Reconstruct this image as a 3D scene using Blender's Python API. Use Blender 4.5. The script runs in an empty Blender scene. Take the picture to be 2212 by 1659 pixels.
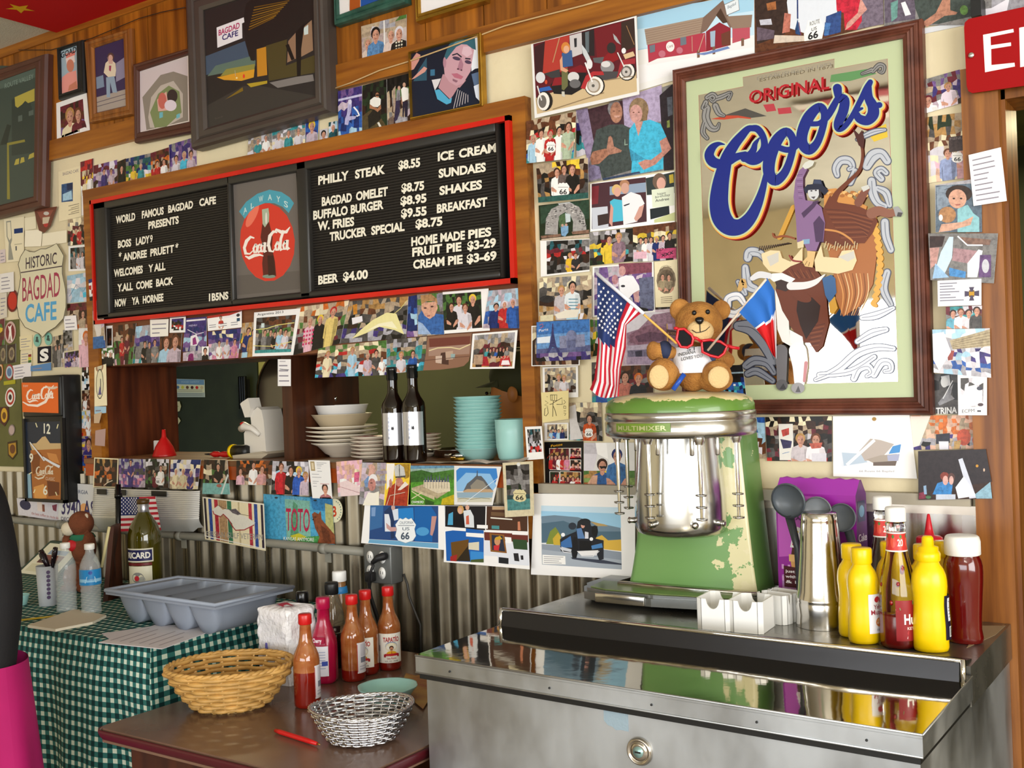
import bpy,bmesh,math,random
from mathutils import Vector,Matrix
SC=bpy.context.scene
COL=SC.collection
R=math.radians
# ---------------- camera (photo frame 2212 x 1659, wall of pictures = plane y 0, floor z 0, metres)
FPX=2345.0
CAM=Vector((0,-2.46,1.60))
YAW,PITCH,ROLL=R(34.2),R(0.06),R(2.0)
_a=Vector((-math.sin(YAW)*math.cos(PITCH),math.cos(YAW)*math.cos(PITCH),math.sin(PITCH)))
_r0=Vector((math.cos(YAW),math.sin(YAW),0))
_u0=_r0.cross(_a)
_r=_r0*math.cos(ROLL)-_u0*math.sin(ROLL)
_u=_u0*math.cos(ROLL)+_r0*math.sin(ROLL)
cam=bpy.data.objects.new('camera',bpy.data.cameras.new('camera'))
COL.objects.link(cam)
cam.data.sensor_width=36
cam.data.lens=FPX/2212*36
cam.data.clip_start=0.05
cam.matrix_world=Matrix(((_r.x,_u.x,-_a.x,CAM.x),(_r.y,_u.y,-_a.y,CAM.y),(_r.z,_u.z,-_a.z,CAM.z),(0,0,0,1)))
SC.camera=cam
vs=SC.view_settings
vs.view_transform='Standard'
vs.look='None'
vs.gamma=1
vs.use_curve_mapping=False
vs.exposure=0.12
SC.cycles.use_denoising=True
SC.cycles.max_bounces=8
SC.cycles.sample_clamp_indirect=6
# ---------------- daylight: sky outside, big windows behind and beside the camera
wd=bpy.data.worlds.new('sky')
SC.world=wd
wd.use_nodes=True
wd.node_tree.nodes['Background'].inputs[0].default_value=(0.75,0.87,1.0,1)
wd.node_tree.nodes['Background'].inputs[1].default_value=0.9
def area(name,loc,rot,sx,sy,watts,col=(1,1,1),spread=180):
 l=bpy.data.lights.new(name,'AREA')
 l.shape='RECTANGLE'
 l.size,l.size_y,l.energy,l.color=sx,sy,watts,col
 l.spread=R(spread)
 o=bpy.data.objects.new(name,l)
 COL.objects.link(o)
 o.location=loc
 o.rotation_euler=rot
 return o
WIN_BACK=(-1.2,-6.36)
area('window_daylight',(-0.55,-6.30,1.53),(R(90),0,0),4.9,1.26,135,(0.94,0.97,1.0))
area('window_daylight',(2.56,-3.3,1.75),(R(90),0,R(90)),3.6,1.7,185,(1.0,0.99,0.96))
area('ceiling_lamp',(0.9,-4.3,2.93),(0,0,0),1.2,0.3,26,(1.0,0.93,0.82))  # unseen lamp added under the ceiling as dim fill
area('kitchen_lamp',(-3.9,1.35,2.38),(0,0,0),0.9,0.25,26,(1.0,0.86,0.5))
area('kitchen_lamp',(-0.55,1.35,2.38),(0,0,0),0.9,0.25,18,(1.0,0.9,0.55))
# ---------------- pixel of the photo -> point on a real plane
def ray(px,py):
 return(_a+_r*((px-1106)/FPX)-_u*((py-829.5)/FPX))
def onY(px,py,y=0.0):
 d=ray(px,py)
 return CAM+d*((y-CAM.y)/d.y)
def onZ(px,py,z):
 d=ray(px,py)
 return CAM+d*((z-CAM.z)/d.z)
def onX(px,py,x):
 d=ray(px,py)
 return CAM+d*((x-CAM.x)/d.x)
def depth(p):
 return(Vector(p)-CAM).dot(_a)
def m_per_px(p):
 return depth(p)/FPX
 # ---------------- colours and materials
def lin(c):
 return c/12.92 if c<=0.04045 else((c+0.055)/1.055)**2.4
PAL=dict(w='f2f0ee',k='1c1917',K='060606',n='6b3d24',d='3a2217',t='3f9aa0',T='1f5a63',s='d29a82',S='a86f55',r='c22a2a',y='e8c53c',g='4f7a3a',G='24351f',e='8d8a88',E='55514f',c='e9dcb8',p='d98aa8',P='e8b7c6',v='7a5a96',V='43357c',o='d9722a',l='a9cfe6',b='2f5fb0',B='1c2f6e',m='6e2230',a='b9a48a',q='4cc0e0',u='c9b6c4',x='b0adb5',z='d9d4dc',h='b98d52',f='e6b8a0')
_hexc={}
def C3(c):
 if isinstance(c,tuple):
  return c[:3]
 if c not in _hexc:
  h=PAL[c]if len(c)==1 else c
  _hexc[c]=tuple(lin(int(h[i:i+2],16)/255)for i in(0,2,4))
 return _hexc[c]
def mat(name,col='w',rough=0.5,metal=0.0,spec=0.5,bump=0.0,bscale=60,vary=0.0,vscale=8,trans=0.0,ior=1.45,stretch=(1,1,1),col2=None,coat=0.0,emit=0.0,alpha=1.0,rvary=0.0):
 m=bpy.data.materials.new(name)
 m.use_nodes=True
 nt=m.node_tree
 b=nt.nodes['Principled BSDF']
 I=b.inputs
 c=C3(col)
 I['Base Color'].default_value=(*c,1)
 I['Roughness'].default_value=rough
 I['Metallic'].default_value=metal
 I['Specular IOR Level'].default_value=spec
 I['Transmission Weight'].default_value=trans
 I['IOR'].default_value=ior
 I['Coat Weight'].default_value=coat
 I['Alpha'].default_value=alpha
 if emit:
  I['Emission Color'].default_value=(*c,1)
  I['Emission Strength'].default_value=emit
 L=nt.links.new
 if bump or vary or col2 or rvary:
  tc=nt.nodes.new('ShaderNodeTexCoord')
  mp=nt.nodes.new('ShaderNodeMapping')
  mp.inputs['Scale'].default_value=stretch
  L(tc.outputs['Object'],mp.inputs[0])
  if vary or col2:
   n=nt.nodes.new('ShaderNodeTexNoise')
   n.inputs['Scale'].default_value=vscale
   n.inputs['Detail'].default_value=6
   L(mp.outputs[0],n.inputs['Vector'])
   rp=nt.nodes.new('ShaderNodeValToRGB')
   c2=C3(col2)if col2 else tuple(x*(1-vary)for x in c)
   rp.color_ramp.elements[0].position=0.35
   rp.color_ramp.elements[1].position=0.65
   rp.color_ramp.elements[0].color=(*c2,1)
   rp.color_ramp.elements[1].color=(*c,1)
   L(n.outputs['Fac'],rp.inputs[0])
   L(rp.outputs[0],I['Base Color'])
  if rvary:
   n3=nt.nodes.new('ShaderNodeTexNoise')
   n3.inputs['Scale'].default_value=vscale
   n3.inputs['Detail'].default_value=5
   L(mp.outputs[0],n3.inputs['Vector'])
   mr=nt.nodes.new('ShaderNodeMapRange')
   mr.inputs[1].default_value,mr.inputs[2].default_value=0.3,0.7
   mr.inputs[3].default_value,mr.inputs[4].default_value=max(0.02,rough-rvary),rough+rvary
   L(n3.outputs['Fac'],mr.inputs[0])
   L(mr.outputs[0],I['Roughness'])
  if bump:
   n2=nt.nodes.new('ShaderNodeTexNoise')
   n2.inputs['Scale'].default_value=bscale
   n2.inputs['Detail'].default_value=4
   L(mp.outputs[0],n2.inputs['Vector'])
   bp=nt.nodes.new('ShaderNodeBump')
   bp.inputs['Strength'].default_value=bump
   bp.inputs['Distance'].default_value=0.01
   L(n2.outputs['Fac'],bp.inputs['Height'])
   L(bp.outputs[0],I['Normal'])
 return m
def print_mat(name,rough=0.35,spec=0.35,metal=0.0,grain=0.0):
 m=bpy.data.materials.new(name)
 m.use_nodes=True
 b=m.node_tree.nodes['Principled BSDF']
 at=m.node_tree.nodes.new('ShaderNodeAttribute')
 at.attribute_name='Col'
 m.node_tree.links.new(at.outputs['Color'],b.inputs['Base Color'])
 b.inputs['Roughness'].default_value=rough
 b.inputs['Specular IOR Level'].default_value=spec
 b.inputs['Metallic'].default_value=metal
 if grain:
  nt=m.node_tree
  tc=nt.nodes.new('ShaderNodeTexCoord')
  mx=nt.nodes.new('ShaderNodeMix')
  mx.data_type,mx.blend_type='RGBA','MULTIPLY'
  mx.inputs['Factor'].default_value=1.0
  n=nt.nodes.new('ShaderNodeTexNoise')
  n.inputs['Scale'].default_value,n.inputs['Detail'].default_value,n.inputs['Roughness'].default_value=90,6,.7
  rp=nt.nodes.new('ShaderNodeValToRGB')
  rp.color_ramp.elements[0].position,rp.color_ramp.elements[1].position=.36,.56
  rp.color_ramp.elements[0].color=(grain,grain*.96,grain,1)
  bw=nt.nodes.new('ShaderNodeRGBToBW')
  mr=nt.nodes.new('ShaderNodeMapRange')
  mr.inputs[1].default_value,mr.inputs[2].default_value,mr.inputs[3].default_value,mr.inputs[4].default_value=.25,.75,1,.05
  nt.links.new(at.outputs['Color'],bw.inputs[0])
  nt.links.new(bw.outputs[0],mr.inputs[0])
  nt.links.new(mr.outputs[0],mx.inputs['Factor'])
  nt.links.new(tc.outputs['Object'],n.inputs['Vector'])
  nt.links.new(n.outputs['Fac'],rp.inputs[0])
  nt.links.new(at.outputs['Color'],mx.inputs[6])
  nt.links.new(rp.outputs[0],mx.inputs[7])
  nt.links.new(mx.outputs[2],b.inputs['Base Color'])
 return m
M=dict(plaster=mat('cream_plaster','e6d8b4',0.7,bump=0.15,bscale=40,vary=0.12,vscale=3),ceiling=mat('ceiling_tile','c9c4b4',0.8,bump=0.3,bscale=150,vary=0.08),floor=mat('floor_vinyl','a39a8e',0.4,vary=0.3,vscale=4),panel=mat('wood_panelling','a9651a',0.38,col2='6b3a0c',vscale=2.2,stretch=(14,14,0.7)),trim=mat('stained_trim','a5661d',0.4,col2='7a420f',vscale=3,stretch=(0.8,14,12)),trimv=mat('stained_upright','9a6026',0.4,col2='6d3d14',vscale=3,stretch=(14,14,0.8)),darkwood=mat('dark_wood','4a2410',0.45,col2='2c130a',vscale=3,stretch=(8,8,0.8)),board=mat('brown_board','7a4a2c',0.5,col2='5a3018',vscale=3,stretch=(1,10,10)),orange=mat('orange_wood','a84a18',0.35,col2='8a3a10',vscale=3,stretch=(1,10,10)),tin=mat('galvanised_tin','857c6a',0.34,0.9,vary=0.3,vscale=5,rvary=0.1),steel=mat('stainless_steel','c2c0bc',0.22,1.0,rvary=0.10,vscale=6,bump=0.03,bscale=25),brushed=mat('brushed_steel','c4c8cc',0.44,1.0,vary=0.24,vscale=7,rvary=0.12,stretch=(1,1,0.6),bump=0.22,bscale=5),mirrorsteel=mat('polished_lid_steel','b9b2a4',0.05,1.0,bump=0.06,bscale=7),chrome=mat('chrome','dcdcdc',0.07,1.0),black=mat('black_plastic','141414',0.4),blackgloss=mat('black_gloss','0b0b0c',0.18),rubber=mat('black_rubber','1a191a',0.55,bump=0.1,bscale=30),white=mat('white_plastic','efeeea',0.35),paper=mat('white_paper','f0eeea',0.75,vary=0.04),red=mat('red_plastic','c01818',0.3),redframe=mat('red_painted_wood','cc1c0c',0.35,vary=0.15),print=print_mat('photo_print'),snap=print_mat('snapshot_print',grain=.5),matte=print_mat('matte_print',0.7,0.2),gold=mat('gold_frame','b98d34',0.28,0.8,vary=0.3,vscale=20),brownframe=mat('brown_frame','573226',0.45,vary=0.25,vscale=6),greyframe=mat('grey_brown_frame','4a413b',0.4,vary=0.15),glass=mat('clear_glass','ffffff',0.02,trans=1.0,spec=0.5),conduit=mat('conduit_paint','8f8c80',0.45,vary=0.15),greyp=mat('grey_plastic','8d95a3',0.45,vary=0.05),teal=mat('teal_melamine','9fd0ca',0.3,vary=0.04),china=mat('cream_china','e0d6c4',0.25),yellow=mat('mustard_yellow','f0c800',0.3),olive=mat('olive_paint','6b6a3a',0.6,vary=0.25),)
# ---------------- mesh builder
class MB:
 def __init__(s):
  s.v,s.f,s.m,s.s,s.c=[],[],[],[],[]
 def add(s,vs,fs,mi=0,smooth=False,col=None):
  b=len(s.v)
  s.v+=[Vector(p)for p in vs]
  for f in fs:
   s.f.append([b+i for i in f])
   s.m.append(mi)
   s.s.append(smooth)
   s.c.append(col)
  return s
 def box(s,lo,hi,mi=0,col=None):
  x0,y0,z0=lo
  x1,y1,z1=hi
  return s.add([(x0,y0,z0),(x1,y0,z0),(x1,y1,z0),(x0,y1,z0),(x0,y0,z1),(x1,y0,z1),(x1,y1,z1),(x0,y1,z1)],[(0,3,2,1),(4,5,6,7),(0,1,5,4),(1,2,6,5),(2,3,7,6),(3,0,4,7)],mi,False,col)
 def rbox(s,lo,hi,r=0.005,mi=0,seg=2):
  bm=bmesh.new()
  bmesh.ops.create_cube(bm,size=1)
  sz=[hi[i]-lo[i]for i in range(3)]
  for v in bm.verts:
   v.co=Vector([lo[i]+(v.co[i]+0.5)*sz[i]for i in range(3)])
  bmesh.ops.bevel(bm,geom=bm.edges[:],offset=min(r,min(sz)*0.45),segments=seg,profile=0.5,affect='EDGES')
  s.bm(bm,mi,True)
  return s
 def bm(s,bm,mi=0,smooth=False,col=None):
  bm.verts.index_update()
  s.add([v.co.copy()for v in bm.verts],[[v.index for v in f.verts]for f in bm.faces],mi,smooth,col)
  bm.free()
  return s
 def lathe(s,prof,seg=28,mi=0,at=(0,0,0),sx=1.0,sy=1.0,fn=None,cap=True,smooth=True):
  """prof: (radius, z) from bottom to top"""
  at=Vector(at)
  vs,fs=[],[]
  for r,z in prof:
   for k in range(seg):
    t=2*math.pi*k/seg
    rr=fn(r,z,t)if fn else r
    vs.append(at+Vector((rr*math.cos(t)*sx,rr*math.sin(t)*sy,z)))
  for i in range(len(prof)-1):
   for k in range(seg):
    k2=(k+1)%seg
    fs.append((i*seg+k,i*seg+k2,(i+1)*seg+k2,(i+1)*seg+k))
  s.add(vs,fs,mi,smooth)
  if cap:
   n=len(prof)-1
   if prof[0][0]>1e-5:
    s.add(vs[:seg],[list(range(seg))[::-1]],mi)
   if prof[n][0]>1e-5:
    s.add(vs[n*seg:],[list(range(seg))],mi)
  return s
 def tube(s,pts,rad,seg=10,mi=0,cap=True,smooth=True,flat=1.0):
  pts=[Vector(p)for p in pts]
  n=len(pts)
  rs=rad if isinstance(rad,(list,tuple))else[rad]*n
  vs,fs=[],[]
  up=None
  for i,p in enumerate(pts):
   d=(pts[min(i+1,n-1)]-pts[max(i-1,0)]).normalized()
   if up is None:
    up=d.orthogonal().normalized()
   up=(up-d*up.dot(d))
   up=up.normalized()if up.length>1e-6 else d.orthogonal().normalized()
   side=d.cross(up)
   for k in range(seg):
    t=2*math.pi*k/seg
    vs.append(p+(up*math.cos(t)+side*math.sin(t)*flat)*rs[i])
  for i in range(n-1):
   for k in range(seg):
    k2=(k+1)%seg
    fs.append((i*seg+k,i*seg+k2,(i+1)*seg+k2,(i+1)*seg+k))
  if cap:
   fs.append(list(range(seg))[::-1])
   fs.append([(n-1)*seg+k for k in range(seg)])
  return s.add(vs,fs,mi,smooth)
 def ell(s,c,r,mi=0,seg=20,rings=12,rot=None,fn=None):
  c=Vector(c)
  vs,fs=[],[]
  for i in range(rings+1):
   ph=math.pi*i/rings
   for k in range(seg):
    t=2*math.pi*k/seg
    p=Vector((math.sin(ph)*math.cos(t)*r[0],math.sin(ph)*math.sin(t)*r[1],-math.cos(ph)*r[2]))
    if fn:
     p=fn(p)
    if rot:
     p=rot@p
    vs.append(c+p)
  for i in range(rings):
   for k in range(seg):
    k2=(k+1)%seg
    fs.append((i*seg+k,i*seg+k2,(i+1)*seg+k2,(i+1)*seg+k))
  return s.add(vs,fs,mi,True)
 def prism(s,poly,d,mi=0,col=None,smooth=False):
  """poly: list of points; d: extrusion vector"""
  d=Vector(d)
  n=len(poly)
  p=[Vector(q)for q in poly]
  fs=[list(range(n)),[2*n-1-i for i in range(n)]]+[(i,(i+1)%n,n+(i+1)%n,n+i)for i in range(n)]
  return s.add(p+[q+d for q in p],fs,mi,smooth,col)
 def grid(s,fn,nu,nv,mi=0,smooth=True,colfn=None):
  vs=[fn(i/nu,j/nv)for j in range(nv+1)for i in range(nu+1)]
  b=len(s.v)
  s.v+=[Vector(p)for p in vs]
  for j in range(nv):
   for i in range(nu):
    q=j*(nu+1)+i
    s.f.append([b+q,b+q+1,b+q+nu+2,b+q+nu+1])
    s.m.append(mi(i,j)if callable(mi)else mi)
    s.s.append(smooth)
    s.c.append(colfn(i,j)if colfn else None)
  return s
 def text(s,t,fmap,mi=0,col=None,bold=0.0):
  vs,fs,w,cap=text2d(t,bold)
  b=len(s.v)
  s.v+=[fmap(x/w,y/cap)for x,y in vs]
  for f in fs:
   s.f.append([b+i for i in f])
   s.m.append(mi)
   s.s.append(False)
   s.c.append(col)
  return s
 def xf(s,mx):
  s.v=[mx@v for v in s.v]
  return s
 def build(s,name,mats,parent=None,world=False,origin=None):
  mats=mats if isinstance(mats,(list,tuple))else[mats]
  o0=Vector(origin)if origin is not None else(parent.location if(world and parent is not None)else Vector((0,0,0)))
  if world and parent is not None and parent.parent is not None and origin is None:
   o0=parent.location+parent.parent.location
  me=bpy.data.meshes.new(name)
  me.from_pydata([v-o0 for v in s.v],[],s.f)
  for mm in mats:
   me.materials.append(M[mm]if isinstance(mm,str)else mm)
  me.polygons.foreach_set('material_index',s.m)
  me.polygons.foreach_set('use_smooth',s.s)
  if any(c is not None for c in s.c):
   at=me.color_attributes.new('Col','FLOAT_COLOR','CORNER')
   buf=[]
   for f,c in zip(s.f,s.c):
    buf+=[*(C3(c)if c is not None else(0.8,0.8,0.8)),1.0]*len(f)
   at.data.foreach_set('color',buf)
  me.update()
  o=bpy.data.objects.new(name,me)
  COL.objects.link(o)
  if parent is not None:
   o.parent=parent
  if origin is not None:
   o.location=o0
  return o
_tx={}
def text2d(t,bold=0.0):
 k=(t,bold)
 if k not in _tx:
  cu=bpy.data.curves.new('lettering','FONT')
  cu.body=t
  cu.size=1
  cu.offset=bold
  cu.resolution_u=3
  ob=bpy.data.objects.new('lettering',cu)
  COL.objects.link(ob)
  bpy.context.view_layer.update()
  me=bpy.data.meshes.new_from_object(ob)
  vs=[(v.co.x,v.co.y)for v in me.vertices]
  fs=[list(p.vertices)for p in me.polygons]
  bpy.data.objects.remove(ob)
  bpy.data.curves.remove(cu)
  bpy.data.meshes.remove(me)
  x0=min(v[0]for v in vs)
  x1=max(v[0]for v in vs)
  _tx[k]=([(v[0]-x0,v[1])for v in vs],fs,x1-x0,0.70)
 return _tx[k]
def tag(o,label,cat,group=None,kind=None):
 o['label']=label
 if cat:
  o['category']=cat
 if group:
  o['group']=group
 if kind:
  o['kind']=kind
 return o
def thing(name,loc,label,cat,group=None,rz=0.0):
 o=bpy.data.objects.new(name,None)
 o.empty_display_size=0.02
 COL.objects.link(o)
 o.location=loc
 o.rotation_euler=(0,0,rz)
 return tag(o,label,cat,group)
def struct(name,mb,m):
 o=mb.build(name,m)
 o['kind']='structure'
 return o
def dup(root,loc,label,rz=None,group=None):
 def cp(o,par):
  c=o.copy()
  COL.objects.link(c)
  if par:
   c.parent=par
  for ch in o.children:
   cp(ch,c)
  return c
 r=cp(root,None)
 r.location=loc
 r['label']=label
 if rz is not None:
  r.rotation_euler=(0,0,rz)
 if group:
  r['group']=group
 return r
 # ---------------- the room shell
X_L,X_R,Y_B,Z_C=-5.2,2.6,-6.4,3.0
OX0,OX1,OZ0,OZ1=onY(229,900).x,onY(1151,900).x,1.386,1.72
DX0,DX1,DZ=-0.425,0.45,2.18
mb=MB()
T=0.12
mb.box((X_L,0,0),(OX0,T,Z_C)).box((OX0,0,0),(OX1,T,OZ0-0.06)).box((OX0,0,OZ1),(OX1,T,Z_C)).box((OX1,0,0),(DX0,T,Z_C))
mb.box((DX0,0,DZ),(DX1,T,Z_C)).box((DX1,0,0),(X_R,T,Z_C))
struct('wall_kitchen',mb,'plaster')
struct('floor',MB().box((X_L,Y_B,-0.05),(X_R,2.2,0)),'floor')
struct('ceiling',MB().box((X_L,Y_B,Z_C),(X_R,0.0,Z_C+0.05)),'ceiling')
struct('wall_far_end',MB().box((X_L-0.1,Y_B,0),(X_L,0.12,Z_C)),'plaster')
mb=MB()
mb.box((X_L,Y_B-0.1,0),(X_R,Y_B,0.85)).box((X_L,Y_B-0.1,2.2),(X_R,Y_B,Z_C)).box((X_L,Y_B-0.1,0.85),(-3.05,Y_B,2.2)).box((1.9,Y_B-0.1,0.85),(X_R,Y_B,2.2))
for x in(-1.8,-0.55,0.7):
 mb.box((x-0.04,Y_B-0.08,0.85),(x+0.04,Y_B,2.2))
struct('wall_window_side',mb,'plaster')
mb=MB()
mb.box((X_R,Y_B,0),(X_R+0.1,0.12,0.85)).box((X_R,Y_B,2.65),(X_R+0.1,0.12,Z_C)).box((X_R,Y_B,0.85),(X_R+0.1,-5.2,2.65)).box((X_R,-1.4,0.85),(X_R+0.1,0.12,2.65))
struct('wall_right',mb,'plaster')
# kitchen behind the hatch and the doorway
mb=MB()
mb.box((-6.6,2.1,0),(2.2,2.2,2.5)).box((-6.7,0.12,0),(-6.6,2.2,2.5)).box((2.2,0.12,0),(2.3,2.2,2.5))
struct('wall_kitchen_back',mb,mat('kitchen_green','3c3f22',0.75,vary=0.25,vscale=2))
struct('trim_kitchen_ceiling',MB().box((-6.6,0.12,2.45),(2.2,2.2,2.5)),'olive')
# boarded band under the ceiling with its rail
mb=MB()
x=X_L
random.seed(3)
while x<0.6:
 w=0.205
 mb.box((x+0.002,-0.012,2.58),(min(x+w,0.6)-0.002,0,Z_C))
 x+=w
struct('wall_panelling',mb,'panel')
mb=MB().box((X_L,-0.022,2.515),(0.6,0,2.588)).box((X_L,-0.02,2.965),(0.6,0,Z_C))
struct('trim_1',mb,'trim')
# corrugated tin dado with its cap strip
mb=MB()
def corr(x0,x1,z0,z1):
 n=int((x1-x0)/0.0085)
 pr=[]
 for i in range(n+1):
  x=x0+(x1-x0)*i/n
  pr.append((x,-0.012+0.011*math.cos(2*math.pi*x/0.068)))
 vs=[(x,y-0.002,z)for z in(z0,z1)for x,y in pr]
 mb.add(vs,[(i,i+1,n+2+i,n+1+i)for i in range(n)],0,True)
corr(X_L,onY(1640,1200).x,0,1.325)
struct('wall_cladding',mb,'tin')
struct('trim_2',MB().box((OX1-0.01,-0.03,1.31),(DX0-0.07,0,1.335)),mat('grey_strip','a9a190',0.55,vary=0.2))
# doorway trim
mb=MB().box((DX0-0.06,-0.03,0),(DX0+0.012,0.0,DZ+0.05)).box((DX0,-0.03,DZ),(DX1,0,DZ+0.05)).box((DX1,-0.03,0),(DX1+0.07,0,DZ+0.05))
mb.box((DX0-0.002,0,0),(DX0+0.02,T+0.01,DZ)).box((DX0,0,DZ-0.02),(DX1,T+0.01,DZ+0.01))
struct('trim_3',mb,'trimv')
# ---------------- flat printed things pinned to the wall (drawn on their own plane, metres come out of onY)
EPS=0.000028
class Pr:
 """one printed sheet: corners TL,TR,BR,BL as photo pixels on the plane y = -off"""
 def __init__(s,q,off=0.004,base='w',thick=0.0008,poly=None):
  s.off,s.k,s.mb=off,0,MB()
  pts=poly or[(q[0],q[1]),(q[2],q[3]),(q[4],q[5]),(q[6],q[7])]
  s.pts=pts
  s.W=[onY(x,y,-off)for x,y in pts]
  s.o=(s.W[-1]+s.W[-2])/2 if not poly else s.W[0]
  s.mb.prism(s.W[::-1],(0,thick,0),0,base)
  if not poly:
   s.wm=(s.W[1]-s.W[0]).length
   s.hm=(s.W[3]-s.W[0]).length
 def lay(s):
  s.k+=1
  return-s.off-s.k*EPS
 def P(s,x,y,yy):
  return onY(x,y,yy)
 def F(s,u,v,yy):
  """fraction of the sheet -> point"""
  a=s.W[0].lerp(s.W[1],u).lerp(s.W[3].lerp(s.W[2],u),v)
  return Vector((a.x,yy,a.z))
 def poly(s,col,pts,nl=True):
  yy=s.lay()if nl else-s.off-s.k*EPS
  if isinstance(pts,str):
   pts=[tuple(map(float,p.split(',')))for p in pts.split()]
  s.mb.add([s.P(x,y,yy)for x,y in pts],[list(range(len(pts)))],0,False,col)
  return s
 def fpoly(s,col,pts,nl=True,yy=None):
  if yy is None:
   yy=s.lay()if nl else-s.off-s.k*EPS
  s.mb.add([s.F(min(max(u,0.0),1.0),min(max(v,0.0),1.0),yy)for u,v in pts],[list(range(len(pts)))],0,False,col)
  return s
 def frect(s,col,u0,v0,u1,v1,nl=True):
  return s.fpoly(col,[(u0,v0),(u1,v0),(u1,v1),(u0,v1)],nl)
 def ell(s,col,cx,cy,rx,ry,nl=True,n=18,rot=0.0):
  c,sn=math.cos(rot),math.sin(rot)
  return s.poly(col,[(cx+rx*math.cos(t)*c-ry*math.sin(t)*sn,cy+rx*math.cos(t)*sn+ry*math.sin(t)*c)for t in[2*math.pi*i/n for i in range(n)]],nl)
 def fell(s,col,cu,cv,ru,rv,nl=True,n=14,yy=None):
  return s.fpoly(col,[(cu+ru*math.cos(2*math.pi*i/n),cv+rv*math.sin(2*math.pi*i/n))for i in range(n)],nl,yy)
 def line(s,col,w,pts,closed=False):
  """ribbon of pixel width w (or a list of widths) along pixel points"""
  yy=s.lay()
  if isinstance(pts,str):
   pts=[tuple(map(float,p.split(',')))for p in pts.split()]
  n=len(pts)
  L_,R_=[],[]
  for i,(x,y)in enumerate(pts):
   a=pts[i-1]if(i or closed)else pts[i]
   b=pts[(i+1)%n]if(i<n-1 or closed)else pts[i]
   d=Vector((b[0]-a[0],b[1]-a[1]))
   d=d.normalized()if d.length>1e-6 else Vector((1,0))
   ww=(w[i]if isinstance(w,(list,tuple))else w)/2
   L_.append((x-d.y*ww,y+d.x*ww))
   R_.append((x+d.y*ww,y-d.x*ww))
  vs=[s.P(x,y,yy)for x,y in L_+R_]
  m=n if closed else n-1
  s.mb.add(vs,[(i,(i+1)%n,n+(i+1)%n,n+i)for i in range(m)],0,False,col)
  return s
 def text(s,t,col,x0,y0,x1,y1,h,bold=0.0,slant=0.0):
  yy=s.lay()
  a,b,c=s.P(x0,y0,yy),s.P(x1,y1,yy),s.P(x0,y0-h,yy)
  s.mb.text(t,lambda x,y:a+(b-a)*(x+slant*y)+(c-a)*y,0,col,bold)
  return s
 def mosaic(s,n,m,rows,seed=1,inset=(0,0,1,1),jit=0.3):
  """the small stuff of a busy snapshot: cells drawn from a palette per row"""
  rnd=random.Random(seed)
  yy=s.lay()
  u0,v0,u1,v1=inset
  g={}
  for j in range(m+1):
   for i in range(n+1):
    du=0 if i in(0,n)else rnd.uniform(-jit,jit)
    dv=0 if j in(0,m)else rnd.uniform(-jit,jit)
    g[i,j]=s.F(u0+(u1-u0)*(i+du)/n,v0+(v1-v0)*(j+dv)/m,yy)
  for j in range(m):
   pal=rows[int(j*len(rows)/m)]
   pal=[pal]if any(ch.isdigit()for ch in pal)else pal
   for i in range(n):
    c=C3(rnd.choice(pal))
    k=rnd.uniform(0.8,1.15)
    s.mb.add([g[i,j],g[i+1,j],g[i+1,j+1],g[i,j+1]],[(0,1,2,3)],0,False,tuple(min(1,x*k)for x in c))
  return s
 def person(s,u,v,h,shirt,hair='d',pants=None,skin='s',vb=1.0,wide=1.0):
  """head top at fraction (u,v), head height h of the sheet's height, body down to vb"""
  hw=h*s.hm/s.wm*0.40
  y1,y2,y3=s.lay(),s.lay(),s.lay()
  sh=hw*2.2*wide
  neck=v+h*0.98
  s.fpoly(shirt,[(u-hw*.5,neck),(u+hw*.5,neck),(u+sh*.85,neck+h*.22),(u+sh,neck+h*.7),(u+sh*1.02,min(vb,neck+h*2.1)),(u+sh*.8,min(vb,neck+h*2.2)),(u+sh*.72,vb),(u-sh*.72,vb),(u-sh*.8,min(vb,neck+h*2.2)),(u-sh*1.02,min(vb,neck+h*2.1)),(u-sh,neck+h*.7),(u-sh*.85,neck+h*.22)],yy=y1)
  if pants and neck+h*2.6<vb:
   s.fpoly(pants,[(u-sh*.72,neck+h*2.5),(u+sh*.72,neck+h*2.5),(u+sh*.74,vb),(u-sh*.74,vb)],yy=y1-EPS/2)
  s.fpoly(skin,[(u-hw*.42,v+h*.7),(u+hw*.42,v+h*.7),(u+hw*.45,neck+h*.12),(u,neck+h*.26),(u-hw*.45,neck+h*.12)],yy=y2+EPS/3)
  k1=random.Random(int(u*997+v*131+s.pts[0][0])).uniform(.55,.85)
  dk=tuple(c*k1 for c in C3(shirt))
  s.fpoly(dk,[(u+sh*.35,neck+h*.3),(u+sh*.85,neck+h*.3),(u+sh,neck+h*.8),(u+sh*.72,vb),(u+sh*.45,vb)],yy=y1-EPS/4)
  s.fpoly(dk,[(u-sh*.80,neck+h*1.1),(u-sh*.66,neck+h*.8),(u-sh*.6,vb),(u-sh*.7,vb)],yy=y1-EPS/4)
  if k1>.66:
   for e in(-1,1):
    s.fpoly(skin,[(u+e*sh*1.0,neck+h*1.15),(u+e*sh*.72,neck+h*1.2),(u+e*sh*.15,neck+h*(1.75+.15*e)),(u+e*sh*.2,neck+h*(2.0+.15*e)),(u+e*sh*.95,neck+h*1.65)],yy=y1-EPS/3)
  s.fell(hair,u,v+h*.40,hw*1.12,h*.45,yy=y2)
  s.fell(skin,u+hw*.05,v+h*.58,hw*.80,h*.43,yy=y3)
  s.fell(tuple(c*.8 for c in C3(skin)),u+hw*.5,v+h*.6,hw*.3,h*.32,yy=y3-EPS/3)
  y4=s.lay()
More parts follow.
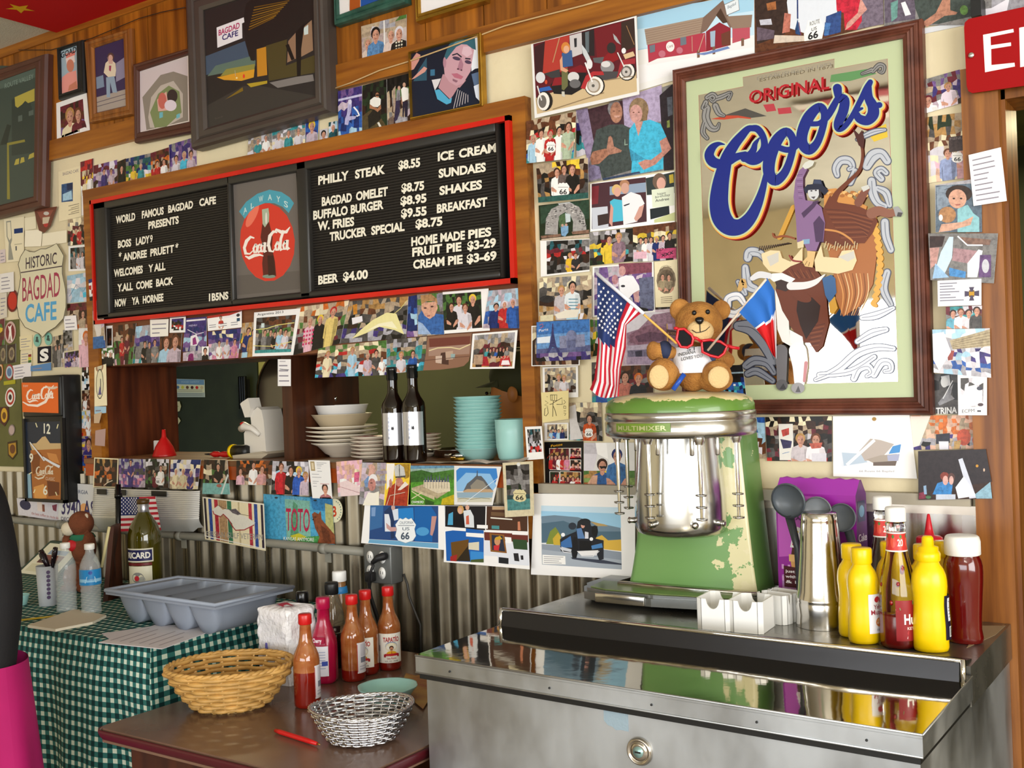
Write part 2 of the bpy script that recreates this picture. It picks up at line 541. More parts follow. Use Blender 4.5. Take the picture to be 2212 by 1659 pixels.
  if h*s.hm>0.014:
   for e in(-.33,.37):
    s.fell('d',u+hw*e,v+h*.54,hw*.13,h*.04,n=6,yy=y4)
   s.fpoly('A0504a',[(u-hw*.3,v+h*.80),(u+hw*.34,v+h*.80),(u+hw*.2,v+h*.85),(u-hw*.2,v+h*.85)],yy=y4)
  return s
 def done(s,label,cat='photograph',name='photograph',group=None,m='print',parent=None):
  if parent is not None:
   return s.mb.build(name,m,parent,world=True)
  o=s.mb.build(name,m,origin=s.o)
  return tag(o,label,cat,group)
_layer=[0]
def snap(label,q,rows='nekc',people=(),n=9,m=7,border=None,off=None,ins=0.06,cat='photograph',name='photograph',seed=None,extra=None,base='w',group=None,mt='snap'):
 """a small snapshot: a busy background, then the people in it ('u,v,h,shirt,hair[,pants]')"""
 if off is None:
  _layer[0]+=1
  off=0.003+0.0011*(_layer[0]%6)
 p=Pr(q,off,base)
 i=ins if border else 0.0
 if isinstance(border,tuple):
  b=border
 else:
  b=(i,i,1-i,1-i)
 p.mosaic(n,m,rows if isinstance(rows,(list,tuple))else[rows],seed or(int(q[0]*7+q[1])%9999),b)
 for t in people:
  a=t.split(',')
  pu,pv,ph=float(a[0]),float(a[1]),float(a[2])
  p.person(b[0]+pu*(b[2]-b[0]),b[1]+pv*(b[3]-b[1]),ph*(b[3]-b[1]),a[3],a[4]if len(a)>4 else 'd',a[5]if len(a)>5 and a[5]else None,a[6]if len(a)>6 and a[6]else 's',vb=b[3]if len(a)<8 else float(a[7]))
 if extra:
  extra(p)
 return p.done(label,cat,name,group,mt)
def frame_q(q,d):
 """shrink a pixel quad towards its middle by the fraction d"""
 cx,cy=sum(q[0::2])/4,sum(q[1::2])/4
 return[(v-(cx,cy)[i%2])*(1-d)+(cx,cy)[i%2]for i,v in enumerate(q)]
def framed(label,outer,inner,m,depth_=0.03,draw=None,cat='picture frame',name='picture_frame',base='w',profile=0.35,off=0.0,backlabel=None,rebate=0.008):
 """a real moulding: outer and inner pixel quads, mitred, rounded to the inside"""
 d=depth_+off
 O=[onY(outer[i],outer[i+1],-d)for i in(0,2,4,6)]
 I=[onY(inner[i],inner[i+1],-d+rebate)for i in(0,2,4,6)]
 o=thing(name,(O[2]+O[3])/2*0.5+(O[2]+O[3])/4,label,cat)
 mb=MB()
 rings=[]
 for f,dy in((0,None),(0,d*0.7),(0.08,d*0.94),(0.22,d),(0.42,d*0.97),(0.5,d*0.9),(0.58,d*0.97),(0.85,d*0.98),(1,d-rebate),(1,d-rebate-0.004)):
  rings.append([Vector((O[k].lerp(I[k],f).x,-(off if dy is None else dy),O[k].lerp(I[k],f).z))for k in range(4)])
 vs=[p for r in rings for p in r]
 n=len(rings)
 mb.add(vs,[(i*4+k,i*4+(k+1)%4,(i+1)*4+(k+1)%4,(i+1)*4+k)for i in range(n-1)for k in range(4)])
 mb.build('frame',m,o,world=True)
 p=Pr(frame_q(inner,-0.02),d-rebate-0.004,base)
 if draw:
  draw(p)
 p.done('',parent=o,name='picture')
 return o
 # ---------------- pictures: everything below is drawn with photo pixels; zp() reads points off an enlarged crop
def zp(x0,y0,s,t):
 return[(x0+float(a)/s,y0+float(b)/s)for a,b in(p.split(',')for p in t.split())]
class Z:
 """draws on a Pr with the coordinates of one enlarged crop"""
 def __init__(z,p,x0,y0,s):
  z.p,z.a=p,(x0,y0,s)
 def __call__(z,col,t,nl=True):
  z.p.poly(col,zp(*z.a,t),nl)
  return z
 def e(z,col,x,y,rx,ry=None,nl=True,rot=0):
  x0,y0,s=z.a
  z.p.ell(col,x0+x/s,y0+y/s,rx/s,(ry or rx)/s,nl,rot=rot)
  return z
 def l(z,col,w,t,closed=False):
  z.p.line(col,[q/z.a[2]for q in w]if isinstance(w,list)else w/z.a[2],zp(*z.a,t),closed)
  return z
 def t(z,s,col,x0,y0,x1,y1,h,bold=0.0,slant=0.0):
  (ax,ay),(bx,by)=zp(*z.a,'%f,%f %f,%f'%(x0,y0,x1,y1))
  z.p.text(s,col,ax,ay,bx,by,h/z.a[2],bold,slant)
  return z
def zq(x0,y0,s,t):
 return[c for p in zp(x0,y0,s,t)for c in p]
SHIELD='0.0,.28 .22,.02 .36,.07 .5,.0 .64,.07 .78,.02 1.0,.28 .93,.45 1.0,.72 .86,.9 .5,1.0 .14,.9 0.0,.72 .07,.45'
def shield66(p,x,y,w,h,sk=0.0,col='w',edge='E',txt='66'):
 """the white highway shield somebody holds up in many of the snapshots (x,y top corner, pixels)"""
 pts=[(x+float(a)*w,y+float(b)*h+float(a)*w*sk)for a,b in(q.split(',')for q in SHIELD.split())]
 p.poly(col,pts)
 p.line('2a2a2a',max(.5,w*.03),[(x+w*.1,y+h*.34+w*.1*sk),(x+w*.9,y+h*.34+w*.9*sk)])
 p.text(txt,'2a2a2e',x+w*.2,y+h*.82+w*.2*sk,x+w*.8,y+h*.82+w*.8*sk,h*.34,.02)
 # ---- framed pictures on the panelling
def d(p):
 z=Z(p,0,0,3.95)
 z('3d4a44','0,560 310,570 300,1660 0,1700')('52625a','0,690 300,580 300,660 0,760')('2f3a36','100,850 240,790 290,1000 290,1300 100,1330')
 z.t('ROUTE VALLEY','7f9288',40,755,285,670,40)
 z('b3a548','125,830 295,755 295,860 240,880 215,860 190,890 150,920 130,905')('26302c','60,1060 95,1070 60,1230 0,1240')
 z('8c8438','60,1220 210,1190 215,1210 75,1240 85,1700 60,1700')('b3a548','120,1410 135,1360 165,1350 160,1400')('b3a548','170,1395 180,1345 205,1340 210,1380')('b3a548','240,1360 250,1320 290,1300 290,1340')
 z('56625c','155,990 190,980 190,1030 155,1040')('56625c','245,950 285,935 285,980 245,990')
framed('dark green street painting in a brown frame cut by the picture edge',[-60,166,97,114,90,445,-60,482],[-45,190,77,146,73,424,-45,455],'brownframe',0.035,d,base='3d4a44',off=.0135)
def d(p):
 z=Z(p,0,0,3.95)
 z('9fb4c0','512,430 655,385 665,760 520,800')('e07f74','560,460 640,430 640,470 565,500')('e9d5d0','560,500 635,470 640,530 570,560')
 z.e('c97f66',600,560,32,55)('e89a90','530,660 580,620 650,600 665,760 522,800')('c97f66','590,730 650,690 660,750 580,775')
 z.t('GOAD','16202a',520,498,652,442,48,.02)
framed('small black framed magazine cover of a person in a pink cap',[122,103,177,85,181,199,126,216],[130,110,167,97,169,191,132,203],'black',0.015,d,off=.0135)
def d(p):
 z=Z(p,0,0,3.95)
 z('3b2d52','800,410 1060,325 1080,900 820,965')('8c86a0','990,540 1060,490 1065,660 990,700')('7c8fa8','820,660 880,640 890,740 825,760')('a79c92','825,830 1075,760 1080,900 830,960')
 z('e0d2b8','885,620 900,540 940,500 985,540 990,600 985,650 930,665')('cfa79a','915,490 940,450 970,480 960,545 930,545').e('5a3f3a',945,485,28,36).e('d0a596',943,495,19,28)
 z('8fa3b8','905,660 975,650 1000,790 960,790 940,700 940,830 910,830')('a04060','930,560 950,560 945,610 930,600').l('5c5260',5,'825,875 1078,800').l('5c5260',5,'825,910 1078,840')
framed('wooden framed photograph of a woman sitting outdoors in pale clothes',[180,89,280,59.5,286,247,191,266],[202.5,104,268,82,273,228,207.6,244],'trimv',0.02,d,base='c8b88a',off=.0135)
def d(p):
 z=Z(p,0,0,3.95)
 z('cfc3c4','1190,610 1600,480 1610,1030 1195,1125')('8d8478','1215,830 1370,640 1480,610 1600,650 1605,1030 1250,1110')('bdb3a8','1265,1000 1290,830 1370,730 1480,690 1560,800 1560,1000 1400,1090 1280,1090')
 z('7d8a5c','1280,960 1350,800 1440,730 1530,780 1550,960 1420,1080 1320,1090')('d9a89c','1340,850 1420,780 1440,940 1350,950').e('3a2c2c',1470,820,45,58).e('c4685c',1385,860,36,70).e('ded2dc',1455,900,52,48)
 z('6fb4c0','1360,960 1390,955 1390,1000 1360,1010')('6fb4c0','1505,980 1535,965 1535,1000 1505,1015')
framed('brown and gold framed pastel of a baby wrapped up asleep',[286,138,412,101,414,284,289,309],[300,154,409,118,412,262,301,286],'brownframe',0.025,d,base='e8ded0',off=.0135)
def d(p):
 z=Z(p,400,0,3.95)
 z('2e2a29','150,90 1100,-220 1115,820 190,1095')('46566a','175,480 510,350 545,480 600,520 600,560 180,640')('5f7468','260,560 560,480 600,520 595,570 190,650')('8f8a44','350,590 595,545 590,600 300,650')
 z('d59a2c','270,660 592,590 585,660 480,690 330,682')('2c2826','180,660 330,685 490,705 480,740 195,900')('3b3733','190,900 490,735 620,730 1105,815 1100,830 195,1090')
 z('7d641e','340,850 490,745 495,775 370,835')('262220','490,190 520,30 640,-60 1110,-60 1100,200 940,280 860,340 600,420 590,520 560,515 520,380')
 for i in range(9):
  z.l('8a6420' if i%2 else '6b4c1c',9,'%d,%d %d,%d'%(540+i*6,255-i*24,760+i*16,150-i*18))
 z('c08428','610,420 690,398 700,640 615,655')('4d4426','690,390 870,335 860,560 1105,470 1105,620 715,690')('8f6f58','880,350 942,280 945,500 870,535')('94755c','990,250 1080,170 1092,430 990,485')('c8d4d2','1010,240 1050,210 1050,290 1015,300')
 z('1c1917','945,270 1000,215 1020,190 990,420 985,670 955,690').l('1c1917',30,'870,380 920,510')('7d7774','720,705 950,655 1090,635 1100,690 790,750')('b0962c','525,715 700,688 700,712 560,745').l('b8b0a0',4,'425,600 430,650')
 z.e('f0e0a0',440,665,8).e('e04030',500,650,8,18)
 z('e9e6ea','268,235 500,148 505,190 485,200 488,325 275,408').t('BAGDAD','b02860',285,305,465,238,48,.025).t('CAFE','352a6c',315,345,452,302,46,.025)
 z.t('Route 66','57504a',255,1020,320,1000,16)
framed('large dark night painting of a roadside café in a heavy grey-brown frame',[396,-18,692,-112,706,239,409,322],[438,22,676,-52,681,208,448,276],'greyframe',0.055,d,base='2e2a29',off=.0135)
def d(p):
 z=Z(p,700,0,5.183)
 z('e8e2e0','160,-200 290,-230 275,60 290,120 165,165')('a4501c','290,-230 410,-260 405,80 285,120')('1f4f9c','410,-260 640,-300 640,-10 410,75')
framed('green marbled picture frame cut by the top of the photo',[718,-70,866,-112,875,5,721,55],[729,-52,846,-86,849,-12,732,32],mat('green_marbled','2f5a4c',0.4,vary=0.5,vscale=25),0.03,d,base='d8d0c8',off=.0135)
framed('thin gilt picture frame round a blank white sheet near the ceiling',[893,-60,1040,-100,1047,2,897,48],[906,-50,1029,-84,1034,-10,908,29],'gold',0.025,None,base='ece8ea',off=.0135)
def d(p):
 z=Z(p,700,0,5.183)
 z('151a2c','955,590 1740,380 1760,1180 980,1320')('2c5266','1060,780 1150,640 1150,900 1000,910')('c98f86','968,790 968,690 1035,592 1080,615 1062,680 1005,775')('cf958a','978,890 1120,745 1155,765 1130,805 1010,880')('3a6f90','1190,780 1240,775 1240,845 1190,850')
 z('b98a94','1330,830 1590,900 1470,1040 1410,1110 1280,980')('e6eaf4','1640,420 1735,400 1745,760 1690,770 1650,800')('5a6f90','1650,830 1745,800 1750,930 1680,960')
 z('c79aa6','1385,570 1420,490 1500,440 1640,500 1680,560 1655,700 1640,800 1560,930 1480,962 1400,915 1350,840 1338,700')('d8b4c0','1560,520 1640,520 1660,600 1600,640 1540,600')
 z('33606f','1338,660 1370,570 1400,500 1470,440 1600,398 1690,430 1700,560 1660,545 1600,500 1540,495 1480,525 1420,600 1372,665')('5a8896','1420,520 1500,440 1600,410 1560,450 1470,500').e('b08090',1350,700,18,60)
 z.e('4c3a52',1485,655,48,20,rot=.25).e('4c3a52',1612,695,38,20,rot=.25).l('2b2534',16,'1435,618 1490,600 1540,640').l('2b2534',16,'1580,655 1640,660')
 z('a87688','1530,640 1560,720 1545,795 1490,780 1500,740').e('4a2a3a',1500,772,12,8).e('4a2a3a',1538,785,10,8)('b5687c','1425,825 1490,820 1560,858 1535,888 1460,868')('8d6070','1440,880 1500,905 1480,925 1440,905')
 z('141c30','975,915 1200,900 1250,1100 1380,1172 1500,980 1600,985 1720,1130 1762,1182 980,1318')('4fa6cc','1238,1010 1290,1000 1400,1112 1432,1092 1422,1150 1372,1170 1268,1110')('d8d4d8','1205,895 1310,878 1275,960 1240,1012')
 for i in range(6):
  z.l('b9b0b4',8,'%d,%d %d,%d'%(1500+i*22,1000+i*12,1450+i*32,1215-i*14))
 z('dfe6f6','1675,965 1755,930 1760,1150 1700,1090')
framed('gold framed portrait of a grey-haired man holding up two fingers',[881,112,1037.6,69.5,1042.5,229,886,261.4],[886,116,1033,76,1038,224,890,254],'gold',0.022,d,off=.0135)
# ---- loose prints on the panelling and along the cream strip above the menu board
snap('white-edged faded snapshot of two people cheek to cheek',[121.5,223,187,200,194,281,123,308],['dm','mn','nv'],['.4,.15,.55,c,h','.75,.25,.45,m,n'],border=True,ins=.13,off=.0145)
def d(p):
 p.frect('b8a4a0',0,0,.5,1);p.frect('c9b8b4',.5,0,1,1,False);p.mosaic(5,3,['axg','axz','ua'],5,(0,0,1,.3));p.frect('e8e4e0',.5,0,.53,1)
 p.person(.14,.32,.3,'d8c4b8','a');p.person(.32,.12,.34,'5f8fc0','k','4a6a8c');p.person(.66,.25,.3,'dcc8c0','a');p.person(.84,.25,.32,'26221f','z','26221f')
 for i in range(14):
  p.fell('d8d4c0',.78+(i%3)*.06,.62+(i//3)*.08,.02,.025)
snap('double snapshot of two hugging couples pinned on the boards',[780,57,878,31,878,121,783,143],['a'],extra=d,off=.0145)
snap('purple and blue print of a dancer with a white hook shape',[730,197,782,185,782,287,731,299],['vV','uV','bV','Bb','bB','lb'],off=.024,extra=lambda p:(Z(p,700,0,5.183)('b8b4dc','270,1120 305,1110 310,1180 300,1260 285,1300 360,1300 350,1330 280,1350 270,1400 230,1395 235,1330 255,1280 265,1190').e('d8d4ea',290,1140,20,28)('c8c4e4','160,1110 425,1050 425,1075 160,1135'),p.line('f0f0f8',3.4,[(764,231),(772,240),(776,249),(770,251)])))
snap('dark snapshot of a man in white tee sitting with arms folded',[783,185,835,171,837,276,783,287],['KkG','KkG','dkG','Gdh','dG'],off=.0255,extra=lambda p:Z(p,700,0,5.183)('5a4c30','430,1300 520,1230 600,1260 700,1420 690,1470 430,1480')('26221c','540,1240 620,1230 640,1330 560,1400 500,1440 490,1300')('e8e6e0','515,1120 560,1085 610,1090 636,1110 632,1170 600,1200 540,1195 512,1165')('b07858','512,1165 545,1190 600,1215 635,1170 640,1215 600,1255 560,1225 510,1215').e('2a1a14',597,1045,24,22).e('b88060',596,1065,20,28)('1a1412','578,1058 618,1058 616,1074 580,1074')('e0dcd4','595,1375 615,1365 650,1430 625,1435'))
snap('dim snapshot of two people standing in a doorway',[835,171,884,158,886,262,837,276],['kK','gka','aed','aue','xd'],off=.024,extra=lambda p:Z(p,700,0,5.183)('b09a88','770,1000 800,960 800,1240 775,1260')('38304c','805,1120 850,1110 850,1250 820,1340 785,1370 790,1280')('8d8a90','812,1010 850,1000 858,1120 805,1130').e('c49a84',840,985,16,24)('2a2238','880,1140 940,1130 935,1310 905,1310 900,1200 890,1320 878,1300')('eeeae6','862,1000 890,970 945,990 945,1110 875,1140').e('c89c84',897,950,17,26)('b88870','862,1070 878,1130 880,1170 868,1160')('7a6458','720,1330 780,1290 780,1400 715,1430'))
snap('small passport print of a dark-haired man above the board',[690,281,707.6,277,707.6,305,691,309],['z'],['.5,.1,.62,k,k'],n=3,m=3)
snap('small print of a soldier in a dark uniform',[710,264.5,729,261,729,299,710,304],['lTz'],['.5,.12,.4,T,z'],n=4,m=5)
snap('blue portrait print of a long-haired blond woman',[659.5,258,688.6,253,686,307.6,661,314],['Vb','bV','Vt'],['.5,.1,.42,u,y'],n=6,m=6)
snap('faded pale group print next to the blond portrait',[588,278.5,659.5,262,659,314,588.6,329],['tze','aze','czz','ccz'],['.2,.2,.3,z,e','.5,.2,.3,t,e','.8,.2,.3,z,e'])
snap('faded print of a couple in pale clothes under the café painting',[537,291,587,278.5,588.6,329,534,343],['eaz','zae','cze'],['.42,.25,.25,t,e','.75,.2,.25,w,e'])
def d(p):
 z=Z(p,0,330,3.687)
 z('3a5c8a','490,252 580,235 580,385 490,395')('a9cfe6','500,330 570,300 575,370 500,385')('1b2c55','530,250 580,240 580,290 535,300').t('BAGDAD CAFE','6f6480',500,182,625,152,24)
 for i in range(5):
  z.l('a89c80',6,'%d,%d 630,%d'%(545+i%2*20,425+i*17,405+i*17))
snap('cream flyer with a dark blue cut-out picture',[126,371,173.6,358,175,468,127.5,479],['c'],n=1,m=1,extra=d,cat='flyer',name='flyer',base='c')
snap('tall narrow maroon print over the flyer edge',[173.6,350,202,342,200.7,417,175,423.6],['mr','amc','may','mdw','mw'],['.35,.5,.16,c,d','.75,.4,.16,w,k'])
snap('purple tinted print of people at the lunch bar',[202,358,253,345,254,408,202,417],['mvz','vux','dvx','xdu'],['.45,.2,.2,V,d','.75,.25,.2,u,d'])
snap('narrow print of a man in a dark suit and tie',[253,350,272,342,272,397,254,402],['dk','kn'],['.5,.2,.3,k,k'],n=4)
snap('teal and yellow print with a dark blue menu',[272,343,325,331,328,391,272,402],['TBe','tgB','ygz','yzt'],['.3,.3,.2,y,k','.6,.3,.2,t,a'])
snap('orange print of two people before shelves',[325,331,365,318,367,380,327,391],['mdn','oad','nra','oru'],['.35,.35,.22,r,d','.7,.35,.22,w,d'])
snap('mauve print of a white dressed group by a blue shirt',[365,313,424,295,425,365,367,379],['Vve','vuV','xuv','uzv'],['.25,.4,.25,z,d','.55,.35,.25,q,a','.8,.38,.25,u,d'])
# ---- papers, stickers and prints round the shield sign at the far end
def paper(label,q,lines=0,base='w',extra=None,cat='paper note',name='paper_note',seed=1,off=None,pad=.12):
 _layer[0]+=1
 p=Pr(q,off or 0.003+0.0011*(_layer[0]%6),base)
 rnd=random.Random(seed)
 for i in range(lines):
  v=pad+(1-2*pad)*(i+.5)/lines
  p.frect('8f8a96',.1,v,rnd.uniform(.5,.9),v+.25*(1-2*pad)/lines,i==0)
 if extra:
  extra(p)
 return p.done(label,cat,name,None,'matte')
p=Pr(None,0.012,'6a3a2c',poly=[(74,453),(123,446),(109,488),(96,503),(84,498),(78,474)])
p.poly('8c4a3c','80,458 116,453 104,474 90,476').ell('c8c0b8',100,461,6,4).ell('b03030',99,484,5,7).poly('c9b9a0','92,470 108,468 104,482 92,484')
p.done('brown felt pennant hanging above the pinned notes','pennant','pennant')
paper('blank cream note pinned left of the pennant',[51.5,471,77,467,78,494,53,498],0,'ece2c4')
paper('white note pinned over the shield sign top',[54,498,91,496,88,532,53,533],0,'f4ecd6',off=.011)
paper('wide cream note pinned beside the white note',[91,505,144,497,144,524,89.5,532],0,'efe6cc')
def d(p):
 p.fpoly('9a988c',[(.12,.05),(.36,.05),(.38,.5),(.3,.6),(.42,.95),(.12,.95),(.2,.55),(.1,.4)]);p.fpoly('e6dcc0',[(.16,.08),(.33,.08),(.34,.45),(.24,.5),(.15,.4)])
 p.frect('23386c',.5,.25,.95,.36);p.frect('b8b094',.5,.6,.9,.62);p.frect('56585c',.55,.65,.62,.75)
paper('torn notebook page with a pencil drawing and blue stamp',[8,474,51.5,468,51.5,563,13.5,567],0,'eadfc0',d)
snap('crowded party print beside the menu frame',[146.5,474,198,466,198,525,146.5,531],['eac','dmc','kmr','cde'],['.35,.4,.2,k,a','.5,.3,.2,r,d','.7,.3,.2,k,d'])
snap('white-edged print of four people standing at night',[148,532,198,527,199,584,148,586],['Tke','kTe','ETk'],['.2,.2,.22,e,a','.42,.25,.22,z,d','.62,.22,.22,z,k','.82,.22,.22,E,k'],border=True,ins=.08)
paper('white card with a purple stamp below the maroon print',[176,419.5,199,415,198,460,176,466],0,'f2ecec',lambda p:(p.fpoly('4a2f6c',[(.3,.35),(.75,.3),(.75,.5),(.85,.52),(.8,.75),(.3,.78)])),cat='card',name='card')
def d(p):
 p.mosaic(6,6,['lzl','zwl','lqz','zll'],4);p.line('4a8ab0',1.2,[(150,640),(165,615),(180,630),(196,600)])
snap('pale blue road map with a white border',[145,596,201,586,199,650,144,655],['l'],n=1,m=1,extra=d,cat='map',name='road_map',ins=.06)
def d(p):
 p.mosaic(3,6,['BV','Vw','rw','rw','Bw','Bk'],7)
snap('narrow flag sticker on the frame upright',[191,604,209,600,211.5,648,194,650],['r'],n=1,m=1,extra=d,cat='sticker',name='sticker',off=.034)
snap('brown print of people in a dark bar under the map',[145,657,202,651,202,707,146,712],['dmn','nda','nka','aod'],['.6,.3,.3,a,d','.85,.2,.3,n,d'])
def d(p):
 p.fpoly('6c6a70',[(.0,.0),(.85,.0),(.95,.18),(.0,.2)]);p.fell('d8a590',.42,.38,.26,.15);p.fpoly('dcd4cc',[(.1,.48),(.75,.46),(.7,.72),(.35,.78)]);p.frect('3d6ca8',.0,.75,.9,1);p.fell('3a2c2a',.32,.34,.05,.02);p.fell('3a2c2a',.55,.34,.05,.02)
snap('tall cut-out of a bearded man in a grey hat',[200,651,221,648,228,751,201,754],['oau','uao','zub'],n=3,m=5,extra=d,off=.036)
paper('white card on the brown bar print',[137,683,164,681,167,712,140,714],3,'f0ecec',cat='card',name='card',off=.012)
snap('dark monochrome print under the white card',[136,713,155,711,157,756,138,758],['eEk','Eke','eax'],n=4)
snap('grey print of a standing group beside the round stickers',[113,728,138,722,138,792,113,794],['ake','Eke','Eza','acx'],['.3,.3,.14,E,d','.6,.3,.14,e,d'])
snap('portrait print of a red-haired woman on white',[170,709,202,708,202,792,170,794],['wPw','wPf','wwP'],['.5,.08,.32,P,o'],n=5,off=.01)
snap('purple group print between the red-haired and the grey ones',[140,762,170,757,170,792,140,794],['vk','Vuk','vVu'],['.3,.3,.3,V,d','.7,.3,.3,u,d'])
def d(p):
 p.text('S','f0eee8',86,780,105,777,24,.05)
paper('square black sticker with a white letter S',[81,750,110,747,110,782,81,785],0,'1d1a24',d,'sticker','sticker')
for cx,cy,t in((80,735,'oval green sticker nearer the picture edge under the shield sign'),(104,732,'oval green sticker nearer the menu board under the shield sign')):
 p=Pr(None,0.006,'7fb8a8',poly=[(cx+8*math.cos(a),cy+14*math.sin(a))for a in[2*math.pi*i/16 for i in range(16)]])
 p.poly('2f4a44',[(cx-4,cy+3),(cx-2,cy-3),(cx+3,cy-2),(cx+4,cy+5)]).ell('2f4a44',cx,cy-5,2.5,3)
 p.done(t,'sticker','sticker')
 # the shield sign: a cut metal plate
SH=zp(0,330,3.687,'200,770 235,787 275,790 325,765 365,765 410,745 450,722 480,770 508,820 495,900 495,960 505,1010 520,1080 526,1150 525,1230 505,1320 440,1390 375,1428 340,1470 310,1440 270,1422 200,1390 150,1310 135,1220 140,1140 155,1060 165,990 160,950 145,890 165,825')
p=Pr(None,0.016,'d9d2b4',thick=0.002,poly=SH)
p.line('2c2622',1.2,SH,closed=True)
z=Z(p,0,330,3.687)
z.l('4a3a44',9,'165,955 495,903').t('HISTORIC','3a2c3c',205,925,452,882,88,.012).t('BAGDAD','a03050',178,1185,478,1140,190,.004).t('CAFE','4fa0d0',202,1350,450,1325,140,.022)
p.done('cream shield-shaped metal sign with red and blue lettering','sign','shield_sign')
# stickers on the olive board by the picture edge
o=tag(MB().box((onY(-60,800).x,-0.006,1.345),(onY(46,800).x,0,onY(20,692).z)).build('sticker_board','olive',origin=(onY(10,1010).x,0,1.345)),'olive board covered in beer and bar stickers by the picture edge','board')
def oval(label,cx,cy,rx,ry,cols,off=.0085,mark=None,cat='sticker'):
 p=Pr(None,off,cols[0],poly=[(cx+rx*math.cos(a),cy+ry*math.sin(a)-.2*rx*math.cos(a))for a in[2*math.pi*i/18 for i in range(18)]])
 for i,c in enumerate(cols[1:]):
  p.ell(c,cx,cy,rx*(.8-.25*i),ry*(.8-.25*i))
 if mark:
  mark(p)
 p.done(label,cat,'sticker')
oval('glossy red oval sticker beside the shield sign',27,650,12,24,['6a1212','c02818'],.005)
oval('maroon oval sticker with a white figure',22,718,12,24,['c8a8a0','7c1c28'],mark=lambda p:p.poly('f0e8e0','18,735 20,716 17,704 21,706 26,700 24,708 25,722 27,736 23,736 22,724 20,736'))
snap('pale green strip of a label above the board stickers',[0,690,10,688,9,745,0,748],['gm','ny','mg'],n=2,m=6,cat='sticker',name='sticker',off=.0085)
for q,cols,t in(([-1,747,14,744,14,785,-1,788],'4a4436','dark beer label sticker at the picture edge under the maroon oval'),([16,746,34,742,34,782,16,786],'3c2a26','dark brown badge sticker with a pale centre ring')):
 snap(t,q,[cols],n=1,m=1,cat='sticker',name='sticker',off=.0085,extra=lambda p:(p.fell('a09070',.5,.5,.36,.36),p.fell('6a5a50',.5,.5,.22,.22)))
oval('round blue and red crest sticker beside the written note',20,804,9,17,['a03a3a','b8c8d0','5a78a0'])
oval('half seen round orange sticker at the picture edge',1,802,6,20,['a05a20','e0b890','302018'])
paper('thin yellow strip sticker under the crest sticker',[8,824,33,820,33,829,8,832],0,'b0a830',cat='sticker',name='sticker',off=.0085)
oval('white oval sticker with a red ring and dark face',22,858,11,21,['eceae4','b02c24','eceae4','30282a'])
p=Pr(None,.0085,'4a1a1c',poly=[(0,880),(18,878),(19,905),(10,921),(0,912)])
p.ell('d8a830',9,897,7,16).ell('6a4010',9,898,4,8).done('club crest sticker with a gold shield','sticker','sticker')
oval('small pinkish oval sticker near the clock',25,929,7,12,['8c7a78','c0a8a4'])
p=Pr(None,.0085,'3f2a14',poly=[(16,955),(36,951),(37,980),(27,993),(17,984)])
p.poly('b88a28','18,959 34,956 35,978 27,989 19,981').ell('6a3a18',27,970,6,10).done('golden shield sticker low on the olive board','sticker','sticker')
paper('handwritten white sign above the clock',[27,790,67,783,67,815,29,820],4,'e8e2e4',cat='paper note',pad=.08,seed=4)
paper('blue edged paper behind the clock top',[66,791,110,783,110,800,66,802],1,'5f88b8')
paper('faded cream receipt under the shield sign',[42,727,69,723,69,753,43,756],4,'e6d8b0',seed=8)
def d(p):
 for i,c in enumerate(('8a3a30','c8c040','4a6a38')):
  p.frect(c,.68,.3+i*.2,.95,.48+i*.2)
paper('cream list with small coloured squares',[44,759,69,755,69,787,44,789],4,'e2d6b4',d,seed=9)
paper('pinkish printed slip at the picture edge',[0,540,11,538,12,566,0,569],3,'d8c8c8',off=.0085)
paper('white letter pinned above the red oval sticker',[0,592,29,587,30,629,0,633],4,'e9e4e0',seed=3,off=.0085)
paper('long pale leaflet above the olive board',[0,634,14,632,15,685,0,689],5,'d8cfc0',seed=6)
# column of prints between clock and hatch
snap('busy black and white print right beside the clock top',[177,794,203,792,203,841,177,843],['kwm','wkd','kwl','zkw'],n=6,m=8)
snap('brown print of a group under the busy one',[177,844,203,842,203,885,177,887],['dna','nad','agd'],['.3,.25,.25,w,d','.65,.2,.25,n,d'])
snap('print of a pale dress above an orange floor',[177,889,205,887,205,941,177,942],['ylz','zwl','zlw','ono','oro'],['.5,.2,.2,w,a'])
snap('close portrait of a face in violet light',[177,943,203,942,203,983,177,983],['aV','yv','va'],['.55,.1,.6,V,d'],n=4)
snap('blue and orange print lowest beside the clock',[177,984,198,984,198,1017,177,1017],['BVo','bxo','lzo'],n=4)
def d(p):
 p.fell('b08a6a',.45,.03,.34,.12);p.fell('d8cdb0',.45,.03,.2,.08);p.fell('5a544a',.45,.45,.32,.38);p.fell('e8e0bc',.45,.45,.27,.35);p.line('4a4650',1.6,[(217,818),(217.5,850)]);p.fpoly('6a6090',[(.3,.72),(.45,.5),(.6,.72)])
snap('cream key-ring card with a small iron tower',[204,794,229,786,231,876,204,878],['c'],n=1,m=1,extra=d,cat='card',name='souvenir_card',off=.036,base='e6dcb8')
paper('pale blue slip pinned under the souvenir card',[204,878,229,878,229,892,204,894],1,'a9cbe0',off=.034)
paper('folded tan note under the pale blue slip',[203,895,220,890,214,914,203,914],0,'cdb090',off=.036)
paper('dusty pink note at the hatch corner',[206,930,228,926,226,964,205,962],0,'b89890',off=.034)
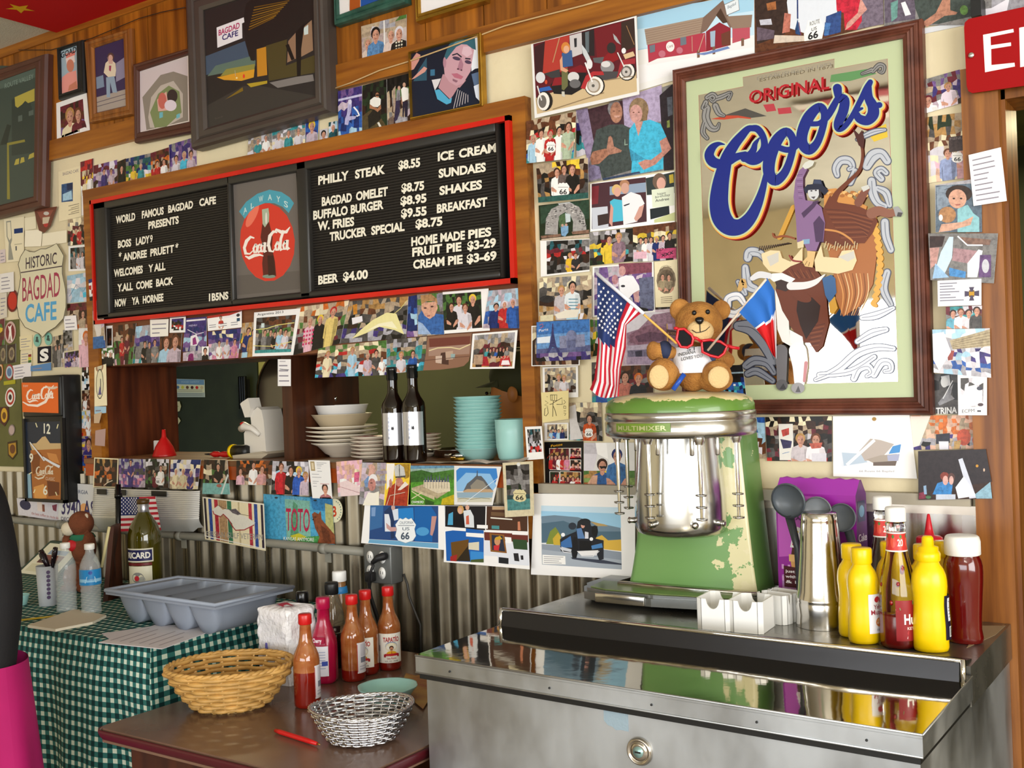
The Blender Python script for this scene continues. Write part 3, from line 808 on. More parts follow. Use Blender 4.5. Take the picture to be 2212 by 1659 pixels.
# ---- wooden surround of menu and hatch
HY=0.016
def wq(px0,py0,px1,py1):
 a,b=onY(px0,py0),onY(px1,py1)
 return a,b
SX0,SX1=onY(204,700).x,onY(1160,600).x
SZ1=onY(1135,214).z
mb=MB()
IX0,IX1=onY(222,600).x,onY(1128,500).x
MZ0,MZ1=onY(1122,614).z,onY(1113,256).z
mb.box((SX0,-0.03,OZ0-0.06),(IX0,0,SZ1)).box((IX1,-0.03,OZ0-0.20),(SX1,0,SZ1)).box((IX0,-0.03,MZ1),(IX1,0,SZ1))
o=struct('trim_4',mb,'trim')
struct('trim_5',MB().box((IX0,-HY,OZ1),(IX1,0,MZ0)),'board')
# red frame round the menu
mb=MB()
t=0.014
for lo,hi in(((IX0,-0.045,MZ1-t),(IX1,-0.0305,MZ1)),((IX0,-0.045,MZ0),(IX1,-0.016,MZ0+t)),((IX1-t,-0.045,MZ0),(IX1,-0.016,MZ1)),((IX0,-0.045,MZ0),(IX0+t*.6,-0.016,MZ1))):
 mb.box(lo,hi)
mb.box((IX0,-0.002,MZ0),(IX1,0,MZ1),1)
struct('trim_6',mb,['redframe','black'])
# ---- prints on the header board under the menu
H0=HY+0.002
def hs(label,q,rows,people=(),k=0,**kw):
 return snap(label,q,rows,people,off=H0+0.0013*k,**kw)
hs('narrow white-edged dark print at the header board end',[229,704,243,703,243,752,230,753],['dk','ndk'],n=4,border=True,ins=.12)
hs('print of a couple in black beneath a white arch',[219,753,246,750,247,790,221,792],['gw','wa','ka','kaf'],['.35,.2,.25,k,d','.7,.25,.25,k,a'],k=1)
hs('brown lunchroom print with two red dressed figures',[243,704,294,698,286,786,249,789],['nda','dan','ngd','ndg','gP'],['.4,.3,.14,r,d,m','.65,.25,.14,m,h,d'],k=2)
hs('blue violet print of men before the menu board',[289,706,345,699,345,783,286,785],['lx','vV','rVe','keE','keg','tz'],['.45,.42,.16,k,d','.62,.45,.15,E,d','.82,.4,.16,e,d'],k=0)
paper('white handwritten note on the header board',[324,691,364,689,363,726,325,728],3,'f2eee4',seed=2,off=H0+.006)
hs('instant print of a dark group in a white border',[367,687,401,684,400,718,366,719],['kV','Vnk','kwr','kwB'],n=6,border=(.12,.08,.88,.85),k=4)
hs('print of two red-haired women in pale blue',[347,722,393,720,389,782,342,783],['dn','nd','da'],['.3,.1,.42,l,n','.72,.05,.45,u,n'],k=2)
def d(p):
 p.frect('efeaf0',.05,.05,.95,.1);p.text('MENU','cfc8e8',408,706,425,704,4);p.line('e8e4ee',1.4,[(405,712),(425,722),(440,718)]);p.fpoly('f0e8ee',[(.3,.55),(.55,.5),(.7,.7),(.6,.85),(.32,.83)]);p.fpoly('9a2f80',[(.4,.62),(.52,.58),(.6,.8),(.42,.82)])
hs('violet print of a glowing pink shape under a menu',[401,688,446,684,446,756,394,760],['V','VB','Bv','vlV','Vvb','xV'],k=3,extra=d)
hs('pale print of a magenta chair back',[395.5,762,436,755,436,778,395,780],['ux','uzx'],k=1,n=5,m=3,extra=lambda p:p.fpoly('8a1f6c',[(.25,1),(.3,.35),(.42,.2),(.55,.3),(.58,1)]))
hs('small identity portrait of a dark-haired woman',[436,749,451,748,450,776,436,778],['w'],['.5,.1,.5,k,k'],k=5,n=2,m=2)
def d(p):
 p.frect('b03028',0,0,1,.16);p.fpoly('f0eef0',[(.35,.3),(1,0),(1,.3)]);p.person(.4,.1,.3,'c03a30','d',vb=.62)
 p.fell('303038',.9,.22,.05,.1);p.frect('30506a',.86,.4,.95,.6)
 for i in range(6):
  p.frect('7a7a84',.05+(i%3)*.32,.62+i//3*.14,.25+(i%3)*.32,.66+i//3*.14,i==0)
hs('white identity card with a red edge and two heads',[447.5,683,522,672,522,707,449,715],['w'],n=1,m=1,k=4,extra=d,cat='card',name='card',mt='print')
hs('purple print of three women in white beneath a menu',[449,717,521,709,514,773,452,777],['cBV','VBv','xvP','uzv','zvp'],['.35,.35,.2,w,d','.6,.3,.2,z,v','.85,.35,.2,p,d'],k=2)
hs('print of a dancing pair in blue and yellow',[523,698,556,695,546,771,512,774],['ah','yhT','nBy','nhl','ndm','nma'],['.5,.15,.2,B,d,l','.85,.2,.2,h,d'],k=1)
def d(p):
 p.text('Argentina 2013','2c2a38',556,682,612,676,5);p.line('e8dc80',1.6,[(552,712),(575,710),(600,702),(636,697)]);p.line('e8dc80',1.4,[(547,747),(585,748),(630,738)]);p.frect('cfe0e0',.18,.26,.25,.36);p.frect('3f9a98',.06,.86,.94,.93)
hs('big laminated print with white border and handwriting on top',[549,675,649,666,633,767,545,770],['dnE','Ene','Eag','eEk','kEe','ekr'],['.25,.35,.17,e,d','.4,.35,.17,E,k','.52,.42,.16,k,d','.66,.33,.18,l,k','.8,.38,.17,z,d'],k=4,border=(.06,.13,.93,.93),extra=d,n=12,m=9)
hs('bar print of a woman in a pink flowered shirt',[641,664,754,649,734,742,634,767],['aco','anE','mag','kde','kmE','dk'],['.3,.25,.2,P,a','.5,.24,.2,k,y,k','.74,.1,.22,e2c878,r'],k=3,n=13,m=9,extra=lambda p:[p.fell('d8306a',.2+(i%4)*.06,.55+i//4*.09,.02,.025,i==0)for i in range(16)])
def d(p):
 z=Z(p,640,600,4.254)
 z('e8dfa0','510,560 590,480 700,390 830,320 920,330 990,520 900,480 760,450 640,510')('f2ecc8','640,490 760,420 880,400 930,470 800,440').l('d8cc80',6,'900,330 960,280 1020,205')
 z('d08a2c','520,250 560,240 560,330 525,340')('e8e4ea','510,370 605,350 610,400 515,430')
hs('glossy bar print washed out by a pale flash glare',[755,651,882,640,877,730,734,742],['haE','anE','kaE','Gda','VEx','kxE'],n=14,m=9,k=2,extra=d)
hs('dark blue strip print beside the boy portrait',[882,641,901,637,902,727,879,728],['B','Bb','lB','vB','vu'],n=3,k=1)
def d(p):
 z=Z(p,640,600,4.254)
 z('8d8a98','1290,150 1350,145 1340,270 1290,240')('3a6ab0','1120,350 1150,305 1280,330 1355,340 1358,520 1240,522 1120,400')('9fb8dc','1118,400 1160,420 1240,520 1118,520')('d9a58c','1150,230 1290,220 1300,280 1270,350 1225,380 1180,350 1150,290')('b58a5c','1140,160 1240,150 1290,190 1300,240 1270,215 1200,215 1150,245')
 z.e('5a3a38',1185,278,14,8).e('5a3a38',1248,265,14,8)('b06a60','1200,345 1230,342 1228,356 1204,358')
hs('close portrait of a fair-haired boy in a blue shirt',[901,636,958,632,960,722,902,727],['ge','gEe','axe'],n=5,k=2,extra=d)
hs('print of a dressed-up family of four among dark trees',[956,631,1055,623,1058,714,960,721],['Gkg','Ggk','kGh','kGd','kd'],['.42,.06,.26,z,d','.78,.06,.28,k,y,k','.22,.25,.22,k,d','.58,.3,.24,z,n,d'],k=4,border=(.0,.06,.84,.92),n=12,m=9)
hs('blue and violet print of a family at a cafe table',[1056,628,1119.5,622,1127,709,1043,709],['xlu','lux','lbx','bVl','bvx','pu'],['.3,.35,.18,B,k','.55,.3,.18,r,z','.8,.25,.2,b,u'],k=6)
paper('plain grey card behind the violet family print',[1116,644,1130,642,1127,709,1112,709],0,'aab0bc',off=H0+.001)
hs('long bar group print hanging over the hatch edge',[688,750,835,735,835,810,680,816],['agc','rac','aEn','lar','qEz','kqV'],['.16,.15,.22,c,h','.52,.1,.22,l,h','.74,.32,.2,u,a','.86,.25,.2,E,d','.94,.45,.15,w,d'],k=2,n=16,m=9)
hs('print of a man and a woman at the teal counter',[835,734,922,727,917,800,835,808],['Eax','tda','teg','tEe','wqt','tT'],['.38,.38,.22,z,h','.68,.38,.2,b,d'],k=1,n=11,m=8)
p=Pr(None,H0+.005,'8a6450',poly=zp(640,600,4.254,'1205,540 1400,520 1615,508 1605,680 1585,765 1540,810 1480,825 1320,845 1165,852 1190,700'))
z=Z(p,640,600,4.254)
z('6e3a30','1220,560 1600,535 1595,610 1225,640')('a08070','1215,640 1600,610 1590,700 1215,720')('4a3028','1330,690 1400,680 1400,800 1310,790')('b89c88','1370,680 1440,670 1440,750 1375,755')('8fa8a8','1420,700 1460,700 1455,740 1420,740')('c8b0a0','1280,720 1340,715 1335,790 1280,780').l('e0d0a0',9,'1220,670 1300,645 1420,640 1500,655 1600,610').l('5a3a30',5,'1180,760 1590,720')
p.done('brown tinted diner print with its corners curling up','photograph','photograph')
def d(p):
 p.fpoly('b02030',[(.28,.62),(.36,.62),(.44,.92),(.26,.92)]);p.fpoly('c83038',[(.68,.68),(.86,.64),(.93,.92),(.66,.92)]);p.fpoly('f0e8ec',[(.72,.78),(.86,.78),(.9,.9),(.7,.9)]);p.frect('b89a80',.07,.6,.28,.88)
 for i in range(7):
  p.person(.36+i*.075,.42+(i%2)*.03,.1,'tkEbkke'[i],'d',vb=.66)
hs('instant print of a diner counter with red stools',[1021,721,1118,713,1111,796,1015,797],['axe','mda','mdE','Ead','dha','hdm'],border=True,ins=.05,k=7,n=12,extra=d)
def d(p):
 p.frect('b8b4b8',.15,.06,.6,.1);p.line('50505a',1.4,[(604,797),(624,799)])
paper('order slip hanging on the hatch post',[600,776,628,776,628,834,600,834],4,'efecec',d,off=H0+.008,seed=5)
# ---- column of prints between menu and mirror
def d(p):
 z=Z(p,1100,0,4.148)
 z('5c1a24','215,395 1120,160 1145,700 240,900')('b03a30','320,365 540,315 520,640 300,660')('3a1c20','225,420 320,375 300,640 235,690')('c8c2c4','540,320 648,290 655,480 550,520')('2c2a30','580,345 605,340 605,420 585,425')('2a2224','650,290 760,262 765,500 655,500')('5f6a70','680,290 715,280 715,470 685,470')('701c24','760,262 1000,200 1000,470 790,540')('3a2a24','1005,200 1120,165 1130,420 1005,470').l('b89068',8,'390,560 450,340').l('a07850',6,'1050,230 1120,400')
 z('cdb48c','235,880 640,740 850,690 1138,640 1145,820 250,1022')
 z.e('26221f',1055,640,82,84).e('e8e2dc',1052,640,70,74).e('6a6460',1050,642,50,54).e('c4bcb8',1048,644,36,40).e('55504c',1048,644,12)
 z('a03038','960,700 1000,540 1130,520 1128,570 1030,580 975,690')('d8b890','1020,490 1110,460 1128,500 1040,530')('8a1c22','820,540 890,470 960,480 985,530 900,570 830,575')('5a5c60','750,520 850,510 830,570 760,560').e('8c8a8c',880,600,62,58).e('d8d4d4',865,575,42,28)('4a4648','740,640 980,640 960,700 840,720')
 z('a8aaac','930,300 960,330 1000,400 965,380 940,350').l('e4e0e0',10,'970,470 1030,600').e('e8e6e8',1026,455,20,26).e('302c2c',915,430,40,50)
 z('1f1c1e','370,760 440,680 640,600 690,640 680,780 560,850 400,840').e('25211f',765,768,92,92).e('efe9e2',762,768,82,84).e('9c8c78',758,768,60,64).e('c8c0b8',755,768,48,52).e('5c5854',752,768,14)
 z('b03034','640,790 685,680 750,640 840,640 850,672 760,675 700,740 680,800')('8c2028','380,770 410,690 480,690 470,760')('7c1822','520,630 640,580 700,610 690,650 540,650').e('d4d2d2',575,690,52,46).e('6a686a',590,750,50,40)
 z('c8ccd0','645,390 690,450 735,540 745,600 700,560 660,480').l('ece8e8',13,'680,560 745,735').e('e4e2e4',720,575,26,44)
 z('2f62b0','270,790 360,772 385,805 270,825').e('25211f',318,905,72,90).e('efe9e2',306,908,56,82).e('6c6660',298,910,36,58).l('e0dcdc',11,'252,770 290,900').e('d8d8dc',280,695,42,50).e('c84a30',330,735,12,20)('3c3a3c','310,660 450,620 460,690 380,700')
 z('6a6a44','470,625 525,610 525,770 490,810 470,800')('3a5a8c','470,480 500,455 560,450 572,590 480,605')('d8a080','452,540 475,500 480,600 530,630 510,650 460,630').e('d0823c',505,428,40,52).e('dca888',512,442,26,34)('c8c4b8','470,820 495,820 500,870 470,860')
 z.l('8a7458',7,'390,980 850,830').l('8a7458',6,'860,720 1130,680')
snap('large curling print of a rider on parked red motorcycles',[1147,96,1375,34,1381,204,1155,255.5],['w'],n=1,m=1,off=.036,base='efe4cc',extra=d,mt='print')
def d(p):
 z=Z(p,1420,0,3.95)
 z('a4cfe8','-172,140 -172,110 826,-60 820,300 0,400 -172,430')('c4dff0','-172,250 826,90 826,300 -172,420')('f2f0f2','-172,560 420,450 826,300 826,440 -172,720')('ece9ea','-90,540 420,440 826,310 826,400 420,470 -90,560')
 z('b03a4c','-85,370 365,285 410,280 415,440 0,500 -75,535')('8c2433','415,270 530,190 625,240 625,385 415,440')('b85060','640,245 790,225 790,325 640,370')('6a3a2c','545,290 620,260 625,385 550,390')
 z('a08a78','-110,250 400,145 365,285 -90,385')('7c6458','560,0 640,230 620,240 535,90 420,260 365,290 390,150')('8f7868','590,140 810,125 800,232 640,245')('4a3428','500,130 540,70 600,190 560,200')
 for i in range(6):
  z.l('8a7060',4,'%d,%d %d,%d'%(-108+i*4,270+i*19,396-i*5,165+i*20))
 z('dfe6ec','572,40 690,-14 700,85 592,130').l('6a5a50',5,'572,40 690,-14 700,85 592,130',True).t('Bagdad','5a6a7a',600,75,670,40,26)
 z('6c7480','195,322 245,312 248,378 198,390')('6c7480','-68,390 -20,378 -20,440 -62,452')('9fb4c8','450,270 495,260 490,400 455,400').e('efe8e6',110,398,36,44).t('CAFE','7a2c3c',85,412,135,400,20)
 for x,y in((348,430),(480,400),(725,330)):
  z('7a5a48','%d,%d %d,%d %d,%d %d,%d'%(x-10,y,x+14,y-6,x+14,y+60,x-8,y+64))
 z('6f86bc','330,460 420,445 600,395 620,412 520,440 400,470').l('c8a08c',5,'295,310 298,440').l('c8a08c',6,'400,290 350,440').e('c07080',40,460,30).e('c07080',190,430,28)
snap('paper print of a red desert cafe with a shingled roof',[1376,31,1629,-13,1630,121,1381,196],['w'],n=1,m=1,off=.005,base='f2f0f2',extra=d,mt='print')
def d(p):
 z=Z(p,1420,0,3.95)
 z('3c2a24','828,-60 1120,-60 1090,290 850,380')('a8683c','930,30 1010,10 1015,80 940,90')('c8c8d4','870,170 970,160 980,210 880,215')('6a5a68','850,230 1000,260 990,330 850,350')('7c6f80','1740,-60 1925,-90 1930,205 1700,250')
 z('dde2ec','1105,20 1120,-60 1540,-90 1530,200 1260,285 1130,240')('c87a68','1085,110 1140,120 1130,270 1065,285')('d02840','1520,-90 1740,-120 1745,180 1700,255 1600,255 1590,110 1530,90')('d89c90','1735,-20 1790,80 1650,225 1600,260 1620,195 1710,110')
 z.l('3a4a7c',13,'1195,-60 1197,160')('2a4a7c','1175,250 1197,160 1220,300 1180,290').l('7a3a6a',6,'1206,190 1225,300')('34508c','1440,140 1570,90 1565,275 1425,310')('4a7ab8','1430,190 1480,200 1460,300 1420,300')('d8c8b8','990,370 1000,300 1250,305 1260,350')
 z('f2f2f0','1285,175 1330,180 1390,158 1425,240 1405,330 1255,352 1250,290 1270,240').t('ROUTE','5a5a60',1300,222,1385,195,34,.01).t('US','4a4a50',1315,268,1360,252,28,.01).t('66','25252a',1285,340,1372,318,58,.03)
snap('top print of a man and a red dressed woman with a shield',[1630,-13,1905,-78,1909,50,1631,121],['n'],n=1,m=1,off=.005,base='e8dcd0',extra=d)
def d(p):
 z=Z(p,1852,0,3.19)
 z('6a5f70','185,-60 400,-90 400,130 190,160')('6fa098','230,20 280,0 275,120 235,150')('e8e4ea','300,20 330,10 370,100 330,110')('46504c','380,-90 780,-170 800,110 560,165 440,165 400,60')('c08870','440,160 540,90 590,-10 640,-20 640,70 690,85 680,100 600,110 480,185').e('6f9a50',735,70,28,34)
snap('top print of a man in dark green showing his hand',[1909,-79,2101,-120,2101,53,1910,56],['e'],n=1,m=1,off=.006,base='6a6a70',extra=d)
o=MB().prism([onY(x,y,-.003)for x,y in((1991,74),(2086,54),(2086,44),(1991,62))],(0,.003,0)).build('metal_strip',mat('white_strip','d8dade',.4),origin=onY(2038,64,-.003))
tag(o,'white slotted metal strip under the top hand print','metal strip')
snap('pale blue print behind the red sign top',[2101,-60,2260,-95,2260,25,2101,62],['xl','xe','xz'],n=4,m=3,off=.002)
def d(p):
 shield66(p,1180,305,20,25)
snap('print of five people with a white road shield',[1137,262,1245,241,1239,342,1137,353],['nan','knc','anr','cag','kaE','bt','tT'],['.15,.35,.19,l,a','.31,.26,.19,w,d','.68,.26,.19,w,k','.86,.2,.2,b5c4a8,d','.5,.3,.19,r,r'],off=.036,n=13,m=9,extra=d)
snap('strip of a print with hanging white jackets',[1245,241,1267,236,1272,331,1245,340],['xz','Vx','kuT','ktu','kzE'],n=4,off=.004)
def d(p):
 z=Z(p,1120,220,4.366)
 z('4a3038','650,70 1010,-20 1010,260 700,440')('9c8cac','540,80 650,55 720,430 660,600')('b8a8c8','980,-40 1350,-160 1360,180 1000,250')('30262e','1330,-60 1455,-170 1462,640 1372,650')('5f6470','1400,-40 1450,-50 1455,120 1410,140')('8e9a50','1400,180 1425,170 1428,240 1400,245')('8a80a0','655,590 770,600 780,720 665,745')
 z('47504e','680,505 735,265 860,215 980,212 1060,250 1075,640 790,725 762,610 700,592').e('8f8d90',905,62,64,82).e('b8846c',922,100,58,100).e('7c5448',900,88,10,6).e('7c5448',950,86,10,6)('d8a898','900,130 960,128 950,145 910,148')
 z('b07a62','675,530 700,470 820,440 885,470 830,520 760,585 690,595')('b98570','830,445 850,330 868,320 885,340 900,420 975,458 965,475 900,490 850,500').t('L','9ab0a0',1000,410,1030,405,60)
 z.e('9c8264',1135,75,92,115)('8a7054','1180,20 1220,90 1210,200 1160,190').e('d4a098',1108,112,60,86)
 z('48bce0','1045,265 1090,200 1240,168 1340,205 1395,330 1330,372 1368,500 1365,635 1062,690 1070,560 1042,430')('cf9a8e','1095,190 1175,185 1130,325')('c98e80','1330,372 1395,332 1442,440 1290,592 1180,642 1128,575 1195,545 1250,548 1352,470').e('7c5448',1085,100,10,6).e('7c5448',1135,98,10,6)('3f9fc4','1045,440 1065,560 1200,540 1130,500')
 z('3a4a68','790,722 1140,655 1150,672 800,742')
snap('big print of a woman in turquoise with a grey-haired man',[1263,240,1451,182,1455,365,1271,394],['e'],n=1,m=1,off=.004,base='7a7080',extra=d)
def d(p):
 shield66(p,1203,394,27,31);p.frect('2f5f58',0,.86,1,1,True)
snap('print of three people with a road shield at the counter',[1158,355,1270,341,1271,428,1163,438],['yda','nhk','hEk','Ekd','kEh','EkG'],['.4,.16,.22,w,d','.54,.1,.22,6a5c58,d','.7,.12,.24,k,n'],off=.036,n=13,m=8,extra=d)
def d(p):
 z=Z(p,1120,220,4.366)
 z('2f4a38','205,985 665,925 668,1100 210,1150')('d9dee0','370,960 480,945 520,965 400,985')('a8a4a2','250,1250 260,1100 310,1010 400,965 490,955 570,990 620,1070 640,1190 640,1235 510,1240 515,1130 490,1070 440,1040 390,1070 375,1130 370,1250')('c8d4d8','440,1050 490,1060 490,1130 445,1140')('4f6a48','380,1080 440,1050 440,1160 385,1190')
 rnd=random.Random(5)
 yy=p.lay()
 for i in range(110):
  t=rnd.uniform(0,math.pi)
  rr=rnd.uniform(.70,1.0)
  x,y=447-math.cos(t)*190*rr,1160-math.sin(t)*200*rr+rnd.uniform(-10,60)*(abs(math.cos(t))**2)
  z.p.mb.add([onY(1120+(x+dx)/4.366,220+(y+dy)/4.366,yy)for dx,dy in((-9,-3),(9,-5),(8,3),(-7,4))],[(0,1,2,3)],0,False,rnd.choice(['d8d4d0','7a7674','5c5a5a','c4bfba']))
 z('8c6a58','210,1265 400,1245 400,1270 215,1290')('8c6a58','500,1225 665,1205 668,1240 510,1250')('cbb8a4','215,1295 668,1245 668,1275 215,1308')('7fa8cc','398,1180 430,1165 470,1170 470,1230 440,1270 405,1260').e('c8a090',415,1165,12,14).e('c8a090',450,1160,12,14)
snap('print of a tall arch made of pale antlers',[1163.5,444,1272,431,1273.5,511,1166,519],['G'],n=1,m=1,off=.005,base='3f5a3c',extra=d)
def d(p):
 z=Z(p,1120,220,4.366)
 z('4a2c34','690,775 1200,710 1210,1130 690,1200')('7a2c34','690,800 760,790 750,960 690,970')('8fa0b8','860,800 1200,760 1200,850 860,880')('c8ccd8','690,1000 840,985 850,1190 695,1205')('3a2c2c','745,1070 850,1050 850,1150 750,1170')('2f3a3a','1200,720 1470,660 1470,860 1210,880')('c8b040','1420,690 1460,680 1465,760 1425,770')
 z('4fb8d4','862,940 900,915 990,930 1000,1120 885,1135')('d49a8c','870,960 895,1000 885,1180 855,1140').e('d8b478',925,830,46,52).e('d8a494',932,850,32,44)('ecebf0','975,900 1060,850 1150,880 1190,960 1140,1000 1120,1130 990,1160').e('b08060',1000,775,46,40).e('cfa090',1005,815,38,52)('cf9c90','1140,990 1185,970 1160,1080 1110,1130 1090,1100')('2a2c3a','990,975 1050,955 1045,968 1000,985')
 z.e('6f5a4c',1330,750,66,78).e('dca898',1345,770,42,58)('dfe6d0','1255,830 1465,800 1470,975 1265,1000')('222a2e','1240,1010 1420,980 1425,1060 1245,1110')('c9cf98','1280,1110 1475,1040 1475,1120 1280,1140').t('happy','303038',1310,880,1390,865,22).t('birthday','303038',1290,910,1430,885,22).t('Andree','303038',1290,945,1420,925,26,.01)
snap('print of a couple, white and turquoise tops, by a held sign',[1274.6,397,1457,369,1458,480,1275,500.6],['w'],n=1,m=1,off=.007,base='ece4d0',extra=d,mt='print')
snap('print of a long-haired woman in a yellow dress with a man',[1273.5,502,1367,492.5,1367,564,1273.5,574],['zek','kme','yde','ytE','dke','kGd'],['.46,.15,.25,y,d','.68,.1,.26,9a7c8c,h'],off=.0055,n=11,m=8)
def d(p):
 p.frect('c84a78',.55,.68,1,.95);p.frect('e6b8c8',.02,.72,.32,.92);p.text('xxx','2c1c28',1428,556,1455,548,10,.01);p.text('love','2c1c28',1420,545,1452,532,9)
snap('print of a standing row of friends with pink scribbles',[1367,491,1461,479,1461,561,1368,566],['nan','ycE','acE','ckE','zkE','zap','zp'],['.18,.32,.16,e,k','.3,.33,.16,w,k','.42,.33,.16,z,d','.55,.33,.16,B,y','.7,.32,.16,u,d','.85,.26,.18,k,d'],off=.0085,n=12,m=9,extra=d)
snap('print of two women, one in yellow, before the diner menu',[1167,520,1273.5,515.5,1273.5,586,1168,598],['Tke','zmE','rkE','zkd','kdE','Eke','EkG'],['.55,.4,.17,e8b830,h,k','.68,.42,.17,2c2a2c,n,k'],off=.0065,n=12,m=8,border=(.13,.02,1,.95))
def d(p):
 z=Z(p,1120,560,3.19)
 z('e8e0d0','250,380 330,350 420,345 400,400 270,410')('d8d0b0','150,390 240,380 240,425 150,425').e('2c2a2c',195,275,48,26)
 for i in range(4):
  z.l('5c9ab0',6,'345,%d 410,%d'%(275+i*22,275+i*22))
snap('print of two women leaning on a cluttered counter',[1165.5,601,1278,594.5,1278,688.5,1164,693],['aec','acE','kEa','kda','kah','zha'],['.43,.2,.22,c4bcc0,h','.64,.12,.24,dfe6ea,k,l'],off=.036,n=13,m=9,extra=d)
def d(p):
 z=Z(p,1120,560,3.19)
 z('8a4a5c','690,30 920,20 920,90 700,110')('6a6f8c','830,130 930,120 935,350 840,330')('f0eff4','690,130 740,110 790,115 830,180 835,210 790,235 760,270 700,240')('d0a0a0','790,235 830,215 830,300 800,290').e('cf9c98',715,80,24,34).e('c48c94',665,140,22,34).e('2c2a38',720,185,15,8)
snap('violet print of a man in a white sports tee',[1280,576,1411.5,565,1415,674,1280,685],['xvu','vmu','uvx','xvV','Vvx','kVx'],border=True,ins=.03,off=.008,n=12,m=9,extra=d)
def d(p):
 p.fell('8a7a64',.5,.42,.42,.3);p.fell('6a5a48',.5,.44,.36,.25);p.person(.35,.28,.13,'a89878','4a4030',vb=.62);p.person(.62,.3,.13,'9a8a70','4a4030',vb=.62)
 for v in(.78,.82,.86,.9):
  p.frect('8c7c64',.25,v,.75,v+.012,False)
 p.line('7c6c54',.8,[(1424,585),(1430,576),(1440,573),(1450,577)])
snap('sepia memorial card with an oval group portrait',[1413,566,1463,560,1465,662,1416,664],['c'],n=1,m=1,off=.0095,base='d8cdb0',extra=d,cat='card',name='memorial_card')
snap('dark narrow strip under the sepia card',[1416,662,1451,659,1451,673,1416,675],['Edk','kEd'],n=6,m=2,off=.006)
def d(p):
 z=Z(p,1120,560,3.19)
 z('3f78c0','128,436 490,413 495,600 128,640')('6c9cd4','128,520 492,500 495,610 128,640')('dfe6f0','128,540 220,530 215,575 128,580')('5a5f8c','128,620 496,590 496,690 128,705')('8c90b0','280,530 455,515 460,600 285,615').e('7f86ac',365,530,36,42)('6a7098','330,560 395,555 392,640 335,640')
 z('3c3f74','232,442 240,442 245,520 262,600 290,640 270,645 250,610 232,605 210,645 192,648 215,590 226,520').l('c86a80',5,'145,455 165,445 170,465 150,475').t('Paris','e8e8f0',140,502,205,490,18)
 p.mosaic(12,2,['Vxv','Vkx'],8,(0,.8,1,1))
snap('blue postcard of an iron tower and a balloon sign',[1159,696,1273.6,689,1276,776,1159,781],['b'],n=1,m=1,off=.038,extra=d,cat='postcard',name='postcard')
snap('wide snapshot mostly hidden behind the blue postcard',[1148,704,1254,700,1252,789,1148,791],['cae','aed','dan'],n=14,m=6,off=.034,border=True,ins=.02)
snap('thin greenish strip print behind the large flag',[1275,690,1292,692,1292,768,1276,771],['hge','gzy','hG'],n=3,m=6)
def d(p):
 z=Z(p,1260,580,5.027)
 z('d8d4de','470,560 690,470 960,480 960,560 470,700')('a07f94','470,700 600,660 760,500 960,470 1030,560 1030,800 480,840')('8c6478','500,720 640,640 760,600 900,640 1000,760 600,830 500,800')('6a4a60','560,740 700,690 880,700 960,780 600,800').l('c8a060',14,'910,600 915,800')('b89ac0','915,600 965,600 970,660 920,660')('5a3a3c','905,660 1020,680 1015,730 905,720').t('66 MOTEL','c09068',915,712,1010,722,26)
 z('bdb0c4','470,840 1000,800 1000,870 470,900')('7c7490','480,890 1000,860 1000,960 480,960')('39354a','560,900 640,890 640,960 570,960')('39354a','690,850 750,850 750,960 690,960')('b09cb8','470,960 1000,950 1000,1040 470,1040')
snap('mauve desert print of a hill over an old motel',[1345,674,1463,666,1465,787,1345,790],['u'],n=1,m=1,off=.007,base='b8a0b4',extra=d)
snap('print of a man in an orange hat beside a pink shirt',[1336,791,1411.5,788,1411,856,1334,858],['nEd','mEk','mke','kmd','tkd'],['.2,.18,.36,c87868,d','.58,.25,.34,20242c,o'],off=.006,n=9,m=7)
snap('print of dark shelves partly behind the flag stripes',[1278,783,1336,779,1334,868,1279,871],['cEk','kmE','Tke','ktb'],n=7,m=7,off=.0045)
snap('white-edged instant print of a couple in the bar',[1172,793.5,1248.5,790,1249,858,1173,861],['aec','kae','kce','dme'],['.45,.25,.26,b8b0ac,h','.62,.3,.25,z,h'],border=(.06,.04,.94,.84),off=.014,n=11,m=8)
def d(p):
 z=Z(p,1120,560,3.19)
 K='3a3020'
 z.l(K,4,'178,1075 182,1030 200,1020 205,1060 190,1080 178,1075').l(K,3,'183,975 205,990 180,1005 203,1015').l(K,3,'195,945 200,950').l(K,4,'220,935 265,935 262,975 222,972 220,935').l(K,3,'232,935 232,972').l(K,3,'248,935 248,972').l(K,4,'240,975 238,1010 250,1035 262,1080').l(K,4,'238,1010 236,1085').l(K,4,'238,990 300,955 302,1000 262,1000').l(K,3,'312,970 325,985 310,1000').l(K,3,'312,1010 326,1012 326,1030 312,1028 312,1010').l(K,3,'312,1045 327,1045').l(K,3,'312,1060 327,1062 318,1078').l(K,4,'215,1000 240,995')
paper('yellow note with a pen doodle and a turned name',[1168.6,848,1228,843.7,1228,905,1172,913],0,'e4d49a',d,off=.036)
snap('small print of a blue shirted group at the bar',[1176,914,1228,913,1228,950,1176,952],['caE','aEc','ake','kc'],['.2,.35,.22,l,d','.4,.32,.22,b,d','.58,.35,.22,l,d','.76,.33,.22,B,d'],n=10,m=6,off=.006,border=(.12,.08,.95,.92))
def d(p):
 shield66(p,1263,925,18,20);p.fpoly('d8d4d4',[(0,.1),(.2,.05),(.25,.5),(.42,.95),(.02,1)])
snap('print of a man in an orange jacket with a road shield',[1230,870,1298,869,1302,953,1230,951],['aec','kEa','kEe','Eke','tEk'],['.62,.32,.22,d2541e,d'],off=.0075,n=9,m=8,extra=d)
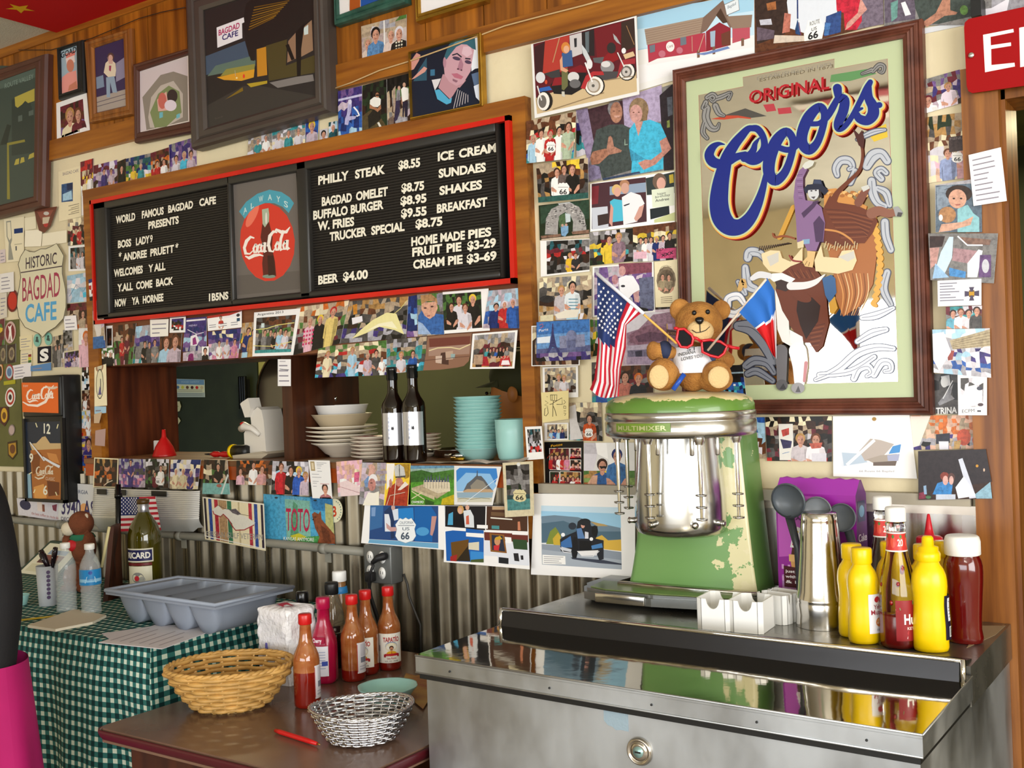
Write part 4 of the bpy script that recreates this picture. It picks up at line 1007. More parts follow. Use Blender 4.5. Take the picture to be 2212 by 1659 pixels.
def d(p):
 for i,(u0,v0,u1,v1,rw,pp)in enumerate(((.14,.15,.64,.62,['dhm','mdf','mfd','rmf'],5),(.68,.15,.94,.36,['kmf','fpm'],2),(.68,.4,.94,.62,['dfk','Pfm'],2),(.14,.67,.38,.98,['Gdr','drk'],1),(.42,.66,.94,.98,['nhG','drm','rwf','rk'],4))):
  p.frect('e8e4dc',u0-.015,v0-.01,u1+.015,v1+.01,i==0)
  p.mosaic(7,5,rw,20+i,(u0,v0,u1,v1))
  for k in range(pp):
   p.person(u0+(u1-u0)*(k+.5)/pp,v0+(v1-v0)*.3,.1,'rmwrp'[k%5],'d',vb=v1)
 p.text('Fotos','d8a020',1190,966,1215,962,5,.02)
 p.line('a03020',1.5,[(1182,990),(1195,972),(1205,968)])
snap('black collage sheet of five family snapshots',[1176,955,1259.5,953,1259.5,1055,1178,1050],['K'],n=1,m=1,off=.005,base='161416',extra=d,cat='collage',name='photo_collage')
def d(p):
 p.mosaic(8,2,['yhg','ghy'],3,(0,.62,1,.78));p.frect('86a05a',0,.78,1,1);p.person(.37,.36,.3,'2f5f9c','d');p.person(.66,.14,.3,'4078b4','B');p.frect('b05a30',0,.88,.12,1)
 p.fpoly('d8a88c',[(.08,.9),(.18,.72),(.28,.72),(.26,.98),(.08,1)]);p.fpoly('1a1a1e',[(.31,.52),(.46,.52),(.45,.58),(.4,.56),(.35,.58)])
snap('print of a woman in sunglasses and blue tank top',[1261,956.5,1371,956,1371,1054,1261,1054],['wz','zlw'],n=4,m=3,off=.0065,extra=d)
snap('instant print of a crowd stuck on the hatch corner',[1134,922,1170,920.5,1175,991,1139,994],['kTe','kxE','xkz','zkr'],n=8,m=8,border=(.12,.08,.9,.78),off=.04)
def d(p):
 z=Z(p,1140,1040,5.183)
 z('9ccbe8','150,280 1035,300 1045,520 150,420')('c8e0f0','150,270 1035,290 1036,360 150,330')('6f8698','152,390 300,378 560,400 800,470 1040,520 1045,660 155,690')('4f6a7c','155,470 400,440 700,560 1042,560 1045,650 155,680')('b89a60','700,450 860,480 900,500 780,500')('7c8a3a','205,700 250,560 310,510 370,600 370,710')('c8a83c','280,640 340,570 370,620 360,720 290,710')('d8b048','740,640 830,600 900,660 1045,650 1048,780 860,760')
 z('8d97a4','155,700 370,715 860,765 1048,790 1052,985 160,930')('a4adb8','155,760 1050,880 1052,985 160,930')('3a4050','480,850 850,880 1050,920 1050,935 800,915 500,870')
 z('20242c','360,650 400,620 540,560 560,450 600,420 690,430 710,500 780,500 780,600 760,640 850,660 850,870 800,885 770,800 560,790 545,860 500,860 490,800 370,780')('3c6ca8','370,680 480,610 500,740 375,740')('4a80b8','710,720 830,690 840,740 720,760')('c8ccd4','375,730 490,760 485,790 380,770')('14161a','580,660 715,670 710,780 580,770').e('181a20',530,740,34,120).e('d8a090',618,490,22,34).e('20242a',640,455,64,40)('5a7fb0','545,530 600,520 640,640 560,640')('d8d8e0','640,560 680,570 680,640 640,640').e('f2f2f4',395,597,22).e('f2f2f4',712,645,20).e('16181c',750,555,36,62)('e8e6e6','550,780 790,770 770,830 600,830').l('d8d8dc',9,'365,740 400,790 490,800').l('d8d8dc',9,'600,835 730,840 800,780').e('2c3440',500,500,44,40)
 z('f4f2ee','165,820 420,835 425,930 165,925')
 for i in range(4):
  z.l('8a8a90',6,'180,%d %d,%d'%(842+i*22,(400,370,350,380)[i],848+i*22))
snap('white mounted print of a rider on a blue three-wheeled motorcycle',[1153,1066,1372,1069,1372,1252,1147,1241],['w'],n=1,m=1,off=.034,base='f4f1ea',extra=d,mt='print')
# ---- row of prints hanging from the shelf edge
SF=0.062
def sh(label,q,rows,people=(),k=0,**kw):
 return snap(label,q,rows,people,off=SF+0.0013*k,**kw)
def d(p):
 p.line('e8d8c0',1.6,[(224,1049),(233,1042),(243,1038)]);p.ell('c88a68',231,1010,6,9);p.ell('2c201c',231,1004,6,6)
sh('cream-edged print of a musician in the dark',[203.5,988,256,990.6,254,1054,201,1053],['kdh','dkn','kdo','kda','kdn'],border=True,ins=.04,extra=d,base='e8dcb8')
sh('violet print of a crowd before a stage figure',[257,990.6,314,992,313,1053,257,1052],['xV','vVx','VvE','vpu','uvp','vVu'],['.45,.03,.2,V,k'],n=13,m=9,k=1)
def d(p):
 shield66(p,336,1027,10,20)
sh('print of a large man in white with a small boy',[315,991,364.5,992,364.5,1054,315,1053],['zkG','akE','kan','Ekg','gEk','kd'],['.66,.22,.2,w,d,k','.4,.45,.16,m,d'],k=2,n=10,m=8,extra=d)
sh('washed out print of three people in cream',[369,993,434,993,427,1057,366,1056],['czB','zVB','czv','cda','caz','ca'],['.2,.3,.2,c,c','.45,.28,.22,d8cca8,c','.72,.35,.2,V,c'],k=1)
def d(p):
 p.frect('7fb8b4',0,.68,1,1);p.fpoly('cfd8d4',[(.96,.4),(1,.45),(.72,1),(.66,1)]);p.fell('a8685c',.62,.75,.1,.05)
sh('curling print of a boy in black behind a teal table',[441,993,491,994,497,1068,437,1067],['kda','cgk','akd','gkd','kdr','kEr'],['.6,.1,.2,k,k,E'],k=3,extra=d)
sh('print of a man in a white suit beside a red-haired woman',[511,995,590,995,585.5,1048,510,1047],['nko','dnk','nda','ndE','daE'],['.48,.05,.3,w,d','.72,.2,.32,d8a0a0,n','.12,.3,.3,P,d'],k=1,n=11)
sh('print of three women, one in a red sweater',[589,996,666.6,997.6,666.6,1070,585.5,1067],['zkx','dzl','kzd','kGE','kE'],['.25,.06,.26,d02030,n','.52,.15,.26,k,d','.74,.15,.28,2f5fc0,y','.92,.3,.26,u,h'],k=3,n=10)
def d(p):
 p.frect('a8946c',.08,.03,.28,.28);p.frect('d8c8a8',.13,.07,.23,.24);p.person(.68,.62,.26,'a86a70','d',vb=.97);p.frect('d4b8b8',.47,.6,.9,.63)
 for v,w in((.06,.85),(.1,.7),(.14,.6),(.2,.55),(.28,.6),(.36,.45),(.44,.55),(.55,.4),(.6,.3),(.68,.28)):
  p.frect('8f9098',.38 if v<.3 else .1,v,w,v+.012,False)
sh('white folded identity document with a man portrait',[666,994,712,995,717.6,1077.5,675,1076],['w'],n=1,m=1,k=5,extra=d,cat='document',name='identity_document',base='efecee',mt='print')
def d(p):
 p.fpoly('e8d0d0',[(.1,.6),(.4,.55),(1,.8),(1,1),(.1,1)]);p.fpoly('e06a90',[(.7,.35),(.9,.33),(.88,.62),(.68,.62)]);p.line('b88088',1,[(730,1050),(781,1066)])
sh('pink overexposed print of people at a long table',[726,997.6,782,993,782,1069,730.5,1073],['fP','Pfc','Ppf','fPw','wPz','zP'],k=2,n=10,m=8,extra=d)
def d(p):
 z=Z(p,640,960,4.254)
 z('f0ead8','610,560 650,470 760,430 760,560')('efe9dc','620,530 660,440 740,450 720,555')('d8a898','660,300 670,230 660,195 690,180 720,200 730,240 700,290')('7a9ac8','620,340 660,290 690,300 680,360 640,400').e('e8e4e4',705,330,42,58).e('c88a80',695,370,36,58).e('4a3030',690,355,14,4)
 z.l('a898a4',30,'730,260 830,255').l('9a8c98',26,'730,350 825,345')
sh('print of an old man in white robes waving',[783,999,834,1000,829,1091.6,775,1089],['aux','xua','ueA'.replace('A','a'),'xue'],k=3,n=5,extra=d)
def d(p):
 z=Z(p,640,960,4.254)
 z('f2ece4','830,175 905,175 890,330 830,420')('b08a30','900,180 1045,180 1040,300 1000,320')('b0402c','815,560 850,400 940,330 1035,370 1020,565')('e8dcd0','930,420 1000,340 1030,370 960,420').e('c88878',945,345,34,42)('c8c8c4','905,290 900,200 945,180 990,210 1005,300')('5c5a58','910,295 1005,285 1003,302 912,310').l('6a6864',7,'945,185 950,290')('c89080','855,330 870,315 885,360 870,400 855,390').l('e8dcc8',6,'915,330 895,560').l('d8ccb8',5,'830,560 860,470 1000,440')
sh('print of a figure in red robes with a tall mitre',[835,1000,887,1001,881,1093,829,1091.6],['y'],n=1,m=1,k=2,base='e8dcc8',extra=d)
def d(p):
 z=Z(p,640,960,4.254)
 z('6a9ab8','1050,195 1450,195 1450,270 1050,270')('9ab4a8','1050,225 1450,215 1450,300 1050,300')('3f6a30','1050,250 1150,235 1290,270 1300,330 1050,360')('4a7a34','1250,260 1450,230 1450,330 1250,330')('5a9a34','1050,350 1450,320 1450,555 1050,555')('b8a888','1060,400 1170,365 1300,440 1420,420 1290,500 1270,480')('d8cbb0','1170,330 1350,330 1410,350 1415,430 1300,450 1170,390')('c8b898','1060,400 1270,480 1270,510 1060,420')
 for i in range(9):
  z('5c6478','%d,%d %d,%d %d,%d'%(1175+i*26,345,1186+i*26,300-(i%3)*14,1197+i*26,345),i==0)
  z.l('a89c88',5,'%d,345 %d,405'%(1180+i*26,1180+i*26))
 z.l('d8d0a8',8,'1060,500 1160,440').l('d8d0a8',8,'1060,430 1200,520')('c8b028','1340,500 1450,460 1450,555 1330,555')('3a6028','1180,500 1270,530 1260,555 1180,555').t('CHAMBORD','f2f2ee',1060,540,1170,540,22,.01)
sh('postcard of a huge turreted castle in green parkland',[887,1006,981,1006,981,1090.5,887,1089],['g'],n=1,m=1,k=3,extra=d,cat='postcard',name='postcard',base='5a8a3c')
def d(p):
 z=Z(p,640,960,4.254)
 z('3a80c8','1470,240 1500,215 1840,220 1850,300 1800,430 1475,430')('8ab8e0','1470,350 1560,260 1780,270 1840,380 1800,432 1475,432')('5a5c60','1535,430 1570,360 1620,320 1650,290 1700,290 1735,330 1770,380 1810,430')('8a8478','1600,380 1660,320 1720,340 1760,400 1700,420 1610,420')('3c3e44','1655,290 1662,245 1668,290').l('4a4c50',6,'1663,240 1665,300')('b89a78','1530,430 1570,410 1780,410 1815,430 1800,440 1540,440')('8fa8b8','1475,440 1810,440 1800,490 1480,490')('c8c4b0','1480,490 1800,490 1795,530 1480,530').l('8a8870',6,'1490,500 1540,495 1600,505 1700,492 1780,500')
 z.l('dfe8f0',4,'1530,550 1850,310')
sh('postcard of an abbey island under deep blue sky',[981,1006,1083,1008,1064,1091.6,981,1090.5],['w'],n=1,m=1,k=4,extra=d,cat='postcard',name='postcard',mt='print')
def d(p):
 p.mosaic(6,6,['kEe','eEx','EeG'],4,(.1,.05,.88,.6));p.frect('4f8a88',.1,.68,.88,.88);p.frect('2f4a4c',.1,.6,.88,.68);shield66(p,1108,1056,29,28,.05,'d8cc9c');p.ell('d8d8d4',1120,1003,4,4)
sh('yellowed instant print of a road shield over a teal table',[1085.5,1000,1151,996,1153.6,1114,1091,1117.5],['c'],n=1,m=1,k=6,base='dcc690',extra=d)
def d(p):
 z=Z(p,640,960,4.254)
 z('2a4a80','680,560 1305,565 1305,905 670,870')('3a6aa0','680,560 800,560 790,760 675,790')('7c9cc8','690,580 730,575 725,660 690,660')('1f62a8','1085,575 1240,570 1290,650 1250,700 1250,895 1090,890')('2a80c8','935,590 1075,580 1080,690 940,690')('26385c','805,620 860,570 935,580 890,760 905,860 870,870 860,700')('e0e4ec','810,640 850,640 865,700 870,800 815,800')('d8e0ec','880,600 935,590 940,690 900,700')('c89c98','825,720 870,760 940,760 940,795 870,800 830,770').e('c8a098',890,580,18,24)('c09088','1245,660 1290,660 1270,780 1250,840 1230,830')('6fa8cc','672,872 1305,908 1305,955 660,905').e('4f9ad0',1160,800,60,40)
 pts=zp(640,960,4.254,' '.join('%f,%f'%(910+float(a)*190,672+float(b)*235)for a,b in(q.split(',')for q in SHIELD.split())))
 p.poly('eef2f4',pts)
 p.line('8a98a8',.8,pts,True)
 z.l('5a6878',5,'935,745 1085,745').t('CALIFORNIA','5a6878',950,732,1075,730,26).t('US','5a6878',975,790,1040,788,28,.01).t('66','4a5868',960,872,1040,870,62,.03)
sh('blue copied sheet of three people with a large road shield',[788,1089,960,1091.6,960,1188,780,1173],['w'],n=1,m=1,k=0,base='e4ecf4',extra=d,mt='print')
def d(p):
 z=Z(p,640,960,4.254)
 z('1c1a1e','1368,565 1740,568 1735,790 1368,755')('4fa0c8','1400,640 1440,620 1440,740 1390,740')('16161a','1440,660 1500,640 1545,700 1545,755 1440,750').e('c89c60',1510,600,30,40).e('d8a890',1505,610,18,30)('d8dce0','1535,610 1600,600 1630,660 1635,765 1550,760')('c86048','1560,660 1585,650 1590,735 1560,735').e('d8a890',1572,580,18,24)
 z('4a2f22','1750,568 2125,572 2125,800 1745,785')('b89a78','1800,570 1920,572 1915,600 1800,600')('e8e4d8','1785,668 1985,684 1985,695 1785,680')('4a8c90','1795,745 1865,748 1865,780 1795,775')('c88060','2035,710 2055,708 2062,790 2035,790')('6a5038','1790,620 1980,630 1980,665 1790,655')
 z('1f5fae','1370,800 1560,772 1722,790 1722,1085 1380,1070')('3a8ad0','1600,980 1722,990 1722,1085 1600,1080')('6a4a20','1420,900 1585,872 1580,930 1480,1075 1430,1060')('30281c','1470,1070 1580,930 1600,1075')('a02c28','1415,1030 1480,1010 1470,1075 1415,1070')('d8d0b8','1583,905 1680,895 1680,975 1583,965')('4a5a30','1605,1060 1722,1050 1722,1085 1600,1082')
 z('6a3028','1725,805 2130,825 2130,900 1730,880')('dfe2ea','1725,880 2135,905 2140,1115 1725,1080')('8a5a28','1775,815 1910,830 1935,1000 1785,985')('2a3040','1795,830 1895,842 1920,985 1800,970')('c83038','1815,930 1870,920 1860,975 1815,970').e('c89068',1848,888,28,40)('c8a030','1825,860 1870,840 1895,870 1830,880')('f2f2f2','1915,850 1975,855 1980,910 1925,905')('2f4a2c','1985,870 2120,880 2125,970 2000,960')('26262a','1995,1000 2040,1000 2050,1075 2005,1070')('26262a','2060,1020 2085,1020 2088,1060 2065,1060')('202428','1860,1035 1950,1045 1950,1100 1860,1090')('f2f0ee','1725,1020 1850,1030 1855,1090 1725,1080')('f2f0ee','1560,810 1722,820 1722,858 1560,845')('f2f0ee','1368,755 1558,770 1558,798 1368,785')('f2f0ee','1660,738 1760,742 1760,775 1660,770')('f2f0ee','1980,800 2128,805 2128,835 1985,828')
sh('white sheet with four pasted cafe pictures and captions',[961,1092,1139.5,1094,1144,1230,958.5,1214],['w'],n=1,m=1,k=-1,base='f2f0ee',extra=d,cat='collage',name='photo_collage',mt='print')
# ---- prints by the doorway
snap('tilted snapshot of a woman in white beside a mirror',[1996,172,2073,150,2082,221,1999,245],['vme','uVa','mVe','wVu','wdu'],['.64,.28,.24,e8d8e4,h','.08,.5,.3,w,m'],n=9,m=7,off=.006)
def d(p):
 p.frect('4a3c3c',.45,.35,.88,.58);p.text('MENU','8a8080',2052,303,2080,300,5);shield66(p,2056,328,24,24)
snap('faded bar print of a shirt with red sleeves and a number',[1996,254,2112,238,2116,380,2002,396],['Gah','haE','acn','cza','zPc','fcz','fcc'],['.7,.45,.14,d8a8b0,n','.42,.52,.14,9aa8d0,n'],n=12,m=10,off=.004,extra=d)
def d(p):
 z=Z(p,1852,0,3.19)
 z('5f7080','540,1280 855,1260 860,1600 540,1600')('8a98a8','545,1290 650,1270 660,1400 550,1450')('2c3038','590,1310 700,1270 640,1300').e('3a2a24',700,1335,92,60).e('d8a48c',690,1370,62,66)('8fc4cc','690,1440 760,1410 800,1470 840,1500 840,1598 690,1600').e('b8875c',620,1480,60,56)('d8a890','580,1545 720,1530 800,1490 780,1550 640,1590 560,1600').e('3a2a28',665,1368,9,6).e('3a2a28',715,1368,9,6)('b86a60','670,1408 715,1405 700,1416 680,1416').e('e8e4e0',575,1500,14,22)
snap('portrait of a dark-haired child hugging a teddy',[2020,400,2113,385,2121,501,2021,502],['x'],n=1,m=1,off=.033,base='e4dcc0',extra=d)
paper('large handwritten white note stuck on the doorway trim',[2092,335,2162,318,2175,434,2103,445],9,'efedf0',off=.036,seed=12,pad=.06)
def d(p):
 z=Z(p,1960,400,3.317)
 z('3a2826','160,365 270,365 250,440 160,450')('c89890','160,450 230,445 210,560 165,600')('c8dcec','240,480 300,370 330,370 320,520 260,650 180,670')('9ec4e8','180,670 200,560 260,620 300,660')('8a6a5c','360,370 600,390 590,430 430,420')('b08a90','330,450 500,470 430,560 320,540')('4a90d0','300,590 420,620 415,665 300,650')('e8eaf0','430,560 510,460 540,470 500,660 430,660')('6a4a7c','520,500 600,500 600,660 510,660').e('c8c8d0',560,580,26,50).l('e8e8f0',10,'360,365 430,430 540,430')
snap('white-edged instant print of gleaming chrome and blue',[2005,504,2156,504,2147,612,2010,605],['e'],n=1,m=1,off=.037,base='f2f0f4',extra=d)
def d(p):
 p.frect('7a5a30',.72,.42,.84,.68)
 p.fpoly('5a5468',[(.72,.3),(.84,.3),(.8,.48),(.95,.44),(.95,.66),(.8,.62),(.84,.82),(.72,.82),(.76,.62),(.62,.66),(.62,.44),(.76,.48)])
 p.frect('c89a40',.72,.48,.84,.62)
paper('white typed card with a cross-shaped badge',[2025,606.5,2120,602,2120,659,2026,662],0,'eeecf2',lambda p:(d(p),[p.frect('8a8a98',.05,.1+i*.11,(.45,.35,.4,.5,.3,.42,.6)[i],.14+i*.11,False)for i in range(7)]),cat='card',name='card',off=.0385)
snap('print of three friends at a turquoise table',[2043,663,2121,660,2121,709,2044,710.5],['tmz','nte','ntk','tqt'],['.2,.15,.34,6ab0c8,d','.42,.1,.34,w,n','.64,.15,.34,z,d','.86,.05,.36,E,d'],n=8,m=5,off=.034)
def d(p):
 p.fpoly('b8a888',[(.3,.25),(1,.02),(1,.36),(.35,.45)])
 for i in range(5):
  p.fpoly('9a8868',[(.35,.27+i*.04),(1,.08+i*.06),(1,.095+i*.06),(.35,.285+i*.04)],i==0)
 p.fpoly('a04a40',[(.25,.48),(.38,.47),(.34,.68),(.26,.7)]);p.fpoly('f4f2fa',[(.0,.1),(.2,.06),(.32,.5),(.1,.95),(.0,.7)])
snap('crinkled glossy print of a street with a thatched roof',[2014,712,2138,709,2141,816,2017,805],['zlw','zax','xzV','Vzl','xbz','zlx'],n=12,m=10,off=.038,extra=d)
def d(p):
 z=Z(p,1960,400,3.317)
 z('c8c8cc','240,1370 300,1360 310,1430 260,1450').e('d8d8d8',265,1410,26,40)('9a9aa0','220,1560 300,1460 330,1420 310,1500 340,1530 230,1580').l('e0e0e4',7,'255,1530 325,1400').t('TRINA','e8e8ea',205,1640,356,1632,44,.03)
snap('dark magazine page of a guitarist with bold white letters',[2017,808,2068.5,807,2070,895,2019,893],['kE','kE','E','E'],n=4,m=5,off=.006,extra=d,cat='magazine page',name='magazine_page')
def d(p):
 p.fpoly('f2f0f0',[(.3,.3),(.6,.25),(.85,.4),(.82,.75),(.3,.78),(.12,.6)]);p.fell('4a4a58',.75,.34,.1,.05);p.fell('5a4a50',.78,.74,.1,.04);p.text('ECPM','5a5a64',2078,892,2105,890,7)
 p.ell('5a5a64',2113,888,2.2,2.2);p.ell('5a5a64',2117,888,2.2,2.2,False)
snap('faded instant print with four letters and a heart',[2068.5,810,2132,808.5,2132,897,2070,897],['Ez','xz','zw','wz'],n=6,m=5,off=.038,border=(.1,.08,.88,.8),extra=d)
def d(p):
 p.frect('e4dfd8',.2,.16,.42,.98);p.fpoly('c8504a',[(.24,.3),(.36,.25),(.36,.4),(.26,.45)]);p.fpoly('3f3a60',[(.22,.5),(.4,.55),(.38,.7),(.26,.72)]);p.line('7f9cc8',1.2,[(1690,980),(1705,976)])
 p.person(.53,.38,.26,'cfc4c8','h');p.person(.76,.38,.26,'ece4e8','n');p.fpoly('c06050',[(.66,.6),(.86,.58),(.84,.7),(.7,.72)]);p.frect('d8d4dc',.7,.82,.92,1)
snap('print of two blonde women in front of dark shelves',[1653,901,1797,899,1797,997,1657,995.6],['kdc','mda','kze','dkE','Edm','dkr'],n=16,m=10,off=.007,extra=d)
def d(p):
 z=Z(p,1600,860,3.319)
 z('dfe4ec','720,310 900,290 940,300 880,480 720,490')('b8c8d8','725,390 870,400 910,460 740,485')('b8aca4','850,380 930,290 1000,300 1100,330 1000,440 890,450')('a89c90','900,440 1000,410 1120,400 1110,450 960,470')('4a90d0','1060,400 1090,345 1150,330 1140,390')('a8acc8','1050,410 1140,400 1130,450 1055,450')('6a5c54','950,460 1120,450 1110,485 950,485').l('f8f8fa',22,'760,480 960,300').t('66 Route 66 Bagdad','9a98a0',850,530,1100,530,14)
 z.e('a88038',957,150,16,14)
snap('large white sheet with a pale blue and beige picture',[1799,899,1964.6,896,1981,1034,1800,1029],['w'],n=1,m=1,off=.009,base='f2f0f0',extra=d,mt='print')
def d(p):
 z=Z(p,1600,860,3.319)
 z('ede0d4','1215,130 1360,130 1280,340 1216,360')('30303c','1400,260 1500,250 1500,320 1400,330')('e4e2ea','1420,310 1490,310 1490,368 1425,370').e('d2583a',1600,280,50,60).e('c84030',1690,300,30,40)('c8a060','1530,310 1580,300 1570,365 1530,365')
snap('orange lit crowd print with a white window glare',[1962,898,2133,896,2135,969,1964,972],['aof','foa','aof','Vfa','xka','fVa'],n=18,m=9,off=.006,extra=d)
def d(p):
 z=Z(p,1600,860,3.319)
 z('2a2024','1272,382 1758,367 1800,600 1275,680')('cfd4e4','1560,440 1590,430 1690,715 1640,720')('e8eaf2','1540,640 1600,560 1690,700 1560,720')('3a8ad0','1375,690 1410,610 1470,590 1520,620 1510,700').e('8a3a2c',1462,560,32,30).e('d8a8a0',1468,590,20,34).e('5a3a34',1510,570,26,34).e('dcb0a8',1510,590,16,32)('8fb8cc','1680,690 1790,600 1803,720 1690,720')('c8d0e0','1400,690 1540,690 1540,725 1400,728').e('d89c30',1695,486,10).e('d8b8a0',1745,515,6,12)('8a3048','1278,680 1320,670 1330,720 1278,725').e('4a7a50',1345,710,20,12)('8aa8c8','1310,630 1330,625 1335,690 1315,690')
snap('dark night print of a couple, one in bright blue',[1983,974.5,2130,970,2144,1077,1984,1080],['kd'],n=1,m=1,off=.034,base='1c1820',extra=d)
snap('seaside print with brown boats beside the green mixer',[1616,902,1652,901,1655,990,1627,991],['bl','lb','lx','lzn','zna','ax'],n=4,m=8,off=.004)
# plates under the shelf
def d(p):
 z=Z(p,180,960,4.254)
 for x0,x1,c in((1108,1128,'241c30'),(1150,1180,'2f50a0'),(1205,1240,'b83040'),(1245,1320,'b8946c'),(1325,1365,'3a7a58'),(1425,1440,'c8b890'),(1520,1550,'c03848'),(1570,1600,'2f50a0'),(1630,1650,'2c2038')):
  u0,u1=(x0-1095)/565,(x1-1095)/565
  p.frect(c,u0,.03,u1,.97,x0==1108)
 z('e0dcd0','1185,600 1240,560 1280,600 1320,590 1360,610 1420,640 1490,660 1580,720 1540,760 1480,780 1390,780 1370,730 1330,680 1280,640 1260,660 1200,640')('70686c','1340,600 1400,590 1450,640 1420,650 1370,630').l('a83040',9,'1190,610 1200,640 1260,665 1285,640 1335,690 1375,760 1400,790 1480,785 1570,740').l('3a3840',4,'1240,560 1300,590 1400,610 1440,640 1540,660')
 z.t('PERSIAN GULF VETERAN','a4a098',1130,845,1650,880,50,.01)
 z.l('e8e4dc',10,'1103,488 1655,552 1668,960 1118,840',True)
snap('metal license plate with coloured stripes and a pale map',[437,1073,570,1088,574,1190,443,1165],['c'],n=1,m=1,off=.06,base='e4dcc8',extra=d,cat='license plate',name='license_plate')
def d(p):
 z=Z(p,180,960,4.254)
 z('4fa8d0','1655,455 2290,505 2310,920 1672,890')('2f80b8','2080,480 2290,505 2290,620 2110,600')('7fb8a8','1850,500 2080,520 2090,870 1870,870')('5a9a78','1930,520 1970,560 1980,860 1900,860')('4a9a50','1880,860 2170,840 2170,910 1870,900')('c8c030','1900,840 1980,815 2050,850 1960,890')('b8b878','2220,540 2290,560 2310,900 2230,880')
 z('8a4a2c','2100,640 2125,620 2160,640 2180,610 2190,690 2250,760 2310,830 2315,915 2150,910 2170,850 2130,770').e('5a2c1c',2130,668,14,8).e('2c1a14',2112,690,8)('6a3620','2180,740 2260,800 2280,905 2210,900')
 z.t('TOTO','c02050',1862,790,2080,800,205,.01).t('KANSAS ANYMORE','e0e4dc',1840,880,2120,892,32,.01).t('WE ARE NOT IN','8ac0d8',1860,500,2020,515,28).e('20303c',1772,490,16,8).e('20303c',2130,515,16,8)
snap('blue license plate with tall red letters and a brown terrier',[569,1067,717.6,1078,721,1176,572,1169],['q'],n=1,m=1,off=.030,base='4fa8d0',extra=d,cat='license plate',name='license_plate')
p=Pr(None,.028,'ddd8b8',poly=[(723+17*math.cos(a),1103+26*math.sin(a))for a in[2*math.pi*i/22 for i in range(22)]])
p.text('B','c03a18',717,1116,727,1115,22,.03)
for i in range(9):
 a=-1.3+i*.3
 p.ell('5a7a78',723+13.5*math.cos(a),1103+20*math.sin(a),1,1.5)
p.done('round cream sticker with a red letter B','sticker','sticker')
def d(p):
 p.text('GEORGIA','4a5470',150,1064,190,1068,8,.01);p.ell('e8a868',181,1100,9,13);p.text('3940 AS','2a1f5c',133,1110,205,1118,34,.015);p.text('DEC.   DOUGLAS','3a3058',132,1124,202,1131,8,.01)
snap('white license plate with a peach behind the clock',[125,1042,202,1047,209,1134,126,1126],['w'],n=1,m=1,off=.030,base='f4f2fa',extra=d,cat='license plate',name='license_plate',mt='print')
def d(p):
 p.fell('2a2c54',.2,.35,.14,.3);p.frect('e8d8d0',.5,.1,.62,.6);p.frect('8a4a3a',.62,.2,.68,.6);p.text('the best coffee on route 66','b03a28',68,1111,126,1122,6);p.fpoly('8a2c50',[(.86,.2),(.98,.1),(.96,.5),(.88,.45)])
snap('long pale bumper sticker under the clock',[36,1076,125,1085,126,1126,40,1112],['z'],n=1,m=1,off=.028,base='e4dcd8',extra=d,cat='sticker',name='sticker')
# ---------------- menu board in its recess
mo=thing('menu_board',(onY(660,660).x,-0.02,MZ0+0.02),'long black letter board menu with a round red drink poster in the middle','menu board')
BQ=[221,450,1088,270,1098,601,232.5,688.6]
PL=[(230.4,458.6),(492,402),(501.6,656),(244.5,676)]
PR=[(664,366.6),(1080,288),(1086.7,587),(676.6,627)]
PM=[(496,395),(639,366),(655,633),(508,652)]
mb=MB()
FY=-0.040
xs=[onY(221,450).x,onY(237,570,-.03).x,onY(498,520,-.03).x,onY(505,520,-.03).x,onY(648,500,-.03).x,onY(671,500,-.03).x,onY(1083,430,-.03).x,onY(1093,430).x]
zb,zt=onY(660,643,FY).z,onY(660,341,FY).z
fb,ft=onY(672,629,-.03).z,onY(672,366,-.03).z
for a,b in((0,1),(2,3),(4,5),(6,7)):
 mb.rbox((xs[a],FY,zb),(xs[b],-0.004,zt),0.006)
for z0,z1 in((zb,fb),(ft,zt)):
 mb.rbox((xs[0],FY,z0),(xs[7],-0.004,z1),0.006)
mb.build('frame',mat('menu_frame_black','2b2926',0.35),mo,world=True)
def ridged(x0,x1):
 m=MB()
 n=46
 for k in range(n):
  z0=fb+(ft-fb)*k/n
  h=(ft-fb)/n
  m.add([(x0,-.020,z0),(x1,-.020,z0),(x1,-.0225,z0+h*.3),(x0,-.0225,z0+h*.3),(x1,-.0225,z0+h*.8),(x0,-.0225,z0+h*.8),(x1,-.020,z0+h),(x0,-.020,z0+h)],[(0,1,2,3),(3,2,4,5),(5,4,6,7)])
 return m.build('letter_panel',mat('ridged_black_felt','1f1b17',0.55),mo,world=True)
pl,pr_=ridged(xs[1],xs[2]),ridged(xs[5],xs[6])
LET=mat('menu_letter_white','efe9d6',0.4)
def letters(par,x0,y0,s,rows,h):
 for row in rows:
  for w in row.split('|'):
   m=MB()
   t,c=w.rsplit('@',1)
   ax,ay,bx,by=map(float,c.split(','))
   (ax,ay),(bx,by)=zp(x0,y0,s,'%f,%f %f,%f'%(ax,ay,bx,by))
   Y_=-.0245
   a,b,c_=onY(ax,ay,Y_),onY(bx,by,Y_),onY(ax,ay-h/s,Y_)
   m.text(t,lambda x,y:a+(b-a)*x+(c_-a)*y,0,None,.042 if len(t)>1 else .02)
   m.build('lettering',LET,par,world=True)
